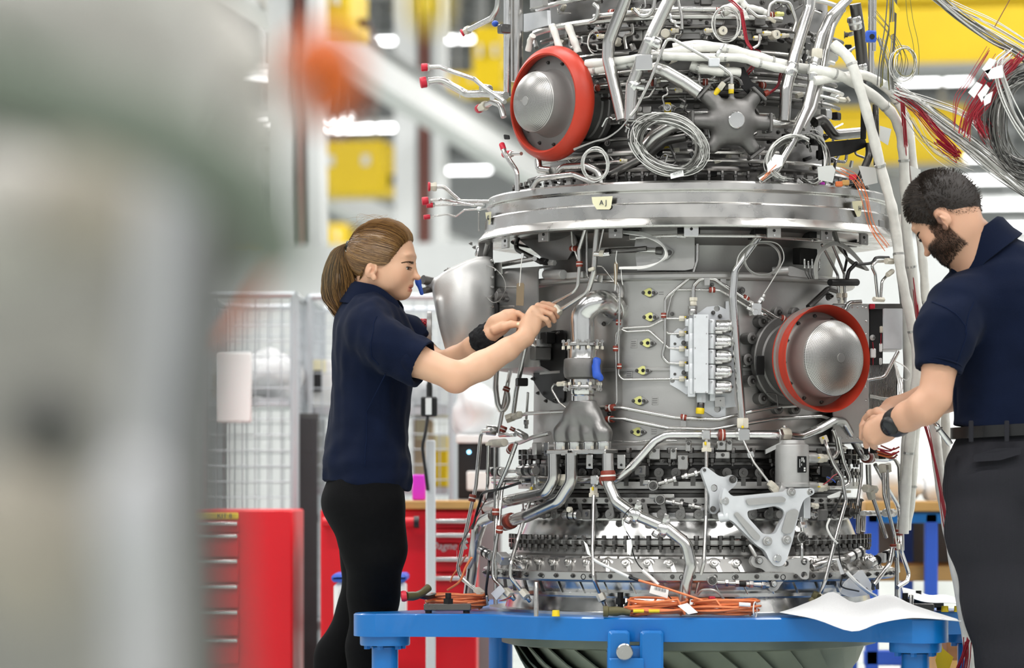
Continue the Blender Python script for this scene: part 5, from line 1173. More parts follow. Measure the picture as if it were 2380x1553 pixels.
# wire bundles and loops
def wires(pts, n, spread, w_, mats, z='m', r=.5, D=None, name='wire', parent=None, k=5):   # n separate wires that run side by side
    for i in range(n):
        dx, dy, dr = rng.gauss(0, spread), rng.gauss(0, spread), rng.uniform(-.012, .012)
        q = [(a[0] + dx + rng.gauss(0, spread * .3), a[1] + dy + rng.gauss(0, spread * .3), (a[2] if len(a) > 2 else (D or r)) + dr) for a in pts]
        ps = [P(*zp(z, x, y), d) for x, y, d in q] if D else pts3(z, q, r)
        part(name, MB().tube(smooth_path(ps, k), w_ / ZM[z][2] * (ps[0].y - CAM.y) / F / 2, 5), rng.choice(mats), parent or eng, 60)
def loops(z, cx_, cy_, rx, ry, n, w_, r, mats, a0=0., a1=2 * PI, tilt=0., jit=.09, name='wire_loop', parent=None):
    for i in range(n):
        f = 1 + rng.gauss(0, jit); g = 1 + rng.gauss(0, jit); ph = rng.uniform(-.3, .3); dr = rng.uniform(-.015, .02); t = tilt + rng.gauss(0, .08)
        q = []
        for k in range(15):
            a = a0 + ph + (a1 - a0) * k / 14; x, y = rx * f * math.cos(a), ry * g * math.sin(a)
            q.append((cx_ + x * math.cos(t) - y * math.sin(t), cy_ + x * math.sin(t) + y * math.cos(t), r + dr + .012 * math.sin(a * 2 + i)))
        curve(z, q, w_, r, rng.choice(mats), name, parent, 5, 3)
GW = ['wire_grey', 'wire_grey', 'wire_white', 'wire_dark']
loops('m', 590, 1135, 270, 200, 62, 8, .555, GW, tilt=.38, jit=.12); loops('m', 1560, 1240, 190, 160, 40, 9, .555, GW, 2.4, 5.6, -.5); loops('m', 1700, 1250, 120, 190, 30, 9, .54, ['wire_dark', 'black_steel', 'wire_grey'], -1.6, 1.8)
loops('e', 1430, 1290, 105, 120, 8, 7, .56, ['wire_white', 'wire_grey']); loops('m', 1040, 190, 105, 130, 6, 6, .5, ['wire_white', 'wire_grey']); loops('e', 1430, 330, 60, 90, 5, 6, .48, GW, 1.5, 4.8)
for (x, y, a) in ((300, 1010, .3), (290, 1105, 1.2), (360, 1240, .8), (770, 1215, .4), (1640, 1100, 1.4)): seg('cable_tie', 'm', (x - 22 * math.sin(a), y - 22 * math.cos(a)), (x + 22 * math.sin(a), y + 22 * math.cos(a)), 34, .56, 'black_plastic', 8)
tag_plate('m', [(600, 1365), (700, 1330), (708, 1380), (605, 1405)], .585, .0006, 'paper', 'barcode_label'); tag_plate('m', [(1360, 1290), (1420, 1210), (1490, 1220), (1480, 1300), (1365, 1355)], .585, .0006, 'paper', 'barcode_label'); write('m', 655, 1358, .5875, '18247506', 15, 'ink', rot=.3)
wires([(1160, 100), (1175, 200), (1200, 330), (1245, 390)], 8, 7, 9, ['wire_red'], r=.5); wires([(1050, 0), (1110, 50), (1160, 110)], 4, 7, 8, ['wire_red'], r=.5); wires([(1380, 730), (1440, 680), (1465, 590), (1480, 540)], 6, 7, 8, ['wire_red'], r=.48); wires([(1240, 390), (1320, 430), (1230, 560), (1150, 650)], 4, 10, 7, ['wire_red'], r=.46)
wires([(280, 920), (200, 1010), (100, 1080), (0, 1110), (-160, 1170)], 3, 5, 8, ['wire_grey'], r=.57); wires([(1310, 1410), (1380, 1340), (1430, 1290)], 3, 8, 8, ['wire_orange'], r=.58); seg('connector', 'm', (1370, 725), (1340, 740), 46, .49, 'clamp_rust', 12)
# bosses, plates and fittings on the core
for (x, y, w_, m) in ((230, 235, 220, 'steel_dark'), (620, 230, 170, 'titanium'), (1330, 230, 200, 'steel_dark'), (30, 240, 160, 'titanium'), (900, 240, 150, 'titanium'), (1560, 260, 170, 'steel_dark')):
    o = disc('m', x, y, w_, .425, .03, m, 'burner_boss', n=28); disc('m', x, y, w_ * .55, .44, .03, 'steel_brushed', 'boss_core', o)
    for i in range(6): a = i * PI / 3 + .3; zbolt('m', x + w_ * .42 * math.cos(a), y + w_ * .42 * math.sin(a), .426, 26, o)
for (x0, y0, x1, y1) in ((390, 115, 520, 300), (680, 120, 880, 260), (1190, 120, 1260, 250), (-60, 160, 60, 330), (300, 150, 380, 320)):
    o = blk('m', x0, y0, x1, y1, .425, .02, 'titanium', 'mount_pad')
    for (fx, fy) in ((.2, .2), (.8, .2), (.5, .8)): zbolt('m', x0 + (x1 - x0) * fx, y0 + (y1 - y0) * fy, .426, 28, o)
for (pts, w_, r) in (([(0, 130), (330, 95), (700, 72), (960, 75)], 42, .47), ([(0, 30), (40, 60), (20, 150), (-30, 170)], 34, .48), ([(310, 70), (370, 130), (440, 120), (470, 60), (480, -30)], 36, .49), ([(660, -20), (690, 130), (695, 230)], 24, .48), ([(1250, 380), (1300, 350), (1300, 270)], 22, .5), ([(1370, 130), (1380, 40), (1430, 5), (1540, 20), (1590, 170), (1565, 250)], 24, .5), ([(1210, 70), (1280, 130), (1350, 135)], 30, .48), ([(330, 560), (500, 600), (860, 640)], 34, .45), ([(0, 600), (300, 555)], 26, .45), ([(0, 690), (260, 660)], 26, .45), ([(480, 690), (440, 760), (330, 780)], 18, .45), ([(850, 660), (1000, 640), (1150, 650)], 34, .44), ([(1590, 600), (1756, 640)], 24, .45), ([(-300, 1400), (-250, 1310), (-60, 1300), (40, 1350), (60, 1440)], 60, .5), ([(-480, 1480), (-430, 1400), (-160, 1370), (20, 1440)], 50, .53), ([(-440, 1250), (-430, 1330), (-330, 1340)], 60, .52)):
    pipe('m', pts, w_, r)
for (x, y, d, m) in ((640, 240, 1, 'cream'), (905, 240, 1, 'cream'), (1360, 262, 1, 'cream'), (1500, 280, 1, 'cream'), (60, 285, 1, 'cream'), (1285, 300, 0, 'cream'), (670, 710, 0, 'cream'), (240, 1265, 1, 'cream'), (1460, 110, 1, 'gasket'), (330, 80, 1, 'cream')):
    nut('m', (x - 30, y), (x, y), 44, .475, m); nut('m', (x, y), (x + 28, y), 36, .475, m); seg('mark', 'm', (x - 34, y - 6, .486), (x - 26, y - 6, .486), 14, .48, 'mark_yellow', 8)
for (x, y, t) in ((1016, 240, '4'), (1440, 270, '3'), (1195 - 1040, 320, None), (560, 260, None)):
    o = disc('m', x, y, 72, .485, .03, 'cream', 'igniter_cap'); t and write('m', x, y, .487, t, 26, 'ink', o)
for (x, y) in ((580, 845), (580, 1190)):
    o = plate_h('m', rnd([(x - 80, y), (x, y - 46), (x + 80, y), (x, y + 46)], 24), [], .425, .01, 'titanium', 'sensor_pad'); plate_h('m', rnd([(x - 26, y - 40), (x + 26, y - 40), (x + 26, y + 40), (x - 26, y + 40)], 10), [], .427, .003, 'mark_yellow', 'gasket', o, lift=.001); zbolt('m', x, y, .43, 46, o, BOLTB); zbolt('m', x - 50, y + 4, .428, 26, o); zbolt('m', x + 48, y + 4, .428, 26, o)
for (x, y) in ((875, 645), (20, 690), (1325, 670), (450, 650), (1390, 120), (970, 85), (140, 100)): band('m', (x - 20, y), (x + 20, y), 56, .455)
for (y, r, w_, m, a0, a1) in ((-20, .44, .007, 'steel', 195, 345), (38, .455, .009, 'steel_brushed', 198, 300), (62, .44, .006, 'steel_dark', 200, 342), (118, .43, .006, 'steel', 205, 335), (168, .425, .007, 'steel_dark', 200, 340), (186, .44, .006, 'steel', 215, 342), (205, .435, .005, 'steel_brushed', 200, 338), (222, .43, .006, 'steel_dark', 198, 342), (262, .42, .005, 'steel', 232, 300), (318, .425, .006, 'steel_dark', 198, 342), (352, .44, .008, 'steel_brushed', 196, 300), (372, .45, .006, 'steel', 200, 340), (392, .465, .008, 'steel_dark', 196, 344)):
    part('ring_pipe', MB().tube([V((AX + r * math.cos(math.radians(a)), AY + r * math.sin(math.radians(a)), zf(y, r))) for a in [a0 + (a1 - a0) * i / 40 for i in range(41)]], w_, 8), m, eng)
for i in range(330):                        # the close-packed small hardware of the core
    px, py = rng.uniform(1235, 1985), rng.uniform(-10, 408)
    if 1240 < px < 1370 and 110 < py < 370: continue
    r = .41 + rng.uniform(0, .055); k = rng.random(); a = rng.uniform(-.6, .6) + (PI / 2 if rng.random() < .4 else 0); dx, dy = math.cos(a), math.sin(a); L = rng.uniform(9, 28)
    if k < .3: nut('p', (px - dx * L * .5, py - dy * L * .5), (px + dx * L * .5, py + dy * L * .5), rng.uniform(8, 15), r, rng.choice(['steel_brushed', 'cream', 'steel_dark', 'black_steel']))
    elif k < .55: pipe('p', [(px, py), (px + dx * L, py + dy * L), (px + dx * L - dy * L, py + dy * L + dx * L), (px + dx * L * 2.4 - dy * L, py + dy * L * 2.4 + dx * L)], rng.uniform(4, 9), r + .01, rng.choice(['steel', 'steel_dark', 'steel_bright']), n=8)
    elif k < .8: blk('p', px - L * .5, py - L * .4, px + L * .5, py + L * .4, r, .02, rng.choice(['steel_dark', 'titanium', 'black_steel', 'cast_grey', 'steel_brushed']), 'bracket')
    else: zbolt('p', px, py, r, rng.uniform(8, 14))
around('flange_bolt', FBOLT, .50, zf(408, .50), 40, 192, 350, .006)
# ================================================================ engine: electronics box on the right
DB = 8.52
def bb(px0, py0, px1, py1, D, dep, m, name, parent=None, b=.002, R=None, label=None):
    a, c = P(px0, py1, D), P(px1, py0, D); mid = (a + c) / 2
    return part(name, MB().rbox(V((mid.x, mid.y + dep / 2, mid.z)), (c.x - a.x, dep, c.z - a.z), b, R), m, parent or eng, label=label)
ecu = bb(1935, 706, 2020, 1030, DB, .2, 'titanium', 'control_unit')
for i in range(11):
    y = 716 + i * 30.5
    for x in (2013,) if 1 else (): inst('rivet', RIVET, ecu, Matrix.Translation(P(x, y, DB)) @ axes((0, -1, 0)) @ Matrix.Scale(.003, 4))
for i in range(6):
    for y in (714, 1018): inst('rivet', RIVET, ecu, Matrix.Translation(P(1945 + i * 12, y, DB)) @ axes((0, -1, 0)) @ Matrix.Scale(.003, 4))
bb(2020, 712, 2052, 848, DB + .03, .18, 'black_plastic', 'connector_bay', ecu); bb(2052, 716, 2098, 812, DB + .02, .18, 'silver_paint', 'side_panel', ecu); bb(2018, 706, 2100, 718, DB + .02, .2, 'steel_dark', 'top_panel', ecu)
bb(2021, 706, 2034, 718, DB - .004, .02, 'red_cap', 'red_cover', ecu); bb(2023, 810, 2036, 832, DB + .02, .012, 'white_plastic', 'connector', ecu); bb(2044, 798, 2051, 818, DB + .02, .012, 'white_plastic', 'connector', ecu); bb(2044, 832, 2050, 848, DB + .02, .012, 'white_plastic', 'connector', ecu); bb(2045, 758, 2052, 774, DB + .02, .012, 'cream', 'connector', ecu)
part('dial', MB().lathe([(.008, 0), (.008, .004), (0, .005)], P(2028, 785, DB + .03), 20, (0, -1, 0)), 'steel_brushed', ecu)
for i in range(20):
    x = 2022 + i * 3.1; bb(x, 845, x + 1.5, 960, DB + .04, .12, 'steel_brushed', 'cooling_fin', ecu, b=.0003)
bb(2020, 850, 2086, 955, DB + .12, .05, 'soot', 'fin_back', ecu)
part('handle', MB().tube(fillet([P(2016, 883, DB), P(2056, 876, DB), P(2088, 816, DB)], .02), .0055, 12), 'steel_bright', ecu); part('handle', MB().tube(fillet([P(1966, 720, DB - .01), P(1972, 704, DB - .01), P(2002, 702, DB)], .02), .0065, 12), 'steel_bright', ecu)
for k in range(3):
    part('wire', MB().tube(smooth_path([P(2075, 830, DB), P(2084 + k * 3, 870, DB - .01), P(2088 + k * 5, 920 - k * 10, DB - .02), P(2060 + k * 10, 925 + k * 3, DB - .02), P(2022, 918 + k * 3, DB)], 6), .0016, 6), 'wire_white', ecu)
part('wire', MB().tube(smooth_path([P(2070, 835, DB), P(2100, 850, DB), P(2116, 870, DB), P(2108, 884, DB), P(2090, 876, DB)], 6), .0016, 6), 'wire_white', ecu)
for (a, b) in (((2028, 795), (2030, 812)), ((2048, 775), (2047, 800)), ((2029, 832), (2029, 848))): part('wire', MB().cyl(P(*a, DB + .02), P(*b, DB + .02), .0012, n=6), 'wire_red', ecu)
for (x, y) in ((2030, 1037), (2010, 1040), (2050, 1050)): part('connector', MB().hexn(P(x, y, DB + .05), (0, 0, -1), .011, .02), 'black_steel', ecu)
wires([(2045, 1050), (2070, 1058), (2085, 1052)], 9, 5, 4, ['clamp_rust', 'wire_red', 'wire_orange'], z='p', D=8.5)
# paper and film bits lying on the ring
for (pts, D) in (([(1900, 388), (1935, 384), (1942, 395), (1935, 425), (1902, 418)], 8.32), ([(1995, 385), (2035, 390), (2040, 425), (2010, 432)], 8.42), ([(2045, 292), (2072, 300), (2064, 338), (2043, 325)], 8.45), ([(2115, 385), (2140, 395), (2138, 428), (2120, 430)], 8.5)):
    part('barcode_label', MB().prism([P(x, y, D + (y - 400) * .0006) for x, y in pts], (0, .0008, 0)), 'paper', eng, flat=True)
for (x, y, m) in ((1965, 425, 'wood'), (1982, 412, 'red_cap'), (1950, 428, 'wire_orange'), (1908, 430, 'magenta')): part('connector', MB().rbox(P(x, y, 8.36), (.02, .015, .014), .002), m, eng)
wires([(1950, 390), (1985, 408), (2010, 450), (2025, 520), (2060, 570)], 5, 6, 1.6, ['wire_orange'], z='p', D=8.35)
# ================================================================ people
def skin_mat(name, base):
    m = mat(name, base, .48, sub=.12, bump=.06, bscale=500); nt = m.node_tree; b = nt.nodes['Principled BSDF']
    a = nt.nodes.new('ShaderNodeAttribute'); a.attribute_name = 'tint'
    mx = nt.nodes.new('ShaderNodeMix'); mx.data_type = 'RGBA'; mx.blend_type = 'MULTIPLY'; mx.inputs[0].default_value = 1
    mx.inputs[6].default_value = lin(base); nt.links.new(a.outputs['Color'], mx.inputs[7]); nt.links.new(mx.outputs[2], b.inputs['Base Color'])
skin_mat('skin_fair', '#dcae8f'); skin_mat('skin_tan', '#cfa084')
mat('navy_cloth', '#0e172d', .95, var=.12, vscale=12, bump=.35, bscale=700, sheen=.03, spec=.12)
mat('black_denim', '#0a0a0c', .9, spec=.15, var=.2, vscale=60, bump=.35, bscale=600)
mat('terry', '#151619', .95, bump=1., bscale=350)
m = mat('pinstripe', '#34343a', .92, bump=.25, bscale=600, spec=.12); nt = m.node_tree
wv = nt.nodes.new('ShaderNodeTexWave'); wv.inputs['Scale'].default_value = 110; tc = nt.nodes.new('ShaderNodeTexCoord'); cr_ = nt.nodes.new('ShaderNodeValToRGB')
cr_.color_ramp.elements[0].color = lin('#232327'); cr_.color_ramp.elements[1].color = lin('#303035'); nt.links.new(tc.outputs['Object'], wv.inputs['Vector']); nt.links.new(wv.outputs['Fac'], cr_.inputs[0]); nt.links.new(cr_.outputs[0], nt.nodes['Principled BSDF'].inputs['Base Color'])
for k, c in enumerate(('#7d5c36', '#5d4226', '#987444', '#3c2a18')): mat('hair_fair%d' % k, c, .42, spec=.6)
for k, c in enumerate(('#332922', '#241d19', '#43372e')): mat('hair_dark%d' % k, c, .6)
mat('eye_white', '#e6e2dc', .2); mat('iris', '#3b2a1c', .15); mat('leather', '#101012', .35); mat('glass_dark', '#26282b', .1, .2)
from mathutils import noise as mnoise
def crumple(o, amp, scale, stretch=(1, 1, 1), seed=0., where=None):    # soft folds in cloth
    me = o.data; n = len(me.vertices); co = np.empty(n * 3, np.float32); no = np.empty(n * 3, np.float32)
    me.vertices.foreach_get('co', co); me.vertices.foreach_get('normal', no); co = co.reshape(-1, 3); no = no.reshape(-1, 3)
    d = np.array([mnoise.noise(V((c[0] * stretch[0] * scale + seed, c[1] * stretch[1] * scale, c[2] * stretch[2] * scale))) for c in co], np.float32)
    if where is not None: d *= where(co)
    co += no * (d * amp)[:, None]; me.vertices.foreach_set('co', co.ravel()); me.update()
from mathutils.bvhtree import BVHTree
def snapper(o):                            # nearest point and normal on a mesh, in scene coordinates
    og = root_org(o); bv = BVHTree.FromPolygons([v.co for v in o.data.vertices], [p.vertices for p in o.data.polygons])
    def f(q): h = bv.find_nearest(q - og); return h[0] + og, h[1]
    return f
class Head:                                # maps head-local millimetres (forward, side, up) to the scene
    def __init__(s, c, f, u, k=1.):
        s.c = V(c); s.f = unit(V(f)); s.u = unit(V(u) - s.f * V(u).dot(s.f)); s.s = s.u.cross(s.f); s.k = k * .001
        s.R = Matrix((s.f, s.s, s.u)).transposed().to_4x4()
    def __call__(s, f, d, u): return s.c + (s.f * f + s.s * d + s.u * u) * s.k
    def loc(s, v): q = (v - np.array(s.c)) / s.k; return q @ np.array(s.f), q @ np.array(s.s), q @ np.array(s.u)
def head_sdf(S, H, male=False):
    k = H.k; E_ = lambda c, r, kk=.01, op='u', R=None: S.ell(H(*c), [x * k for x in r], kk, (H.R @ R) if R else H.R, op)
    E_((0, 0, 0), (82, 69, 82)); E_((-14, 0, -6), (74, 70, 70), .02)
    E_((38, 0, -50), (48, 52, 62), .03)                                  # face
    E_((60, 0, -97), (19, 21 if not male else 28, 16), .028)               # chin
    for sd in (-1, 1):
        E_((22, sd * 44, -70), (30, 14, 24), .03); E_((48, sd * 36, -48), (20, 18, 22), .025)   # jaw, cheekbone
        E_((72, sd * 24, 2), (9, 22, 7), .012)                             # brow
        E_((78, sd * 10, -56), (9, 6.5, 7), .005)                          # nostril wing
    S.cone(H(77, 0, -14), H(92, 0, -49), 6.5 * k, 8 * k, .008); E_((98, 0, -53), (8, 8.5, 7), .006)    # nose
    E_((77, 0, -72), (9, 19, 6.5), .008); E_((79, 0, -78), (6.5, 17, 4), .004); E_((77, 0, -87), (7, 16, 5), .005)           # mouth and lips
    E_((86, 0, -82.5), (10, 21, .9), .002, 's')
    for sd in (-1, 1):
        E_((80, sd * 29, -33), (16, 13.5, 3.9), .003, 's'); E_((84, sd * 30, -24), (7, 13, 2.2), .004, 's')                   # eye opening
        E_((86, sd * 5, -61), (5, 2.6, 3), .002, 's')                      # nostril
        E_((-13, sd * 72, -46), (16, 9, 25), .004, R=Matrix.Rotation(.25, 4, 'Y')); E_((-9, sd * 83, -44), (9, 9, 15), .003, 's', Matrix.Rotation(.25, 4, 'Y')); E_((-15, sd * 79, -50), (3.4, 4, 12), .003, R=Matrix.Rotation(.4, 4, 'Y')); E_((-3, sd * 73, -68), (7, 6, 9), .004); E_((0, sd * 73, -48), (4, 6, 6), .004)
def head_tint(H, lips=(.74, .38, .38), beard=None):
    def fn(vs_):
        f, d, u = H.loc(vs_); c = np.ones((len(vs_), 3))
        def blend(w_, col): c[:] = c * (1 - w_[:, None]) + np.array(col) * w_[:, None]
        g = lambda cf, cdn, cu, rf, rd, ru: np.exp(-(((f - cf) / rf) ** 2 + ((np.abs(d) - cdn) / rd) ** 2 + ((u - cu) / ru) ** 2) * 1.2)
        blend(.4 * g(55, 42, -52, 28, 18, 18), (1., .72, .68)); blend(.35 * g(92, 0, -52, 10, 12, 10), (1., .75, .7)); blend(.3 * g(-12, 74, -46, 16, 10, 26), (1., .7, .65))
        if beard is None: blend(np.clip(1.15 * ((f > 70) & (np.abs(d) < 21) & (u < -74) & (u > -93)) * (1 - (np.abs(d) / 21) ** 4), 0, 1) * .9, lips)
        else:
            w_ = np.clip((-u - 60) / 12, 0, 1) * np.clip((f + 12) / 12, 0, 1) * np.clip((112 + u) / 6 + .2, 0, 1); side = np.clip((np.abs(d) - 42) / 10, 0, 1) * np.clip((-u - 28) / 10, 0, 1) * ((f > -8) & (f < 34)); mo = ((np.abs(d) < 15) & (u < -76) & (u > -91) & (f > 74)); blend(np.clip(np.maximum(w_, side), 0, 1) * .85 * (~mo), beard)
        return c
    return fn
def strands(name, paths, r, mats, parent, n=3):   # hair: one mesh of many fine strands
    mb = [MB() for _ in mats]
    for i, p in enumerate(paths): mb[i % len(mats)].tube(p, [r * (1 if k < len(p) - 2 else .5) for k in range(len(p))], n, caps=False)
    allb = MB(); idx = []
    for k, b in enumerate(mb): idx += [k] * len(b.f); allb.add(b.v, b.f)
    o = part(name, allb, None, parent, 80)
    for m_ in mats: o.data.materials.append(M[m_])
    o.data.polygons.foreach_set('material_index', idx); return o
def eyes(H, parent, r=11.):
    for sd in (-1, 1):
        c = H(66.5, sd * 28, -33); e = part('eye', MB().ball(c, r * H.k, 20, 14), 'eye_white', parent)
        gaze = unit(H(100, sd * 27, -40) - H(66, sd * 28, -33)); part('iris', MB().lathe([(7.2 * H.k, -1.0 * H.k), (5 * H.k, .9 * H.k), (0, 1.3 * H.k)], c + gaze * (r - .9) * H.k, 16, gaze), 'iris', e)
        lash = [[H(78.5 - 5 * max(0, t), sd * (29 + t * 13), -30.5 + 2 * (1 - t * t)), H(84 - 6 * max(0, t), sd * (30 + t * 16), -32 + 2 * (1 - t * t))] for t in [i / 12 - 1 for i in range(25)]]
        strands('eyelashes', lash, .8 * H.k, ['hair_dark1'], parent)
def brows(H, parent, mats, th=1., snap=None):
    for sd in (-1, 1):
        ps = []
        for i in range(80):
            t = i / 79; b = H(83 - 22 * t ** 1.7, sd * (12 + 36 * t), -17 + 5 * math.sin(t * 2.3) - 9 * t + rng.uniform(-2.8, 2.8) * th * (1 - .6 * t)); b, bn = snap(b); ps.append([b, snap(b + (H.s * sd * 6 + H.u * 1.2) * H.k)[0] + bn * .0012])
        strands('eyebrow', ps, .95 * H.k, mats, parent)
def finger(S, pts, r0, r1, k=.003):
    rs = [r0 + (r1 - r0) * i / (len(pts) - 1) for i in range(len(pts))]; S.chain(pts, rs, k)
# ---------------------------------------------------------------- the woman
WD = 8.58
W = lambda x, y, o=0.: P(x, y, WD + o)
woman = thing('person', (W(890, 900).x, W(890, 900).y, 0), 'woman with a brown ponytail in navy polo shirt and black jeans, hands on a pipe', 'person', kind='thing')
HW = Head(W(893, 592), (math.cos(.2), -math.sin(.2), -.10), (0.06, 0, 1), 1.03)
S = SDF(W(760, 960, -.34), W(1310, 500, .26), .0022)
head_sdf(S, HW)
S.cone(W(866, 655), W(856, 740), .046, .052, .02); S.cone(W(884, 690, -.005), W(872, 738, 0), .028, .032, .02)
k = .01
# near arm
S.chain([W(862, 782, -.15), W(960, 835, -.21), W(1046, 870, -.24)], [.050, .044, .039], .015); S.chain([W(1046, 870, -.24), W(1060, 878, -.24), W(1120, 850, -.215), W(1180, 812, -.19), W(1218, 786, -.165)], [.036, .038, .038, .030, .0245], .012)
S.ell(W(1058, 891, -.24), (.022, .022, .018), .02)
# far arm
S.chain([W(905, 760, .15), W(985, 825, .14), W(1022, 848, .06)], [.046, .04, .036], .012); S.chain([W(1022, 848, .06), W(1060, 836, .02), W(1100, 808, -.04), W(1138, 777, -.09)], [.036, .036, .03, .0245], .012)
WH = lambda x, y, o=0.: W(x, y, o - .105)
# near hand: back of the hand to the camera, fingers closed on the pipe end
hw = WH(1221, 783, -.055)
S.chain([hw, WH(1231, 760, -.045), WH(1242, 737, -.036)], [.0235, .0265, .0265], .012, flat=(.35, .8, .3), fr=.62)
for (kx, ky, ko, px_, py_, po_, tx, ty, to, r) in ((1262, 708, -.012, 1289, 713, -.008, 1296, 727, .0, .0086), (1251, 712, -.028, 1287, 721, -.024, 1295, 736, -.014, .0088), (1240, 719, -.042, 1280, 731, -.038, 1288, 746, -.028, .0084), (1231, 730, -.052, 1270, 743, -.050, 1277, 757, -.038, .0076)):
    S.cone(hw, WH(kx, ky, ko), .018, .0105, .008); finger(S, [WH(kx, ky, ko), WH((kx + px_) / 2, (ky + py_) / 2 - 2, (ko + po_) / 2), WH(px_, py_, po_), WH((px_ + tx) / 2 + 1, (py_ + ty) / 2, (po_ + to) / 2), WH(tx, ty, to)], r * 1.05, r * .86, .0022)
finger(S, [WH(1228, 772, -.03), WH(1250, 757, .0), WH(1268, 748, .012), WH(1284, 740, .012)], .012, .0085, .006)
# far hand: palm towards the camera
fw = WH(1138, 776, 0.)
S.chain([fw, WH(1156, 757, -.005), WH(1180, 741, -.005)], [.0225, .027, .027], .012, flat=(.2, .9, .35), fr=.6)
for (kx, ky, ko, px_, py_, po_, tx, ty, to, r) in ((1192, 727, -.012, 1217, 736, -.016, 1214, 750, -.022, .0082), (1196, 733, .0, 1220, 742, .002, 1216, 756, -.004, .0084), (1193, 742, .012, 1216, 750, .014, 1212, 762, .008, .008), (1186, 752, .02, 1207, 760, .022, 1204, 770, .016, .0072)):
    S.cone(fw, WH(kx, ky, ko), .016, .0105, .008); finger(S, [WH(kx, ky, ko), WH((kx + px_) / 2, (ky + py_) / 2 - 3, (ko + po_) / 2), WH(px_, py_, po_), WH((px_ + tx) / 2 + 1, (py_ + ty) / 2, (po_ + to) / 2), WH(tx, ty, to)], r * 1.05, r * .85, .0022)
finger(S, [WH(1150, 767, -.018), WH(1170, 759, -.03), WH(1188, 754, -.034), WH(1208, 755, -.036)], .0135, .0082, .005)
tintw = head_tint(HW)
def tw(vs_):
    c = tintw(vs_)
    for (q, r) in ((W(1058, 900, -.25), .03), (WH(1289, 734, -.02), .014), (WH(1268, 722, -.03), .02), (WH(1209, 754, -.03), .014)):
        w_ = np.exp(-((vs_ - np.array(q)) ** 2).sum(1) / (r * r))[:, None] * .4; c = c * (1 - w_) + np.array((1., .66, .6)) * w_
    return c
bw = sdf_part('body', S, 'skin_fair', woman, tw, 1)
eyes(HW, woman); brows(HW, woman, ['hair_fair3', 'hair_fair1'], 1., snapper(bw))
nl_c = WH(1206, 753.5, -.0445); part('thumbnail', MB().ball(nl_c, (.0065, .002, .0045), 12, 8), 'paper_cream', woman)
for (q) in ((1075, 868), (1130, 838), (1165, 800), (1010, 830)): pass
# hair
def skull(H, p, k=1.0):                    # pushes a head-local point (mm) onto the scalp
    v = V((p[0], p[1], p[2])); e = math.sqrt((v.x / (84 if v.x > 0 else 92)) ** 2 + (v.y / 74) ** 2 + (v.z / 85) ** 2); return v * (k / max(e, .01))
HL = [(68, 0, 45), (65, 22, 41), (55, 44, 25), (44, 58, 2), (26, 67, -26), (8, 70, -30), (-12, 71, -22), (-30, 66, -36), (-42, 54, -62), (-52, 30, -84), (-54, 0, -88)]
hl = smooth_path([V(q) for q in HL], 8)
tie = V((-97, 0, 14))
def hairpath(a, sd, lift, n=13, jx=0., jz=0.):
    i = a * (len(hl) - 1); j = min(int(i), len(hl) - 2); r = hl[j].lerp(hl[j + 1], i - j); r = V((r.x + jx, r.y * sd, r.z + jz)); out = []
    e0 = V((tie.x + 4, (rng.uniform(-9, 9)) if lift > 0 else sd * 2, tie.z + rng.uniform(-9, 9) * (lift > 0)))
    for q in range(n):
        t = q / (n - 1); p = r.lerp(e0, t); bulge = math.sin(PI * min(1, t * 1.1)) if t < .9 else .3
        s_ = skull(HW, (p.x, p.y, p.z), 1.03 + .07 * bulge + lift * (.3 + .7 * bulge))
        w_ = max(0, (t - .72) / .28); p2 = s_.lerp(e0, w_ ** 1.6); w0 = max(0, 1 - t / .12); p2 = p2.lerp(V((r.x * 1.0, r.y, r.z)), w0 * .9)
        out.append(HW(p2.x, p2.y, p2.z))
    return out
rng = random.Random(11)
cap = MB()
for sd in (-1, 1): cap.sheet([hairpath(a / 40, sd, 0.) for a in range(41)])
hair = part('hair', cap, 'hair_fair1', woman, 80)
ps = []
for i in range(3200):
    a = rng.random() ** 1.25; ps.append(hairpath(a, rng.choice((-1, -1, 1)) if False else rng.choice((-1, 1)), rng.uniform(.012, .05), 13, rng.uniform(-3, 2), rng.uniform(-3, 2)))
strands('hair_strands', ps, .00062, ['hair_fair0', 'hair_fair0', 'hair_fair2', 'hair_fair0', 'hair_fair1'], hair)
tp = HW(*tie)
part('hair_tie', MB().lathe([(.009, -.007), (.0145, -.006), (.016, 0), (.0145, .006), (.009, .007)], tp - HW.f * .002, 20, HW.f), 'black_plastic', hair, label='black hair tie')
def tailpath(a, b, e):
    L = lambda p, q: p + (q - p) * a
    t0 = tp + V((0, 0, 0)); j = lambda s: rng.gauss(0, s)
    q = [tp + V((.012, b * .006, (.5 - a) * .016)), tp + V((-.012, b * .009, (.5 - a) * .014)), W(L(772, 806) + j(2), L(588, 606) + j(2), b * .022), W(L(751, 822) + j(2), L(640, 645) + j(2), b * .034), W(L(752, 829) + j(2), L(692, 682), b * .034), W(L(778, 832) + j(3), L(728, 706) + j(3), b * .026), W(L(800, 822) + j(5), L(752, 726) + e, b * .014)]
    return smooth_path(q, 4)
strands('ponytail', [tailpath(rng.random(), rng.uniform(-1, 1), rng.gauss(0, 6)) for i in range(2300)], .00072, ['hair_fair1', 'hair_fair0', 'hair_fair3', 'hair_fair2', 'hair_fair1'], woman)
S = SDF(W(735, 760, -.06), W(840, 560, .06), .003)
S.chain([W(786, 612), W(788, 650), W(795, 690), W(808, 716)], [.018, .033, .032, .014], .012, flat=(0, 1, 0), fr=.9)
sdf_part('ponytail_core', S, 'hair_fair1', woman, smooth=2)
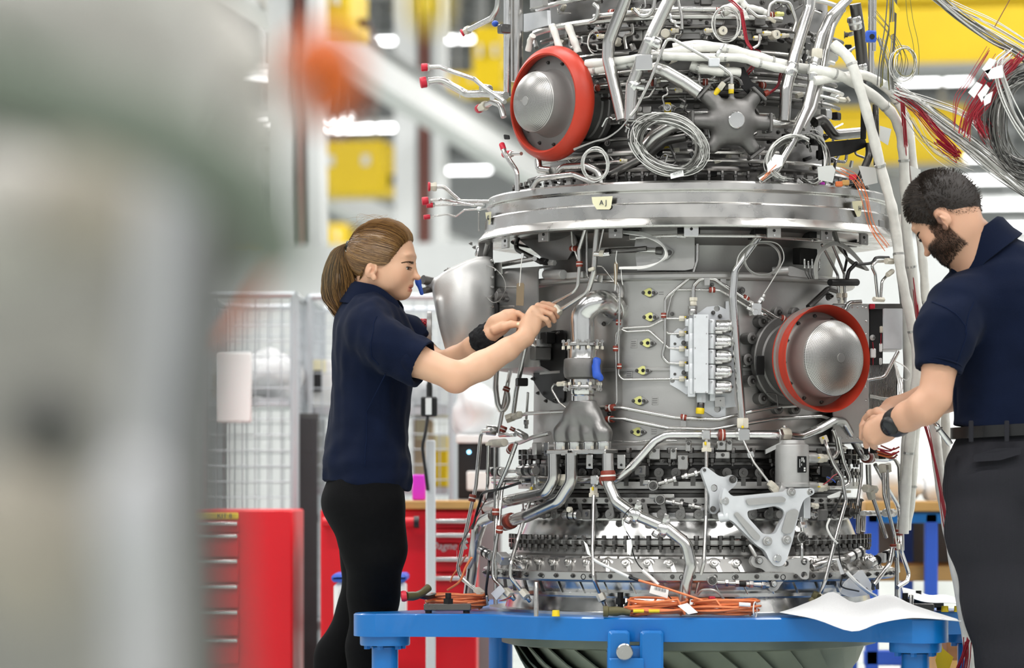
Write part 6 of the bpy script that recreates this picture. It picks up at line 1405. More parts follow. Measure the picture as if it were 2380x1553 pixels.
# stray hairs
strands('stray_hair', [smooth_path([HW(*skull(HW, (rng.uniform(-60, 40), rng.uniform(-30, 30), 70), 1.1)), HW(rng.uniform(-80, 20), rng.uniform(-40, 40), rng.uniform(92, 104)), HW(rng.uniform(-110, -60), rng.uniform(-40, 40), rng.uniform(50, 90))], 5) for i in range(16)] , .0003, ['hair_fair2'], hair)
# polo shirt
lo, hi = W(735, 1165, -.36), W(1020, 640, .36)
S = SDF(lo, hi, .004)
S.ell(W(866, 800), (.105, .165, .13), .04); S.ell(W(866, 760, -.02), (.085, .155, .075), .05); S.ell(W(868, 870), (.11, .15, .13), .05); S.ell(W(860, 960), (.108, .148, .14), .05); S.ell(W(852, 1070), (.118, .165, .13), .05); S.ell(W(852, 1130), (.116, .165, .11), .05)
S.cone(W(866, 700), W(860, 745), .057, .09, .03); S.ell(W(925, 830), (.055, .12, .07), .04)
S.chain([W(856, 772, -.145), W(900, 802, -.178), W(990, 849, -.221)], [.064, .067, .067], .03); S.chain([W(890, 752, .14), W(940, 785, .15), W(985, 822, .142)], [.06, .058, .056], .03)
S.plane_cut(W(984, 849, -.219), W(1046, 872, -.24) - W(950, 829, -.206), W(950, 930, -.36), W(1060, 780, -.02)); S.plane_cut(W(972, 805, .142), W(985, 822, .142) - W(940, 785, .15), W(940, 900, .02), W(1060, 700, .36))
S.cone(W(962, 836, -.211), W(1046, 872, -.24), .053, .056, .003, op='s'); S.cone(W(940, 790, .15), W(1022, 856, .13), .047, .05, .003, op='s')
S.plane_cut(W(840, 1128), (-.12, 0, -1), W(735, 1165, -.36), W(1020, 1050, .36)); S.cone(W(872, 640), W(866, 742), .05, .058, .006, op='s')
shirt = sdf_part('polo_shirt', S, 'navy_cloth', woman, smooth=3, label='navy blue polo shirt')
crumple(shirt, .014, 9, (1, .6, .55), 3., lambda c: np.clip((c[:, 2] - .93) / .1, .25, 1)); crumple(shirt, .009, 20, (.6, 1, 1.3), 9., lambda c: np.clip(.25 + 1.2 * np.exp(-((c[:, 2] - .88 - .4 * 0) / .12) ** 2), 0, 1)); crumple(shirt, .006, 24, (1.4, 1, .5), 2., lambda c: np.clip((c[:, 2] - .95) / .1, 0, 1))
def seam(o, pts, m, parent, r=.0016, name='seam', k=8):   # a stitched line laid on a cloth surface
    og = root_org(o); bv = BVHTree.FromPolygons([v.co for v in o.data.vertices], [p.vertices for p in o.data.polygons]); out = []
    for q in smooth_path(pts, k):
        h = bv.find_nearest(q - og); out.append(h[0] + og + h[1] * .0006)
    return part(name, MB().tube(out, r, 6), m, parent)
def collar(c, up, r1, r2, h, open_dir, gap, m, parent, thick=.004):   # turned-down collar about an axis
    up = unit(V(up)); o = unit(V(open_dir) - up * V(open_dir).dot(up)); s = up.cross(o); rows = []
    for (r, z) in ((r1, -.01), (r1 * 1.02, h * .9), (r1 * 1.08, h), (r1 * 1.16, h * .85), (r2 * .92, h * .1), (r2, -h * .45)):
        row = []
        for i in range(41):
            a = gap + (2 * PI - 2 * gap) * i / 40; fwd = max(0, math.cos(a)) ** 2; row.append(V(c) + (o * math.cos(a) * 1.1 + s * math.sin(a)) * (r + .012 * fwd) + up * (z - .035 * fwd))
        rows.append(row)
    return part('collar', MB().sheet(rows, thick), m, parent, 60)
collar(W(866, 704), (.22, 0, 1), .058, .083, .042, (1, -.15, 0), .42, 'navy_cloth', shirt)
def ringband(c, d, r, l, m, name, parent, th=.003): return part(name, MB().lathe([(r, -l / 2), (r + th, -l / 2), (r + th, l / 2), (r, l / 2)], c, 36, d), m, parent)
mat('seam_navy', '#111b33', .95, spec=.1)
seam(shirt, [W(876, 738, -.2), W(853, 768, -.26), W(843, 815, -.28), W(847, 872, -.26)], 'seam_navy', shirt)
seam(shirt, [W(866, 935, -.25), W(864, 980, -.25), W(860, 1040, -.25), W(856, 1098, -.25)], 'seam_navy', shirt)
placket = part('placket', MB().sheet([[W(918 + t * 4, 708 + t * 18, -.02 + s * .012 - t * .006) for s in (-1, 1)] for t in range(5)], .003), 'navy_cloth', shirt)
# wrist band
S = SDF(W(1080, 850, -.18), W(1180, 730, .03), .003)
wa, wb_ = W(1112, 797, -.055), W(1150, 772, -.10)
S.chain([wa, (wa + wb_) / 2, wb_], [.035, .038, .034], .004); S.plane_cut(wa, wa - wb_, S.lo, S.lo + S.h * S.n); S.plane_cut(W(1147, 774, -.096), wb_ - wa, S.lo, S.lo + S.h * S.n)
o = sdf_part('wristband', S, 'terry', woman, smooth=1, label='black terry wristband'); crumple(o, .004, 90)
# jeans
S = SDF(W(690, 1960, -.26), W(965, 1085, .36), .0055)
S.ell(W(850, 1130), (.108, .155, .10), .04); S.ell(W(835, 1175, -.04), (.10, .10, .08), .05)
S.chain([W(850, 1170, -.08), W(868, 1270, -.03), W(868, 1400, .06), W(860, 1500, .075), W(852, 1650, .08), W(850, 1850, .08)], [.105, .086, .066, .060, .054, .042], .03); S.chain([W(850, 1170, .085), W(862, 1300, .13), W(838, 1420, .20), W(780, 1530, .22), W(730, 1700, .22), W(710, 1850, .22)], [.10, .08, .062, .054, .05, .042], .03)
S.plane_cut(W(850, 1092), (0, 0, 1), W(690, 1140, -.3), W(965, 1060, .4)); S.plane_cut((0, 0, .09), (0, 0, -1), S.lo, S.lo + S.h * S.n)
jeans = sdf_part('jeans', S, 'black_denim', woman, smooth=2, label='black jeans'); crumple(jeans, .006, 9, (.6, .6, 1.5), 5.)
for (x, o_) in ((850, .08), (708, .22)):
    c = W(x, 900, o_); S = SDF((c.x - .11, c.y - .06, 0), (c.x + .2, c.y + .06, .14), .005); S.ell((c.x + .04, c.y, .035), (.13, .045, .035), .02); S.cone((c.x, c.y, .05), (c.x, c.y, .11), .045, .04, .02); S.plane_cut((0, 0, .002), (0, 0, -1), S.lo, S.lo + S.h * S.n); sdf_part('shoe', S, 'leather', woman)
# ---------------------------------------------------------------- the man
MD = 8.08
Q = lambda x, y, o=0.: P(x, y, MD + o)
man = thing('person', (Q(2385, 900).x, Q(2385, 900).y, 0), 'bearded man in navy polo shirt and grey trousers bending over the engine', 'person', kind='thing')
ya = .62
HM = Head(Q(2190, 487), (-.76 * math.cos(ya), .76 * math.sin(ya), -.65), (-.65 * math.cos(ya), .65 * math.sin(ya), .76), 1.08)
S = SDF(Q(1990, 1080, -.35), Q(2420, 370, .40), .0026)
head_sdf(S, HM, True)
S.chain([HM(-16, 0, -62), Q(2255, 565, .03), Q(2325, 625, .03)], [.05, .06, .075], .03); S.cone(HM(5, 0, -80), Q(2260, 620, 0), .045, .05, .03)
S.chain([Q(2215, 720, -.10), Q(2186, 840, -.13), Q(2172, 925, -.14)], [.055, .045, .042], .015); S.chain([Q(2172, 925, -.14), Q(2150, 947, -.13), Q(2110, 968, -.08), Q(2080, 984, -.04)], [.042, .044, .038, .031], .012)
S.chain([Q(2260, 900, .2), Q(2150, 935, .22), Q(2080, 955, .2), Q(2050, 975, .16)], [.05, .044, .036, .03], .012)
hm = Q(2076, 986, -.035)
S.chain([hm, Q(2056, 994, -.02), Q(2036, 1004, -.01)], [.031, .035, .036], .012, flat=(-.2, .9, .2), fr=.6)
for (kx, ky, ko, px_, py_, po_, tx, ty, to, r) in ((2032, 975, .0, 2020, 984, .03, 2012, 1000, .05, .0105), (2024, 990, -.012, 2012, 1004, .02, 2008, 1018, .045, .0108), (2024, 1008, -.018, 2014, 1024, .012, 2014, 1036, .035, .0103), (2034, 1024, -.018, 2030, 1036, .008, 2034, 1040, .03, .0092)):
    S.cone(hm, Q(kx, ky, ko), .024, .0125, .008); finger(S, [Q(kx, ky, ko), Q((kx + px_) / 2 - 2, (ky + py_) / 2, (ko + po_) / 2), Q(px_, py_, po_), Q(tx, ty, to)], r * 1.08, r * .86, .003)
finger(S, [Q(2060, 970, .0), Q(2040, 958, .025), Q(2024, 962, .045), Q(2014, 972, .06)], .014, .0095, .006)
f2 = Q(2050, 975, .16); S.chain([f2, Q(2030, 985, .13)], [.03, .034], .012, flat=(0, 1, 0), fr=.6)
for j in range(4): finger(S, [Q(2030, 972 + j * 9, .13), Q(2012, 976 + j * 10, .12), Q(2004, 990 + j * 9, .10)], .0105, .009, .003)
bmn = sdf_part('body', S, 'skin_tan', man, head_tint(HM, beard=(.16, .11, .085)), 1)
snm = snapper(bmn)
eyes(HM, man); brows(HM, man, ['hair_dark1', 'hair_dark0'], 1.6, snm)
HLM = [(78, 0, 30), (72, 26, 28), (60, 46, 16), (50, 58, -2), (34, 68, -22), (20, 71, -48), (8, 71, -50), (4, 71, -26), (-10, 72, -18), (-28, 72, -34), (-42, 66, -66), (-56, 40, -88), (-60, 0, -94)]
hlm = smooth_path([V(q) for q in HLM], 6)
cap = MB(); top = V((-20, 0, 84))
def capm(a, sd, t, k): i = a * (len(hlm) - 1); j = min(int(i), len(hlm) - 2); r = hlm[j].lerp(hlm[j + 1], i - j); p = V((r.x, r.y * sd, r.z)).lerp(top, t); p = p if t < .999 else top; s_ = skull(HM, p, 1.0 + k * min(1, .25 + t * 2.2)); return s_
for sd in (-1, 1): cap.sheet([[HM(*capm(a / 48, sd, t / 12, .06)) for t in range(13)] for a in range(49)])
hairm = part('hair', cap, 'hair_dark1', man, 80)
ps = []
for i in range(7500):
    a, t, sd = rng.random(), rng.random() ** .8, rng.choice((-1, 1)); b = capm(a, sd, t, .05); n_ = unit(V((b.x / 84 ** 2, b.y / 73 ** 2, b.z / 84 ** 2))); L = 6 + 15 * t * max(0, .4 + b.x / 120) + 5 * t; fl = V((.45 - (b.x < -10) * .7, .15 * sd, .1 - .6 * (t < .35))); d = unit(n_ * .5 + fl * .9 + V((rng.gauss(0, .16), rng.gauss(0, .16), rng.gauss(0, .16)))); e = b + d * L * .55; e2 = e + unit(d + fl * .9) * L * .5; ps.append([HM(*b), HM(*e), HM(*e2)])
strands('hair_strands', ps, .0008, ['hair_dark0', 'hair_dark1', 'hair_dark2'], hairm)
ps = []
co = np.empty(len(bmn.data.vertices) * 3, np.float32); bmn.data.vertices.foreach_get('co', co); co = co.reshape(-1, 3) + np.array(root_org(bmn)); no = np.empty(len(co) * 3, np.float32); bmn.data.vertices.foreach_get('normal', no); no = no.reshape(-1, 3)
lf, ld_, lu = HM.loc(co)
okb = ((lu < -62) & (lu > -118) & (lf > -6) & (lf < 90) & (np.abs(ld_) < 66)) | ((np.abs(ld_) > 44) & (np.abs(ld_) < 66) & (lu < -32) & (lu > -64) & (lf > 2) & (lf < 34))
okb &= ~((np.abs(ld_) < 15) & (lu < -76) & (lu > -92) & (lf > 74))
cand = np.nonzero(okb)[0]
for i in range(5200):
    j = rng.choice(cand); b = V(co[j].tolist()) + V((rng.gauss(0, .001), rng.gauss(0, .001), rng.gauss(0, .001))); n_ = V(no[j].tolist()); ps.append([b, b + n_ * .0035 + (HM.u * -4 - HM.f * 1.5) * .001])
strands('beard', ps, .00055, ['hair_dark0', 'hair_dark1'], man)
# polo shirt
S = SDF(Q(2120, 1035, -.36), Q(2640, 520, .42), .0045)
S.ell(Q(2375, 720, .04), (.20, .14, .16), .05); S.ell(Q(2375, 830, .03), (.19, .135, .18), .06); S.ell(Q(2375, 950, .03), (.175, .135, .12), .06); S.ell(Q(2370, 1010, .03), (.175, .14, .06), .04); S.cone(Q(2300, 600, .03), Q(2350, 680, .03), .078, .13, .05); S.ell(Q(2290, 690, .03), (.12, .13, .08), .06)
S.chain([Q(2225, 715, -.07), Q(2200, 770, -.11), Q(2182, 855, -.135)], [.083, .068, .057], .04); S.chain([Q(2520, 700, .03), Q(2555, 860, .06)], [.09, .075], .04)
S.plane_cut(Q(2182, 860, -.135), Q(2180, 880, -.14) - Q(2200, 780, -.12), Q(2110, 950, -.30), Q(2222, 800, .0)); S.cone(Q(2185, 848, -.133), Q(2174, 930, -.14), .049, .050, .003, op='s')
S.plane_cut(Q(2370, 1004, 0), (-.10, 0, -1), Q(2120, 1060, -.36), Q(2640, 940, .42)); S.cone(Q(2215, 520, .03), Q(2300, 610, .03), .06, .07, .005, op='s')
shirt = sdf_part('polo_shirt', S, 'navy_cloth', man, smooth=3, label='navy blue polo shirt')
crumple(shirt, .012, 8, (1, .7, .7), 21.); crumple(shirt, .005, 22, (.6, 1, 1), 4.)
collar(Q(2285, 590, .03), (-.62, .05, .8), .074, .098, .05, (-1, .1, -.5), .5, 'navy_cloth', shirt)
seam(shirt, [Q(2158, 690, -.14), Q(2200, 700, -.2), Q(2240, 740, -.2), Q(2258, 770, -.2), Q(2240, 850, -.2)], 'seam_navy', shirt)
seam(shirt, [Q(2300, 690, -.2), Q(2268, 740, -.2), Q(2252, 775, -.2)], 'seam_navy', shirt)
seam(shirt, [Q(2146, 838, -.2), Q(2180, 850, -.25), Q(2216, 852, -.2)], 'seam_navy', shirt)
ringband(Q(2185, 845, -.134), Q(2180, 880, -.14) - Q(2200, 780, -.12), .056, .004, 'navy_cloth', 'sleeve_seam', shirt)
# watch
wd = unit(Q(2080, 984, -.04) - Q(2110, 968, -.08)); wc = Q(2086, 981, -.047)
wat = part('watch_strap', MB().lathe([(.0335, -.017), (.0375, -.017), (.039, 0), (.0365, .017), (.0325, .017)], wc, 36, wd), 'leather', man, label='black watch strap')
wn = unit(V((-.25, -1, -.1)) - wd * V((-.25, -1, -.1)).dot(wd)); part('watch_case', MB().lathe([(.025, -.008), (.027, 0), (.024, .006), (.019, .009)], wc + wn * .036, 28, wn), 'black_plastic', wat); part('watch_face', MB().lathe([(.02, .0), (.014, .003), (0, .004)], wc + wn * .0435, 28, wn), 'glass_dark', wat)
# trousers, belt, shoes
S = SDF(Q(2160, 2000, -.30), Q(2640, 985, .36), .0055)
S.ell(Q(2372, 1060, .03), (.175, .14, .12), .05); S.ell(Q(2372, 1120, .02), (.185, .155, .10), .05)
S.chain([Q(2300, 1130, -.01), Q(2300, 1240, -.03), Q(2322, 1400, -.05), Q(2352, 1560, -.05), Q(2372, 1750, -.03), Q(2380, 1900, -.02)], [.115, .105, .092, .082, .075, .07], .04); S.chain([Q(2450, 1130, .05), Q(2465, 1300, .06), Q(2475, 1550, .08), Q(2480, 1900, .10)], [.115, .1, .085, .07], .04)
S.plane_cut(Q(2370, 992, 0), (.05, 0, 1), Q(2160, 1060, -.3), Q(2640, 960, .36)); S.plane_cut((0, 0, .03), (0, 0, -1), S.lo, S.lo + S.h * S.n)
tr = sdf_part('trousers', S, 'pinstripe', man, smooth=2, label='charcoal pinstripe trousers'); crumple(tr, .008, 6, (.8, .8, 1.1), 31.); crumple(tr, .004, 16, (.6, .6, 1.3), 7., lambda c: np.clip((c[:, 2] - .2) * 2, 0, 1))
rows = []
for zz in (-.014, .016):
    rows.append([Q(2371, 1001, .03) + V((.174 * math.cos(a), .141 * math.sin(a), zz - .05 * .174 * math.cos(a) * -1)) for a in [2 * PI * i / 48 for i in range(49)]])
part('belt', MB().sheet(rows, -.006), 'leather', tr, label='black leather belt')
for (x, o_) in ((2262, -.112), (2345, -.133)): part('belt_loop', MB().rbox(Q(x - 5, 1003, o_), (.012, .006, .055), .002), 'pinstripe', tr)
pk = [Q(2262, 1058, -.128), Q(2318, 1042, -.142), Q(2374, 1040, -.142), Q(2372, 1056, -.145), Q(2325, 1070, -.146), Q(2263, 1074, -.132)]
part('pocket_flap', MB().prism(pk, (0, .012, 0)), 'pinstripe', tr)
for (x, y0, o_, ) in ((2382, 0, -.02), (2480, 0, .10)):
    c = Q(x, 900, o_); S = SDF((c.x - .2, c.y - .06, 0), (c.x + .12, c.y + .06, .14), .005); S.ell((c.x - .05, c.y, .035), (.14, .05, .035), .02); S.cone((c.x, c.y, .05), (c.x, c.y, .09), .05, .045, .02); S.plane_cut((0, 0, .002), (0, 0, -1), S.lo, S.lo + S.h * S.n); sdf_part('shoe', S, 'leather', man)

# ratchet handle sticking out beside the man's hip pocket
t = thing('ratchet_wrench', Q(2206, 1032, -.06), 'chrome ratchet wrench tucked in at the man\'s hip', 'wrench')
a, b = Q(2160, 968, -.05), Q(2210, 1034, -.05); d = b - a
part('handle', MB().tube([a, a + d * .28, a + d * .32, a + d * .40, a + d * .44, a + d * .9, b], [.0045, .005, .0075, .0075, .006, .0085, .007], 14), 'steel_bright', t); part('grip_ring', MB().tube([a + d * .44, a + d * .48], .0095, 14), 'steel_dark', t)
# ================================================================ hoses, harness tails and wires on the right
rng = random.Random(5)
hose([(1937, 103, 8.35), (1975, 140, 8.33), (1998, 205, 8.33), (2025, 300, 8.36), (2050, 400, 8.4), (2072, 480, 8.42), (2085, 560, 8.45), (2092, 620, 8.45), (2105, 690, 8.47), (2122, 770, 8.5), (2132, 840, 8.5), (2122, 960, 8.52), (2108, 1100, 8.55), (2100, 1240, 8.57)], 25, 8.4, ties=5)
hose([(1880, 160, 8.33), (1940, 172, 8.34), (1990, 195, 8.38), (2050, 240, 8.42), (2083, 280, 8.46), (2098, 340, 8.48), (2104, 450, 8.5), (2110, 560, 8.52), (2126, 680, 8.55), (2142, 800, 8.56), (2138, 900, 8.57), (2125, 1020, 8.6), (2117, 1150, 8.6), (2105, 1230, 8.62)], 25, 8.4, ties=6)
hose([(1890, 188, 8.32), (1950, 180, 8.36), (2010, 175, 8.4), (2070, 214, 8.45), (2108, 285, 8.5), (2124, 400, 8.54), (2138, 540, 8.56), (2148, 640, 8.58), (2152, 720, 8.6), (2160, 860, 8.6)], 22, 8.4, ties=4)
hose([(2085, 500, 8.62), (2098, 640, 8.62), (2110, 800, 8.62), (2112, 960, 8.62), (2102, 1120, 8.62)], 26, 8.6)
hose([(2175, 880, 8.45), (2172, 980, 8.45), (2180, 1080, 8.45), (2195, 1180, 8.45), (2215, 1290, 8.44), (2238, 1420, 8.44), (2258, 1560, 8.44), (2268, 1700, 8.44)], 26, 8.45); hose([(2195, 900, 8.5), (2198, 1000, 8.5), (2200, 1100, 8.5), (2206, 1200, 8.5)], 22, 8.5)
hose([(2055, 195, 8.36), (2072, 205, 8.36), (2088, 215, 8.36)], 18, 8.36, m='white_plastic', name='sleeve')
RW = ['wire_red']; GW2 = ['wire_grey', 'wire_grey', 'wire_white', 'wire_dark', 'wire_white']
wires([(2095, 215, 8.40), (2105, 400, 8.5), (2098, 520, 8.52), (2120, 640, 8.54), (2135, 780, 8.54)], 8, 3, 2.4, RW, z='p', D=8.5)
wires([(2140, 950, 8.4), (2160, 1020, 8.4), (2178, 1100, 8.4), (2196, 1200, 8.42), (2206, 1270, 8.42)], 8, 6, 2.2, RW, z='p', D=8.4)
wires([(2085, 214), (2130, 240), (2200, 290), (2280, 350), (2400, 450)], 26, 7, 2.2, GW2, z='p', D=8.3); wires([(2085, 214), (2150, 260), (2230, 330), (2310, 400), (2410, 470)], 18, 8, 2.2, GW2, z='p', D=8.34); wires([(2085, 212), (2160, 235), (2240, 265), (2290, 310), (2380, 420)], 10, 6, 2, GW2, z='p', D=8.28)
wires([(2088, 216), (2130, 250), (2170, 300), (2215, 345), (2226, 362), (2210, 352), (2180, 330)], 22, 5, 2, RW, z='p', D=8.3)
wires([(2125, 270), (2160, 330), (2200, 360), (2250, 385)], 14, 14, 1.4, ['wire_grey', 'wire_white', 'wire_dark'], z='p', D=8.36)
wires([(2068, -20), (2064, 60), (2050, 140), (2045, 200)], 4, 4, 3, ['wire_olive', 'wire_dark'], z='p', D=8.3); wires([(2080, -20), (2076, 90), (2070, 160), (2072, 210)], 5, 3, 3, ['wire_olive', 'wire_dark', 'wire_grey'], z='p', D=8.3)
wires([(2035, 30), (2075, 80), (2098, 130), (2092, 170)], 5, 5, 1.5, ['wire_olive', 'wire_dark'], z='p', D=8.32); wires([(2110, -20), (2118, 50), (2128, 100), (2132, 140), (2130, 180)], 2, 5, 1.5, ['wire_olive'], z='p', D=8.3); wires([(2045, 90), (2065, 150), (2070, 190), (2085, 200)], 14, 6, 2, ['wire_grey', 'wire_dark'], z='p', D=8.36)
for (x, y, r_) in ((2105, 145, 26), (2098, 150, 30)): loops('p', x, y, r_, r_ * 1.3, 5, 1.8, .72, ['wire_grey', 'wire_olive', 'wire_white'])
for (pts) in ([(2078, 2), (2092, 22), (2085, 32), (2079, 28)], [(2068, 52), (2079, 50), (2078, 78), (2068, 82)], [(2036, 110), (2046, 108), (2044, 130), (2036, 138)]): part('marker_flag', MB().prism([P(x, y, 8.28) for x, y in pts], (0, .001, 0)), 'mark_yellow', eng, flat=True, label='yellow marker flag')
# the coil of instrumentation wires hanging at the top right
wb = thing('wire_coil', P(2380, 440, 8.1), 'big hanging coil of grey wires with red looms and white labels', 'cable')
wires([(2150, -30), (2225, 35), (2300, 85), (2360, 120), (2420, 160)], 26, 7, 2.3, GW2 + ['wire_dark'], z='p', D=8.15, parent=wb); wires([(2140, -30), (2190, 5), (2240, 30), (2320, 70), (2420, 130)], 8, 6, 2, GW2, z='p', D=8.15, parent=wb)
for i in range(58):
    f, g = rng.uniform(.62, 1.08), rng.uniform(.72, 1.06); cx_, cy_ = 2395 + rng.gauss(0, 5), 285 + rng.gauss(0, 7); dd = rng.uniform(-.05, .05); ph = rng.uniform(-.5, .5)
    q = [P(cx_ + 96 * f * math.cos(a + ph * 0), cy_ + 128 * g * math.sin(a), 8.12 + dd + .02 * math.sin(2 * a + i)) for a in [1.2 + 5.2 * k / 15 for k in range(16)]]
    part('wire', MB().tube(smooth_path(q, 3), .0013, 5), rng.choice(['wire_grey', 'wire_dark', 'wire_dark', 'wire_dark', 'black_steel']), wb, 60)
wires([(2345, 135), (2310, 165), (2280, 215), (2250, 270), (2240, 310)], 18, 6, 2.2, RW, z='p', D=8.1, parent=wb); wires([(2370, 130), (2330, 180), (2300, 230), (2270, 270), (2290, 310)], 16, 6, 2.2, RW, z='p', D=8.08, parent=wb); wires([(2345, 120), (2320, 150), (2335, 210), (2360, 270), (2400, 330)], 10, 6, 3, ['wire_white', 'wire_grey'], z='p', D=8.05, parent=wb); wires([(2300, 120), (2250, 200), (2225, 240), (2220, 300)], 6, 7, 1.4, RW, z='p', D=8.12, parent=wb)
wires([(2275, 280), (2285, 310), (2300, 330)], 18, 8, 2, ['wire_dark', 'clamp_rust', 'wire_red'], z='p', D=8.12, parent=wb)
for pts in ([(2282, 160), (2300, 135), (2316, 140), (2296, 172)], [(2288, 165), (2330, 150), (2332, 180), (2300, 185)], [(2250, 215), (2270, 190), (2284, 197), (2264, 228)], [(2272, 220), (2292, 195), (2300, 205), (2282, 238)], [(2285, 225), (2308, 212), (2302, 238), (2288, 246)]):
    part('label', MB().prism([P(x, y, 8.03) for x, y in pts], (0, .001, 0)), 'paper', wb, flat=True)
part('cable_tie', MB().tube(smooth_path([P(2288, 178, 8.02), P(2298, 188, 8.02), P(2306, 186, 8.02)], 4), .0035, 8), 'black_plastic', wb)
part('hanger_cord', MB().cyl(P(2312, 62, 8.1), P(2352, -10, 8.1), .0015, n=6).cyl(P(2352, -10, 8.1), V((P(2352, -10, 8.1).x, -.6, 10.2)), .0015, n=6), 'wood_dark', wb)
# ================================================================ things on the stand
ZP = ZT + .001
def on_plate(px, D): q = P(px, 1400, D); return V((q.x, q.y, ZP))
def coil_of_cable(c, rx, ry, turns, label, extra=None, lab=None):
    t = thing('cable_coil', c, label, 'cable', 'orange cables on the blue stand'); pts = []
    for i in range(turns * 20 + 1):
        a = 2 * PI * i / 20; k = i / (turns * 20); f = .70 + .3 * ((k * 7.3) % 1) + .02 * math.sin(a * .37)
        pts.append(c + V((rx * f * math.cos(a), ry * f * math.sin(a), .004 + .042 * ((k * 3.7) % 1) + .004 * math.sin(a * 1.7 + k * 9))))
    part('cable', MB().tube(pts, .0033, 6), 'orange_cable', t, 60)
    return t
t = coil_of_cable(on_plate(1062, 8.62), .088, .07, 10, 'orange cable coil with an olive plug beside the woman')
p0, p1 = P(938, 1386, 8.45), P(960, 1386, 8.47)
part('red_cap', MB().lathe([(0, -.008), (.014, -.006), (.0155, 0), (.014, .008)], p0, 20, (1, .1, .1)), 'red_cap', t); part('plug', MB().tube([p0 + V((.006, 0, 0)), p1, P(968, 1385, 8.48), P(980, 1379, 8.5), P(996, 1366, 8.52)], [.012, .0125, .011, .010, .011], 16), 'olive', t); part('plug_tail', MB().tube(smooth_path([P(975, 1385, 8.5), P(992, 1388, 8.54), P(1010, 1384, 8.58)], 5), [.0075] * 11, 10), 'black_plastic', t)
part('cable_rise', MB().tube(smooth_path([P(1040, 1372, 8.55), P(1068, 1352, 8.52), P(1082, 1320, 8.5), P(1096, 1296, 8.48)], 6), .0033, 6), 'orange_cable', t)
t = coil_of_cable(on_plate(1528, 8.2), .088, .062, 9, 'orange cable coil with yellow sleeves at the front edge'); pb = on_plate(1402, 8.15) + V((0, 0, .015))
part('plug', MB().tube([pb, pb + V((.012, 0, 0)), pb + V((.014, 0, 0)), pb + V((.036, .002, 0)), pb + V((.05, .004, 0)), pb + V((.07, .006, -.004))], [.014, .0145, .012, .0125, .010, .008], 16), 'olive', t)
for dx in (-.02, .02): q = on_plate(1500 + dx * 900, 8.2) + V((0, -.058, .016)); part('sleeve', MB().cyl(q - V((.014, 0, 0)), q + V((.014, 0, 0)), .0048, n=10), 'mark_yellow', t)
part('paper_tag', MB().prism([P(1575, 1408, 8.1), P(1598, 1402, 8.12), P(1622, 1424, 8.1), P(1600, 1428, 8.08)], (0, .0008, 0)), 'paper', t, flat=True)
t = coil_of_cable(on_plate(1686, 8.2), .094, .062, 10, 'orange cable coil bound with white ties at the front edge')
q = on_plate(1755, 8.16); part('cable_tie', MB().tube([q + V((.006 * math.cos(a), .018 * math.cos(a), .018 + .021 * math.sin(a))) for a in [2 * PI * i / 16 for i in range(17)]], .0018, 6), 'wire_white', t)
q = on_plate(1740, 8.14) + V((-.01, .0, .034)); part('sleeve', MB().cyl(q - V((.015, 0, 0)), q + V((.015, 0, -.002)), .0055, n=10), 'white_plastic', t)
def clamp_bar(px0, px1, D, label, bolt_px, rot=0.):
    a, b = on_plate(px0, D), on_plate(px1, D); c = (a + b) / 2; t = thing('clamp_bar', c, label, 'clamp', 'steel hold-down clamps on the stand'); R = Matrix.Rotation(rot, 3, 'Z')
    part('bar', MB().rbox(c + V((0, 0, .016)), ((b - a).length, .03, .018), .002, R), 'steel_dark', t)
    q = on_plate(bolt_px, D); part('bolt', MB().hexn(q + V((0, 0, .025)), (0, 0, 1), .0145, .014).cyl(q + V((0, 0, .039)), q + V((0, 0, .054)), .008, n=12), 'black_steel', t)
    for f in (.1, .9): p = a.lerp(b, f); part('foot', MB().cyl(p, p + V((0, 0, .008)), .009, n=12), 'black_steel', t)
clamp_bar(985, 1095, 8.42, 'grey steel clamp bar in front of the orange coil beside the woman', 1042)
clamp_bar(2112, 2192, 8.62, 'rusty clamp bar at the back right beside the yellow caps', 2135); clamp_bar(2098, 2170, 8.42, 'short rusty clamp bar right of the papers', 2104)
t = thing('clamp_bolt', on_plate(1442, 8.3), 'black hexagon bolt standing behind the olive plug', 'bolt'); q = on_plate(1442, 8.3); part('stud', MB().cyl(q, q + V((0, 0, .06)), .008, n=12), 'black_steel', t); part('nut', MB().hexn(q + V((0, 0, .028)), (0, 0, 1), .0145, .016), 'black_steel', t)
for (px, D, h, lb) in ((1246, 8.2, .09, 'upright steel dowel pin in front of the lower casing'), (2118, 8.4, .05, 'short upright steel pin beside the clamp bars')):
    q = on_plate(px, D); single('dowel_pin', MB().lathe([(0, 0), (.0062, 0), (.0062, h - .002), (.005, h), (0, h)], q, 16), 'steel_brushed', lb, 'pin')
for (px, D, lb) in ((1292, 8.2, 'small yellow cap near the dowel pin'), (2196, 8.5, 'yellow cap touching the clamp bar'), (2226, 8.5, 'yellow cap nearest the man\'s leg')):
    q = on_plate(px, D); single('yellow_cap', MB().lathe([(0, .016), (.009, .016), (.0095, .014), (.0105, .0), (.0085, 0), (.0085, .012), (0, .012)], q, 18), 'mark_yellow', lb, 'cap', 'yellow caps on the stand')
def sheet_between(back, front, n=9, th=.0012):
    bk = smooth_path([P(*q) for q in back], 4); fr = smooth_path([P(*q) for q in front], 4); k = min(len(bk), len(fr))
    return MB().sheet([[bk[i].lerp(fr[i], j / n) + V((0, 0, .006 * math.sin(PI * j / n) * math.sin(i * .5))) for i in range(k)] for j in range(n + 1)], th)
mat('paper_print', '#fcfcfc', .7, var=.06, vscale=900, col2='#e4e5e6')
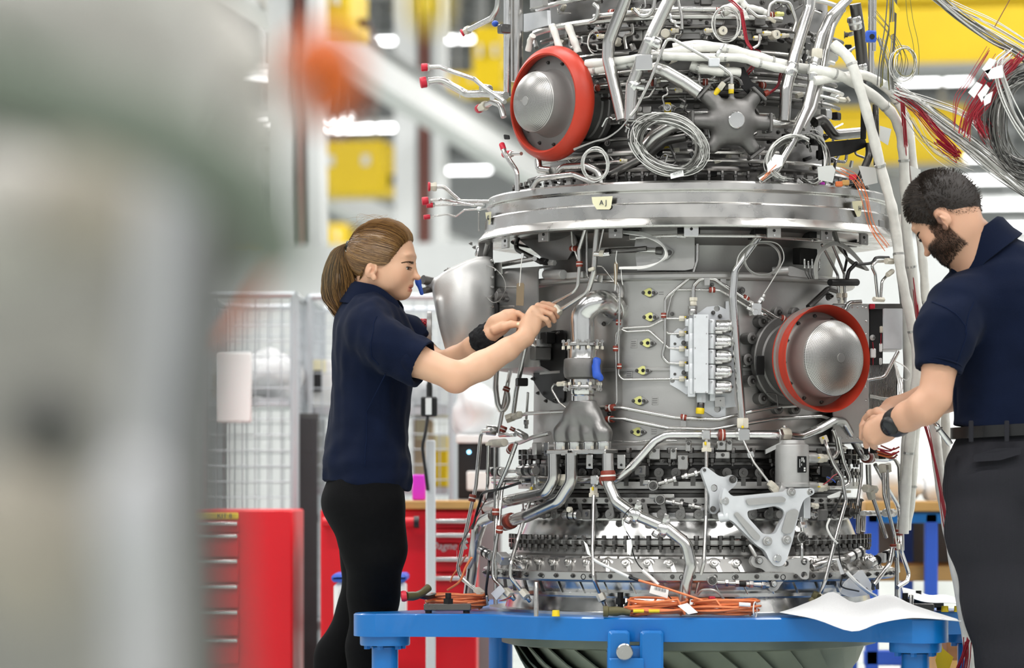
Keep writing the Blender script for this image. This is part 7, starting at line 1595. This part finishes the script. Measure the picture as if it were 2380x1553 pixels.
single('document', sheet_between([(1840, 1416, 8.22), (1895, 1394, 8.26), (1936, 1377, 8.3), (1988, 1402, 8.28), (2062, 1383, 8.32), (2125, 1408, 8.24), (2225, 1440, 8.06)], [(1812, 1424, 8.14), (1895, 1440, 8.05), (1980, 1468, 7.98), (2040, 1450, 7.99), (2090, 1440, 7.99), (2135, 1437, 8.0), (2234, 1444, 8.02)]), 'paper_print', 'open white drawing sheets hanging over the front edge of the stand', 'paper')
single('document', sheet_between([(2096, 1366, 8.75), (2130, 1374, 8.72), (2160, 1384, 8.7), (2200, 1384, 8.7), (2250, 1402, 8.6)], [(2100, 1384, 8.6), (2140, 1398, 8.5), (2170, 1402, 8.48), (2205, 1402, 8.48), (2255, 1408, 8.46)]), 'paper', 'white paper at the back right of the stand behind the clamp bars', 'paper')
# instrument leads of the engine
curve('f', [(0, 1060, .6), (30, 1080, .6), (110, 1120, .605), (300, 1210, .61)], 26, .6, 'wire_white', 'lead_sleeve'); curve('f', [(290, 1205, .61), (370, 1232, .62)], 26, .61, 'black_plastic', 'lead_sleeve'); curve('f', [(365, 1230, .62), (600, 1300, .63), (900, 1400, .64)], 20, .63, 'orange_cable', 'lead')
o = tag_plate('f', [(470, 1275), (615, 1310), (605, 1380), (455, 1335)], .635, .0008, 'paper', 'barcode_label')
for i in range(12): x = 500 + i * 8; tag_plate('f', [(x, 1283 + i * 2), (x + 2 + i % 3, 1283 + i * 2), (x - 3 + i % 3, 1310 + i * 2), (x - 5, 1310 + i * 2)], .6365, .0003, 'ink', 'bar', o)
curve('f', [(300, 640, .58), (250, 700, .59), (240, 780, .59), (300, 890, .59), (320, 1000, .6), (370, 1110, .6), (480, 1210, .61), (520, 1260, .62), (640, 1390, .62)], 10, .6, 'black_plastic', 'lead'); curve('f', [(400, 1150, .61), (470, 1210, .615), (530, 1270, .62)], 30, .61, 'wire_white', 'lead_sleeve'); curve('f', [(245, 720, .595), (240, 770, .595), (270, 830, .595)], 18, .595, 'wire_white', 'lead_sleeve')
for pts in ([(270, 905), (305, 895), (315, 960), (300, 1030), (272, 1010)],): tag_plate('f', pts, .612, .0006, 'paper', 'barcode_label')
for pts in ([(1135, 935), (1165, 965), (1195, 1060), (1165, 1040)], [(1475, 930), (1510, 925), (1520, 980), (1480, 1050)], [(410, 1350), (480, 1280), (520, 1330), (450, 1400)]): tag_plate('l', pts, .605, .0006, 'paper', 'barcode_label')
curve('l', [(640, 480, .56), (480, 530, .59), (350, 560, .6), (320, 640, .605), (290, 740, .61), (265, 840, .61)], 22, .6, 'black_plastic', 'lead'); curve('l', [(480, 520, .58), (380, 600, .6), (240, 850, .62), (170, 960, .62), (160, 1010, .62)], 9, .6, 'black_plastic', 'lead'); curve('l', [(268, 850, .615), (265, 960, .615), (262, 1080, .615), (235, 1150, .615)], 32, .615, 'wire_white', 'lead_sleeve'); curve('l', [(395, 1090, .6), (385, 1200, .61), (370, 1330, .61), (380, 1400, .6)], 22, .6, 'black_plastic', 'lead'); curve('l', [(375, 1370, .61), (382, 1440, .6)], 16, .6, 'cream', 'lead_sleeve')
for k in range(4): curve('l', [(470 + k * 8, 1410, .6), (530, 1390 + k * 5, .6), (570 - k * 4, 1370, .59)], 5, .6, ('wire_red', 'wire_orange', 'blue_plastic', 'mark_yellow')[k], 'lead')
o = curve('l', [(215, 1000, .62), (195, 960, .62), (225, 940, .62)], 30, .62, 'white_plastic', 'lead_sleeve'); curve('l', [(215, 1050, .63), (160, 1140, .635), (110, 1210, .64), (90, 1260, .64)], 14, .63, 'orange_cable', 'lead'); tag_plate('l', rnd([(120, 1050), (150, 1005), (160, 1060), (130, 1100)], 12), .635, .001, 'poly', 'bag_label')
curve('g', [(800, 520, .59), (740, 640, .6), (710, 700, .6), (700, 740, .6), (720, 830, .61), (765, 875, .61), (780, 980, .61), (800, 1100, .61), (795, 1190, .61), (920, 1225, .61)], 12, .6, 'black_plastic', 'lead'); curve('g', [(710, 700, .605), (690, 760, .605), (720, 830, .612), (765, 880, .612)], 16, .605, 'wire_white', 'lead_sleeve'); curve('g', [(830, 1085, .61), (900, 1160, .62), (980, 1225, .62), (1040, 1260, .62)], 28, .61, 'wire_white', 'lead_sleeve')
for (x, y) in ((905, 1160), (980, 1222)): seg('marker', 'g', (x - 12, y - 12, .615), (x + 12, y + 12, .615), 30, .615, 'black_plastic', 10)
tag_plate('g', [(755, 990), (775, 990), (815, 1100), (790, 1105)], .62, .0006, 'poly', 'bag_label'); tag_plate('g', rnd([(820, 1160), (945, 1065), (1010, 1170), (1000, 1250), (860, 1270), (780, 1240)], 20), .6, .004, 'poly', 'plastic_bag'); tag_plate('g', rnd([(690, 540), (790, 500), (780, 545), (700, 555)], 10), .6, .001, 'paper', 'barcode_label')
curve('g', [(640, 470, .55), (700, 430, .56), (740, 390, .56), (790, 370, .56)], 8, .55, 'wire_red', 'lead'); curve('g', [(690, 400, .56), (730, 420, .56), (750, 440, .56)], 8, .55, 'blue_plastic', 'lead')
curve('f', [(850, 1350, .6), (900, 1310, .62), (1000, 1320, .62), (1080, 1400, .61)], 18, .61, 'wire_grey', 'lead'); blk('f', 950, 1365, 1000, 1405, .6, .03, 'red_cap', 'red_cover')
# ================================================================ middle ground: cages, chests, bench
def hb(px0, py0, px1, py1, D, dep, m, name, parent=None, b=.004, R=None, label=None):   # chamfered box whose near face fills these pixels
    a, c = P(px0, py1, D), P(px1, py0, D); mid = (a + c) / 2
    return part(name, MB().rbox(V((mid.x, mid.y + dep / 2, mid.z)), (c.x - a.x, dep, c.z - a.z), min(b, .3 * (c.x - a.x), .3 * (c.z - a.z), .3 * dep), R), m, parent, label=label)
def hthing(name, px0, py0, px1, py1, D, dep, m, label, cat, group=None, b=.006):
    a, c = P(px0, py1, D), P(px1, py0, D); mid = (a + c) / 2
    return single(name, MB().rbox(V((mid.x, mid.y + dep / 2, mid.z)), (c.x - a.x, dep, c.z - a.z), b), m, label, cat, group)
def wire_panel(p, ux, uz, w_, h, nx, nz, r=.0022):    # welded wire mesh
    mb = MB()
    for i in range(nx + 1): q = p + ux * (w_ * i / nx); mb.cyl(q, q + uz * h, r, n=4)
    for j in range(nz + 1): q = p + uz * (h * j / nz); mb.cyl(q, q + ux * w_, r, n=4)
    return mb
def roll_cage(px0, px1, ytop, D, dep, label, shelves=(), ybot=None):
    a, b = P(px0, ytop, D), P(px1, ytop, D); zt = a.z; t = thing('roll_cage', V(((a.x + b.x) / 2, a.y + dep / 2, 0)), label, 'cage'); Z = V((0, 0, 1)); z0 = .15
    cs_ = [V((a.x, a.y, 0)), V((b.x, a.y, 0)), V((b.x, a.y + dep, 0)), V((a.x, a.y + dep, 0))]
    for c in cs_:
        part('post', MB().cyl(c + Z * z0, c + Z * zt, .016, n=10), 'galv', t); w_ = part('caster', MB().cyl(c + V((-.02, 0, .06)), c + V((.02, 0, .06)), .06, n=16), 'black_plastic', t); part('fork', MB().box(c + Z * .12, (.05, .05, .08)), 'galv', w_)
    for i in range(4):
        p, q = cs_[i], cs_[(i + 1) % 4]
        for z in (z0, zt): part('rail', MB().cyl(p + Z * z, q + Z * z, .013, n=8), 'galv', t)
        if i != 2 or True:
            d = q - p; L = d.length; part('wire_mesh', wire_panel(p + Z * z0, unit(d), Z, L, zt - z0, max(4, int(L / .045)), int((zt - z0) / .055)), 'galv', t, 60, kind='stuff')
    for z in shelves: part('shelf', MB().box((cs_[0] + cs_[2]) / 2 + Z * z, (b.x - a.x - .04, dep - .04, .03)), 'galv', t)
    return t
c1_ = roll_cage(470, 684, 684, 11.2, .75, 'galvanised wire roll cage left of the woman above the red drawers', (.4, 1.22))
c2_ = roll_cage(718, 1052, 690, 11.6, .8, 'galvanised wire roll cage directly behind the woman', (.4, .9, 1.2))
zsh = 1.22 + .016
def bag(px, py, D, r, label, m='poly', seed=1, zbase=None):
    c = P(px, py, D); zb_ = zbase
    if zb_ is not None: c.z = zb_ + r[2] * .8
    S = SDF(c - V(r) * 1.4, c + V(r) * 1.4, .012); S.ell(c, r, .03); rg = random.Random(seed)
    for i in range(6): S.ell(c + V((rg.uniform(-.6, .6) * r[0], rg.uniform(-.4, .4) * r[1], rg.uniform(-.5, .5) * r[2])), (r[0] * .45, r[1] * .5, r[2] * .4), .03)
    if zb_ is not None: S.plane_cut((0, 0, zb_), (0, 0, -1), S.lo, S.lo + S.h * S.n)
    vs_, fs = S.mesh(1); mb = MB(); mb.add([V(v) for v in vs_], [tuple(int(i) for i in f) for f in fs]); o = single('plastic_bag', mb, m, label, 'bag', 'plastic-wrapped parts in the cages', ang=180); crumple(o, .03, 12, seed=seed); return o
bag(628, 830, 11.55, (.11, .18, .10), 'clear plastic bag on the upper shelf of the left cage', seed=2, zbase=zsh); bag(640, 1040, 11.6, (.10, .18, .2), 'tall clear plastic bag inside the left cage above the red chest', seed=3, zbase=.416); bag(530, 1060, 11.6, (.09, .18, .13), 'crumpled clear plastic bag at the left end of the left cage', seed=8, zbase=.416)
bag(812, 850, 12.1, (.09, .18, .12), 'white plastic bag behind the woman\'s back in the cage', seed=4, zbase=1.216); bag(1000, 880, 12.0, (.1, .2, .10), 'white plastic bag behind the woman\'s arm in the cage', seed=5, zbase=1.216)
for (x0, y0, x1, y1, D, m, lb, zz) in ((570, 752, 668, 798, 11.6, 'wood', 'ochre carton on top of the left cage contents', None), (600, 955, 660, 985, 11.7, 'wood_dark', 'brown carton under the left cage shelf', None)):
    pass
mat('carton', '#c9b394', .7, var=.08, vscale=6); mat('carton_white', '#e8e8e6', .6)
def carton(px0, px1, h, D, dep, zb_, m, label, cat='box'):
    a, b = P(px0, 900, D), P(px1, 900, D); c = V(((a.x + b.x) / 2, a.y + dep / 2, zb_)); t = thing('carton', c, label, cat)
    part('body', MB().rbox(c + V((0, 0, h / 2)), (b.x - a.x, dep, h), .004), m, t); part('tape', MB().box(c + V((0, 0, h + .0006)), (b.x - a.x, .05, .001)), 'paper_cream', t); part('flap_tape', MB().box(c + V((0, -dep / 2 - .0006, h * .85)), (.05, .001, h * .3)), 'paper_cream', t); return t
carton(592, 668, .10, 11.75, .3, .416, 'carton', 'brown carton low inside the left cage'); carton(505, 560, .12, 11.5, .3, zsh, 'wood', 'ochre carton at the left end of the upper cage shelf')
t = carton(712, 772, .18, 11.8, .3, 1.216, 'carton_white', 'white carton with a dark picture behind the woman\'s back'); q = P(738, 790, 11.79); part('picture', MB().box(V((q.x, q.y, 1.216 + .1)), (.03, .002, .08)), 'black_plastic', t)
carton(958, 1004, .26, 12.0, .3, .916, 'carton', 'beige carton standing behind the dark switch box'); carton(1008, 1040, .2, 12.1, .3, .916, 'yellow_paint', 'yellow striped carton behind the grey pole')
hthing('document_board', 500, 818, 584, 982, 11.172, .012, 'paper', 'white notice sheet hung on the left cage', 'board'); 
# louvred black panel
mat('slat_dark', '#3b3b3d', .5)
t = thing('louvred_panel', P(716, 1553, 11.45) * 1., 'tall dark slatted panel standing beside the red chest', 'panel'); t.location.z = 0; ORG[t.name] = V(t.location)
for i in range(6): a = P(697 + i * 7.6, 900, 11.45); part('slat', MB().rbox(V((a.x, a.y, .62)), (.0115, .02, 1.1), .002), 'slat_dark', t)
for z in (.06, .4, .8, 1.17): a, b = P(694, 900, 11.46), P(740, 900, 11.46); part('crossbar', MB().box(V(((a.x + b.x) / 2, a.y + .02, z)), (b.x - a.x, .02, .03)), 'steel_dark', t)
# red drawer chests
def chest(px0, px1, ytop, D, dep, label, split, rows, right=True, extra=None):
    a, b = P(px0, ytop, D), P(px1, ytop, D); zt = a.z; t = thing('tool_chest', V(((a.x + b.x) / 2, a.y + dep / 2, 0)), label, 'tool chest'); w_ = b.x - a.x
    part('body', MB().rbox(V(((a.x + b.x) / 2, a.y + dep / 2, (zt + .12) / 2)), (w_, dep, zt - .12), .006), 'red_paint', t)
    for sx in (-1, 1):
        for sy in (-1, 1): c = V(((a.x + b.x) / 2 + sx * (w_ / 2 - .06), a.y + dep / 2 + sy * (dep / 2 - .06), .06)); w2 = part('caster', MB().cyl(c - V((.015, 0, 0)), c + V((.015, 0, 0)), .06, n=16), 'black_plastic', t)
    return t, a, b, zt
t, a, b, zt = chest(440, 680, 1185, 10.3, .55, 'red drawer chest with a yellow label at the far left', None, None)
hb(440, 1192, 553, 1208, 10.29, .012, 'mark_yellow', 'label_strip', t); me = text_mesh('KIT 8', .022, 'ink'); inst('lettering', me, t, Matrix.Translation(P(520, 1200, 10.283)) @ Matrix.Rotation(PI / 2, 4, 'X'))
for (y0, y1) in ((1212, 1238), (1241, 1296), (1300, 1355), (1359, 1415), (1419, 1480), (1484, 1545)):
    d = hb(450, y0, 553, y1, 10.285, .016, 'red_paint', 'drawer', t); hb(455, y0 + 2, 550, y0 + 9, 10.265, .022, 'steel_bright', 'handle', d, .002)
t, a, b, zt = chest(745, 1108, 1184, 10.25, .6, 'red drawer chest with a wooden top behind the woman\'s legs', None, None)
hb(935, 1164, 1108, 1184, 10.23, .62, 'wood', 'worktop', t); 
for (y0, y1, hy) in ((1192, 1228, 1207), (1231, 1262, 1240), (1266, 1330, 1296), (1334, 1400, 1340), (1404, 1470, 1410)):
    d = hb(1008, y0, 1104, y1, 10.235, .016, 'red_paint', 'drawer', t); hb(1011, hy, 1092, hy + 9, 10.215, .02, 'steel_bright', 'handle', d, .002)
me = text_mesh('Dagne', .034, 'steel_bright', shear=.3); inst('lettering', me, t, Matrix.Translation(P(1030, 1270, 10.23)) @ Matrix.Rotation(PI / 2, 4, 'X'), label='chrome script badge')
h_ = part('push_handle', MB().cyl(P(750, 1214, 10.18), P(965, 1214, 10.18), .016, n=14), 'red_paint', t); part('grip_end', MB().cyl(P(962, 1214, 10.18), P(974, 1214, 10.18), .020, n=14), 'black_plastic', h_)
for x in (760, 950): part('bracket', MB().box(P(x, 1214, 10.215), (.02, .07, .03)), 'red_paint', h_)
# grey pole with the switch box
pl = P(1001, 900, 9.75); t = thing('switch_pole', V((pl.x, pl.y, 0)), 'pale grey pole carrying a black switch box and cable', 'pole')
part('pole', MB().rbox(V((pl.x, pl.y, .54)), (.03, .03, 1.04), .004), 'white_paint', t); part('base_plate', MB().rbox(V((pl.x, pl.y, .01)), (.14, .14, .02), .004), 'steel_dark', t)
bx_ = hb(978, 922, 1016, 968, 9.72, .05, 'black_plastic', 'switch_box', t); hb(989, 926, 1003, 964, 9.716, .006, 'paper', 'label', bx_, .001); part('cable', MB().tube(smooth_path([P(996, 860, 9.73), P(998, 895, 9.74), P(998, 922, 9.74)], 5), [.006] * 5 + [.010] * 6, 10), 'black_plastic', t); part('cable', MB().tube(smooth_path([P(994, 968, 9.73), P(988, 1010, 9.72), P(982, 1040, 9.72), P(988, 1090, 9.73), P(994, 1140, 9.73)], 5), .005, 8), 'black_plastic', t)
# things on the red chest's worktop
zc = P(0, 1164, 10.23).z + .001
def on_chest(px0, px1, h, D, dep, m, label, name, cat): a, b = P(px0, 900, D), P(px1, 900, D); return single(name, MB().rbox(V(((a.x + b.x) / 2, a.y + dep / 2, zc + h / 2)), (b.x - a.x, dep, h), .004), m, label, cat)
on_chest(958, 988, .085, 10.3, .12, 'magenta', 'magenta box on the wooden worktop', 'storage_box', 'box'); on_chest(962, 986, .06, 10.5, .1, 'red_paint', 'small red box behind the magenta box', 'storage_box', 'box')
t = thing('equipment_cabinet', V((P(1105, 900, 10.9).x, P(1105, 900, 10.9).y, 0)), 'dark equipment cabinet with a blue indicator lamp right of the grey pole', 'cabinet')
hb(1064, 1030, 1160, 1160, 10.95, .3, 'black_plastic', 'body', t); hb(1060, 1010, 1165, 1030, 10.93, .34, 'white_paint', 'lid', t); hb(1060, 1160, 1165, 1720, 10.95, .3, 'grey_paint', 'base', t); part('indicator', MB().ball(P(1090, 1051, 10.93), .006), 'led', t); hb(1085, 1095, 1150, 1140, 10.93, .02, 'carton_white', 'panel', t)
bag(1105, 965, 11.1, (.08, .15, .10), 'white plastic bag on the dark cabinet', seed=6, zbase=P(0, 1010, 10.93).z + .002)
# white tote with a blue rim
t = thing('storage_tote', V((P(855, 1440, 9.7).x, P(855, 1440, 9.7).y + .12, 0)), 'white tote with a blue rim behind the woman\'s legs', 'tote')
hb(775, 1352, 940, 1475, 9.7, .25, 'white_plastic', 'body', t, .015); hb(770, 1335, 945, 1354, 9.69, .27, 'blue_plastic', 'rim', t, .008); q = (P(775, 900, 9.7) + P(940, 900, 9.7)) / 2; zt2 = P(0, 1475, 9.7).z; part('stool', MB().box(V((q.x, q.y + .125, zt2 / 2)), (.16, .2, zt2)), 'grey_paint', t)
# workbench on the right
bz = P(0, 1165, 10.3).z; t = thing('workbench', V((P(2250, 900, 10.3).x, P(2250, 900, 10.3).y + .35, 0)), 'blue framed workbench with wooden top behind the man', 'workbench')
a, b = P(2010, 900, 10.3), P(2560, 900, 10.3); L = b.x - a.x; mx_ = (a.x + b.x) / 2
part('worktop', MB().rbox(V((mx_, a.y + .35, bz - .017)), (L, .72, .034), .004), 'wood', t); part('beam', MB().rbox(V((mx_, a.y + .03, bz - .055)), (L - .02, .04, .036), .004), 'blue_paint', t); part('lower_shelf', MB().rbox(V((mx_, a.y + .38, P(0, 1335, 10.3).z)), (L, .6, .05), .004), 'wood', t); part('back_panel', MB().box(V((mx_, a.y + .68, (bz + .6) / 2 - .02)), (L, .02, bz - .62)), 'grey_paint', t)
for px in (2028, 2166, 2420):
    q = P(px, 900, 10.3)
    for dy in (.03, .66): part('leg', MB().rbox(V((q.x, q.y + dy, (bz - .04) / 2)), (.042, .04, bz - .04), .004), 'blue_plastic', t)
part('foot_beam', MB().rbox(V((mx_, a.y + .03, P(0, 1530, 10.3).z)), (L, .04, .05), .004), 'blue_plastic', t)
bag(2085, 1140, 10.65, (.10, .16, .06), 'white plastic bag lying on the workbench beside the hoses', 'poly', 7, bz + .001); bag(2200, 1140, 10.65, (.10, .16, .055), 'white plastic bag on the workbench next to the man', 'poly', 9, bz + .001)
t = thing('carton', V((P(2225, 900, 9.9).x, P(2225, 900, 9.9).y, 0)), 'brown carton on the floor under the stand at the right', 'box'); hb(2200, 1470, 2250, 1535, 9.9, .3, 'wood_dark', 'body', t); q = P(2225, 900, 9.9); part('pallet', MB().box(V((q.x, q.y + .15, P(0, 1535, 9.9).z / 2)), (.12, .3, P(0, 1535, 9.9).z)), 'wood', t)
# wrapped machine behind the bench and a cream partition with a yellow stripe
t = thing('wrapped_machine', V((P(2160, 900, 14).x, P(2160, 900, 14).y, 0)), 'large machine under a white dust sheet beyond the workbench', 'machine')
S = SDF(P(2030, 1500, 14) - V((.2, .2, 0)), P(2420, 820, 14) + V((.2, 1.2, .2)), .03); cm = P(2200, 1000, 14.4); S.ell((cm.x, cm.y, .75), (.42, .4, .72), .1); S.ell((cm.x - .1, cm.y, 1.0), (.30, .35, .42), .1); S.plane_cut((0, 0, .01), (0, 0, -1), S.lo, S.lo + S.h * S.n)
o = sdf_part('dust_sheet', S, 'white_plastic', t, smooth=2); crumple(o, .06, 5)
t = thing('partition', hall(30, 6.2, 0), 'cream partition wall with a yellow stripe far behind the man', 'partition'); part('panel', MB().box(hall(30, 7.5, 1.7), (9, .1, 3.4), HR), 'wall_cream', t); part('stripe', MB().box(hall(29.92, 7.5, 2.75), (9, .06, .22), HR), 'yellow_paint', t); part('stripe', MB().box(hall(29.92, 7.5, 2.3), (9, .06, .12), HR), 'white_paint', t)
t = thing('partition', hall(26, -4, 0), 'white partition wall far behind the cages', 'partition'); part('panel', MB().box(hall(26, -4.2, 1.5), (9, .1, 3.0), HR), 'white_paint', t); part('kick_plate', MB().box(hall(25.93, -4.2, .1), (9, .04, .2), HR), 'grey_paint', t)
# yellow warning paddle hanging under the stand and red looms beside it
t = thing('warning_paddle', P(2195, 1500, 8.3), 'yellow paddle tag hanging below the stand by the man\'s leg', 'tag'); part('paddle', MB().prism([P(x, y, 8.3) for x, y in ((2186, 1490), (2192, 1508), (2216, 1528), (2205, 1560), (2180, 1560), (2174, 1535))], (0, .004, 0)), 'mark_yellow', t); part('cord', MB().cyl(P(2188, 1492, 8.302), P(2186, 1452, 8.302), .0015, n=6), 'wire_white', t)
wires([(2246, 1490), (2238, 1520), (2225, 1550), (2215, 1580)], 10, 4, 2.6, RW, z='p', D=8.25); wires([(2250, 1490), (2246, 1530), (2240, 1580)], 8, 4, 2.6, RW, z='p', D=8.25)
# ================================================================ out-of-focus machine close to the lens
mat('near_grey', '#97968f', .5, .2, var=.05, vscale=6); mat('near_dark', '#5a5a56', .5, .3); mat('near_green', '#687264', .5, .2); mat('near_white', '#c2c2c5', .45, .1); mat('near_beige', '#aca496', .55); mat('near_orange', '#d2600f', .5); mat('near_light', '#b3afa7', .5)
nm = thing('near_engine', V((P(150, 900, 1.5).x, P(150, 900, 1.5).y, 0)), 'blurred grey engine casing with pipes close to the lens at far left', 'engine')
c = P(120, 900, 1.62); part('casing', MB().lathe([(.0, .02), (.088, .02), (.088, 1.12), (.07, 1.16), (0, 1.16)], (c.x, c.y, 0), 48), 'near_grey', nm)
part('duct', MB().tube(smooth_path([P(-200, 130, 1.26), P(40, 205, 1.26), P(260, 275, 1.26), P(430, 340, 1.27), P(560, 430, 1.3), P(630, 530, 1.34), P(640, 600, 1.36)], 8), .0165, 20), 'near_green', nm)
part('pipe', MB().tube(smooth_path([P(430, 400, 1.34), P(390, 480, 1.34), P(385, 700, 1.34), P(345, 1000, 1.34), P(330, 1250, 1.34), P(330, 1700, 1.34)], 8), .0115, 20), 'near_white', nm)
part('rib', MB().tube(smooth_path([P(505, 440, 1.42), P(505, 640, 1.42), P(480, 900, 1.42), P(470, 1100, 1.42), P(500, 1700, 1.42)], 6), .0125, 16), 'near_dark', nm)
part('top_cowl', MB().tube(smooth_path([P(60, -260, 1.75), P(250, -40, 1.75), P(400, 110, 1.75), P(520, 260, 1.75), P(570, 380, 1.75)], 8), [.06] * 8 + [.055] * 8 + [.045] * 8 + [.03] * 9, 24), 'near_light', nm)
part('bracket', MB().ball(P(215, 470, 1.38), (.024, .02, .028), 20, 12), 'near_beige', nm); part('bracket', MB().ball(P(110, 990, 1.42), (.022, .02, .022), 20, 12), 'near_dark', nm); part('cover', MB().ball(P(600, 430, 1.5), (.016, .014, .026), 16, 10), 'near_grey', nm); part('bracket', MB().ball(P(60, 1250, 1.42), (.03, .02, .04), 20, 12), 'near_beige', nm)
part('lug', MB().ball(P(20, 520, 1.4), (.03, .03, .035), 20, 12), 'near_light', nm); part('lug', MB().ball(P(310, 1220, 1.3), (.014, .012, .03), 20, 12), 'near_white', nm); part('elbow', MB().ball(P(-20, 60, 1.5), (.04, .03, .03), 20, 12), 'near_grey', nm)
t = part('signal_arm', MB().tube(smooth_path([P(560, 420, 1.6), P(650, 300, 1.75), P(720, 180, 1.86)], 6), .005, 12), 'near_grey', nm)
part('orange_cap', MB().tube(smooth_path([P(690, 90, 1.85), P(735, 140, 1.85), P(755, 220, 1.85), P(735, 290, 1.85)], 5), [.010, .015, .019, .022, .024, .0255, .026, .0255, .0245, .023, .021, .019, .016, .013, .010, .008], 18), 'near_orange', nm, label='blurred orange protective cap')
part('orange_cap', MB().ball(P(655, 545, 2.2), (.010, .01, .011)), 'clamp_rust', nm); part('stalk', MB().tube([P(640, 520, 1.9), P(655, 545, 2.2)], .004, 8), 'near_grey', nm); part('cord', MB().tube(smooth_path([P(655, 560, 2.2), P(630, 640, 2.2), P(570, 740, 2.2), P(530, 800, 2.1)], 5), .0035, 8), 'near_orange', nm)

t = thing('hoist_pendant', P(992, 40, 2.2), 'blurred yellow hoist pendant hanging at the top edge left of the engine', 'pendant')
part('housing', MB().ball(P(992, 10, 2.2), (.013, .012, .018), 18, 12), 'mark_yellow', t); q = P(992, -30, 2.2); part('cord', MB().cyl(q, V((q.x, q.y, 10.19)), .003, n=6), 'black_plastic', t)
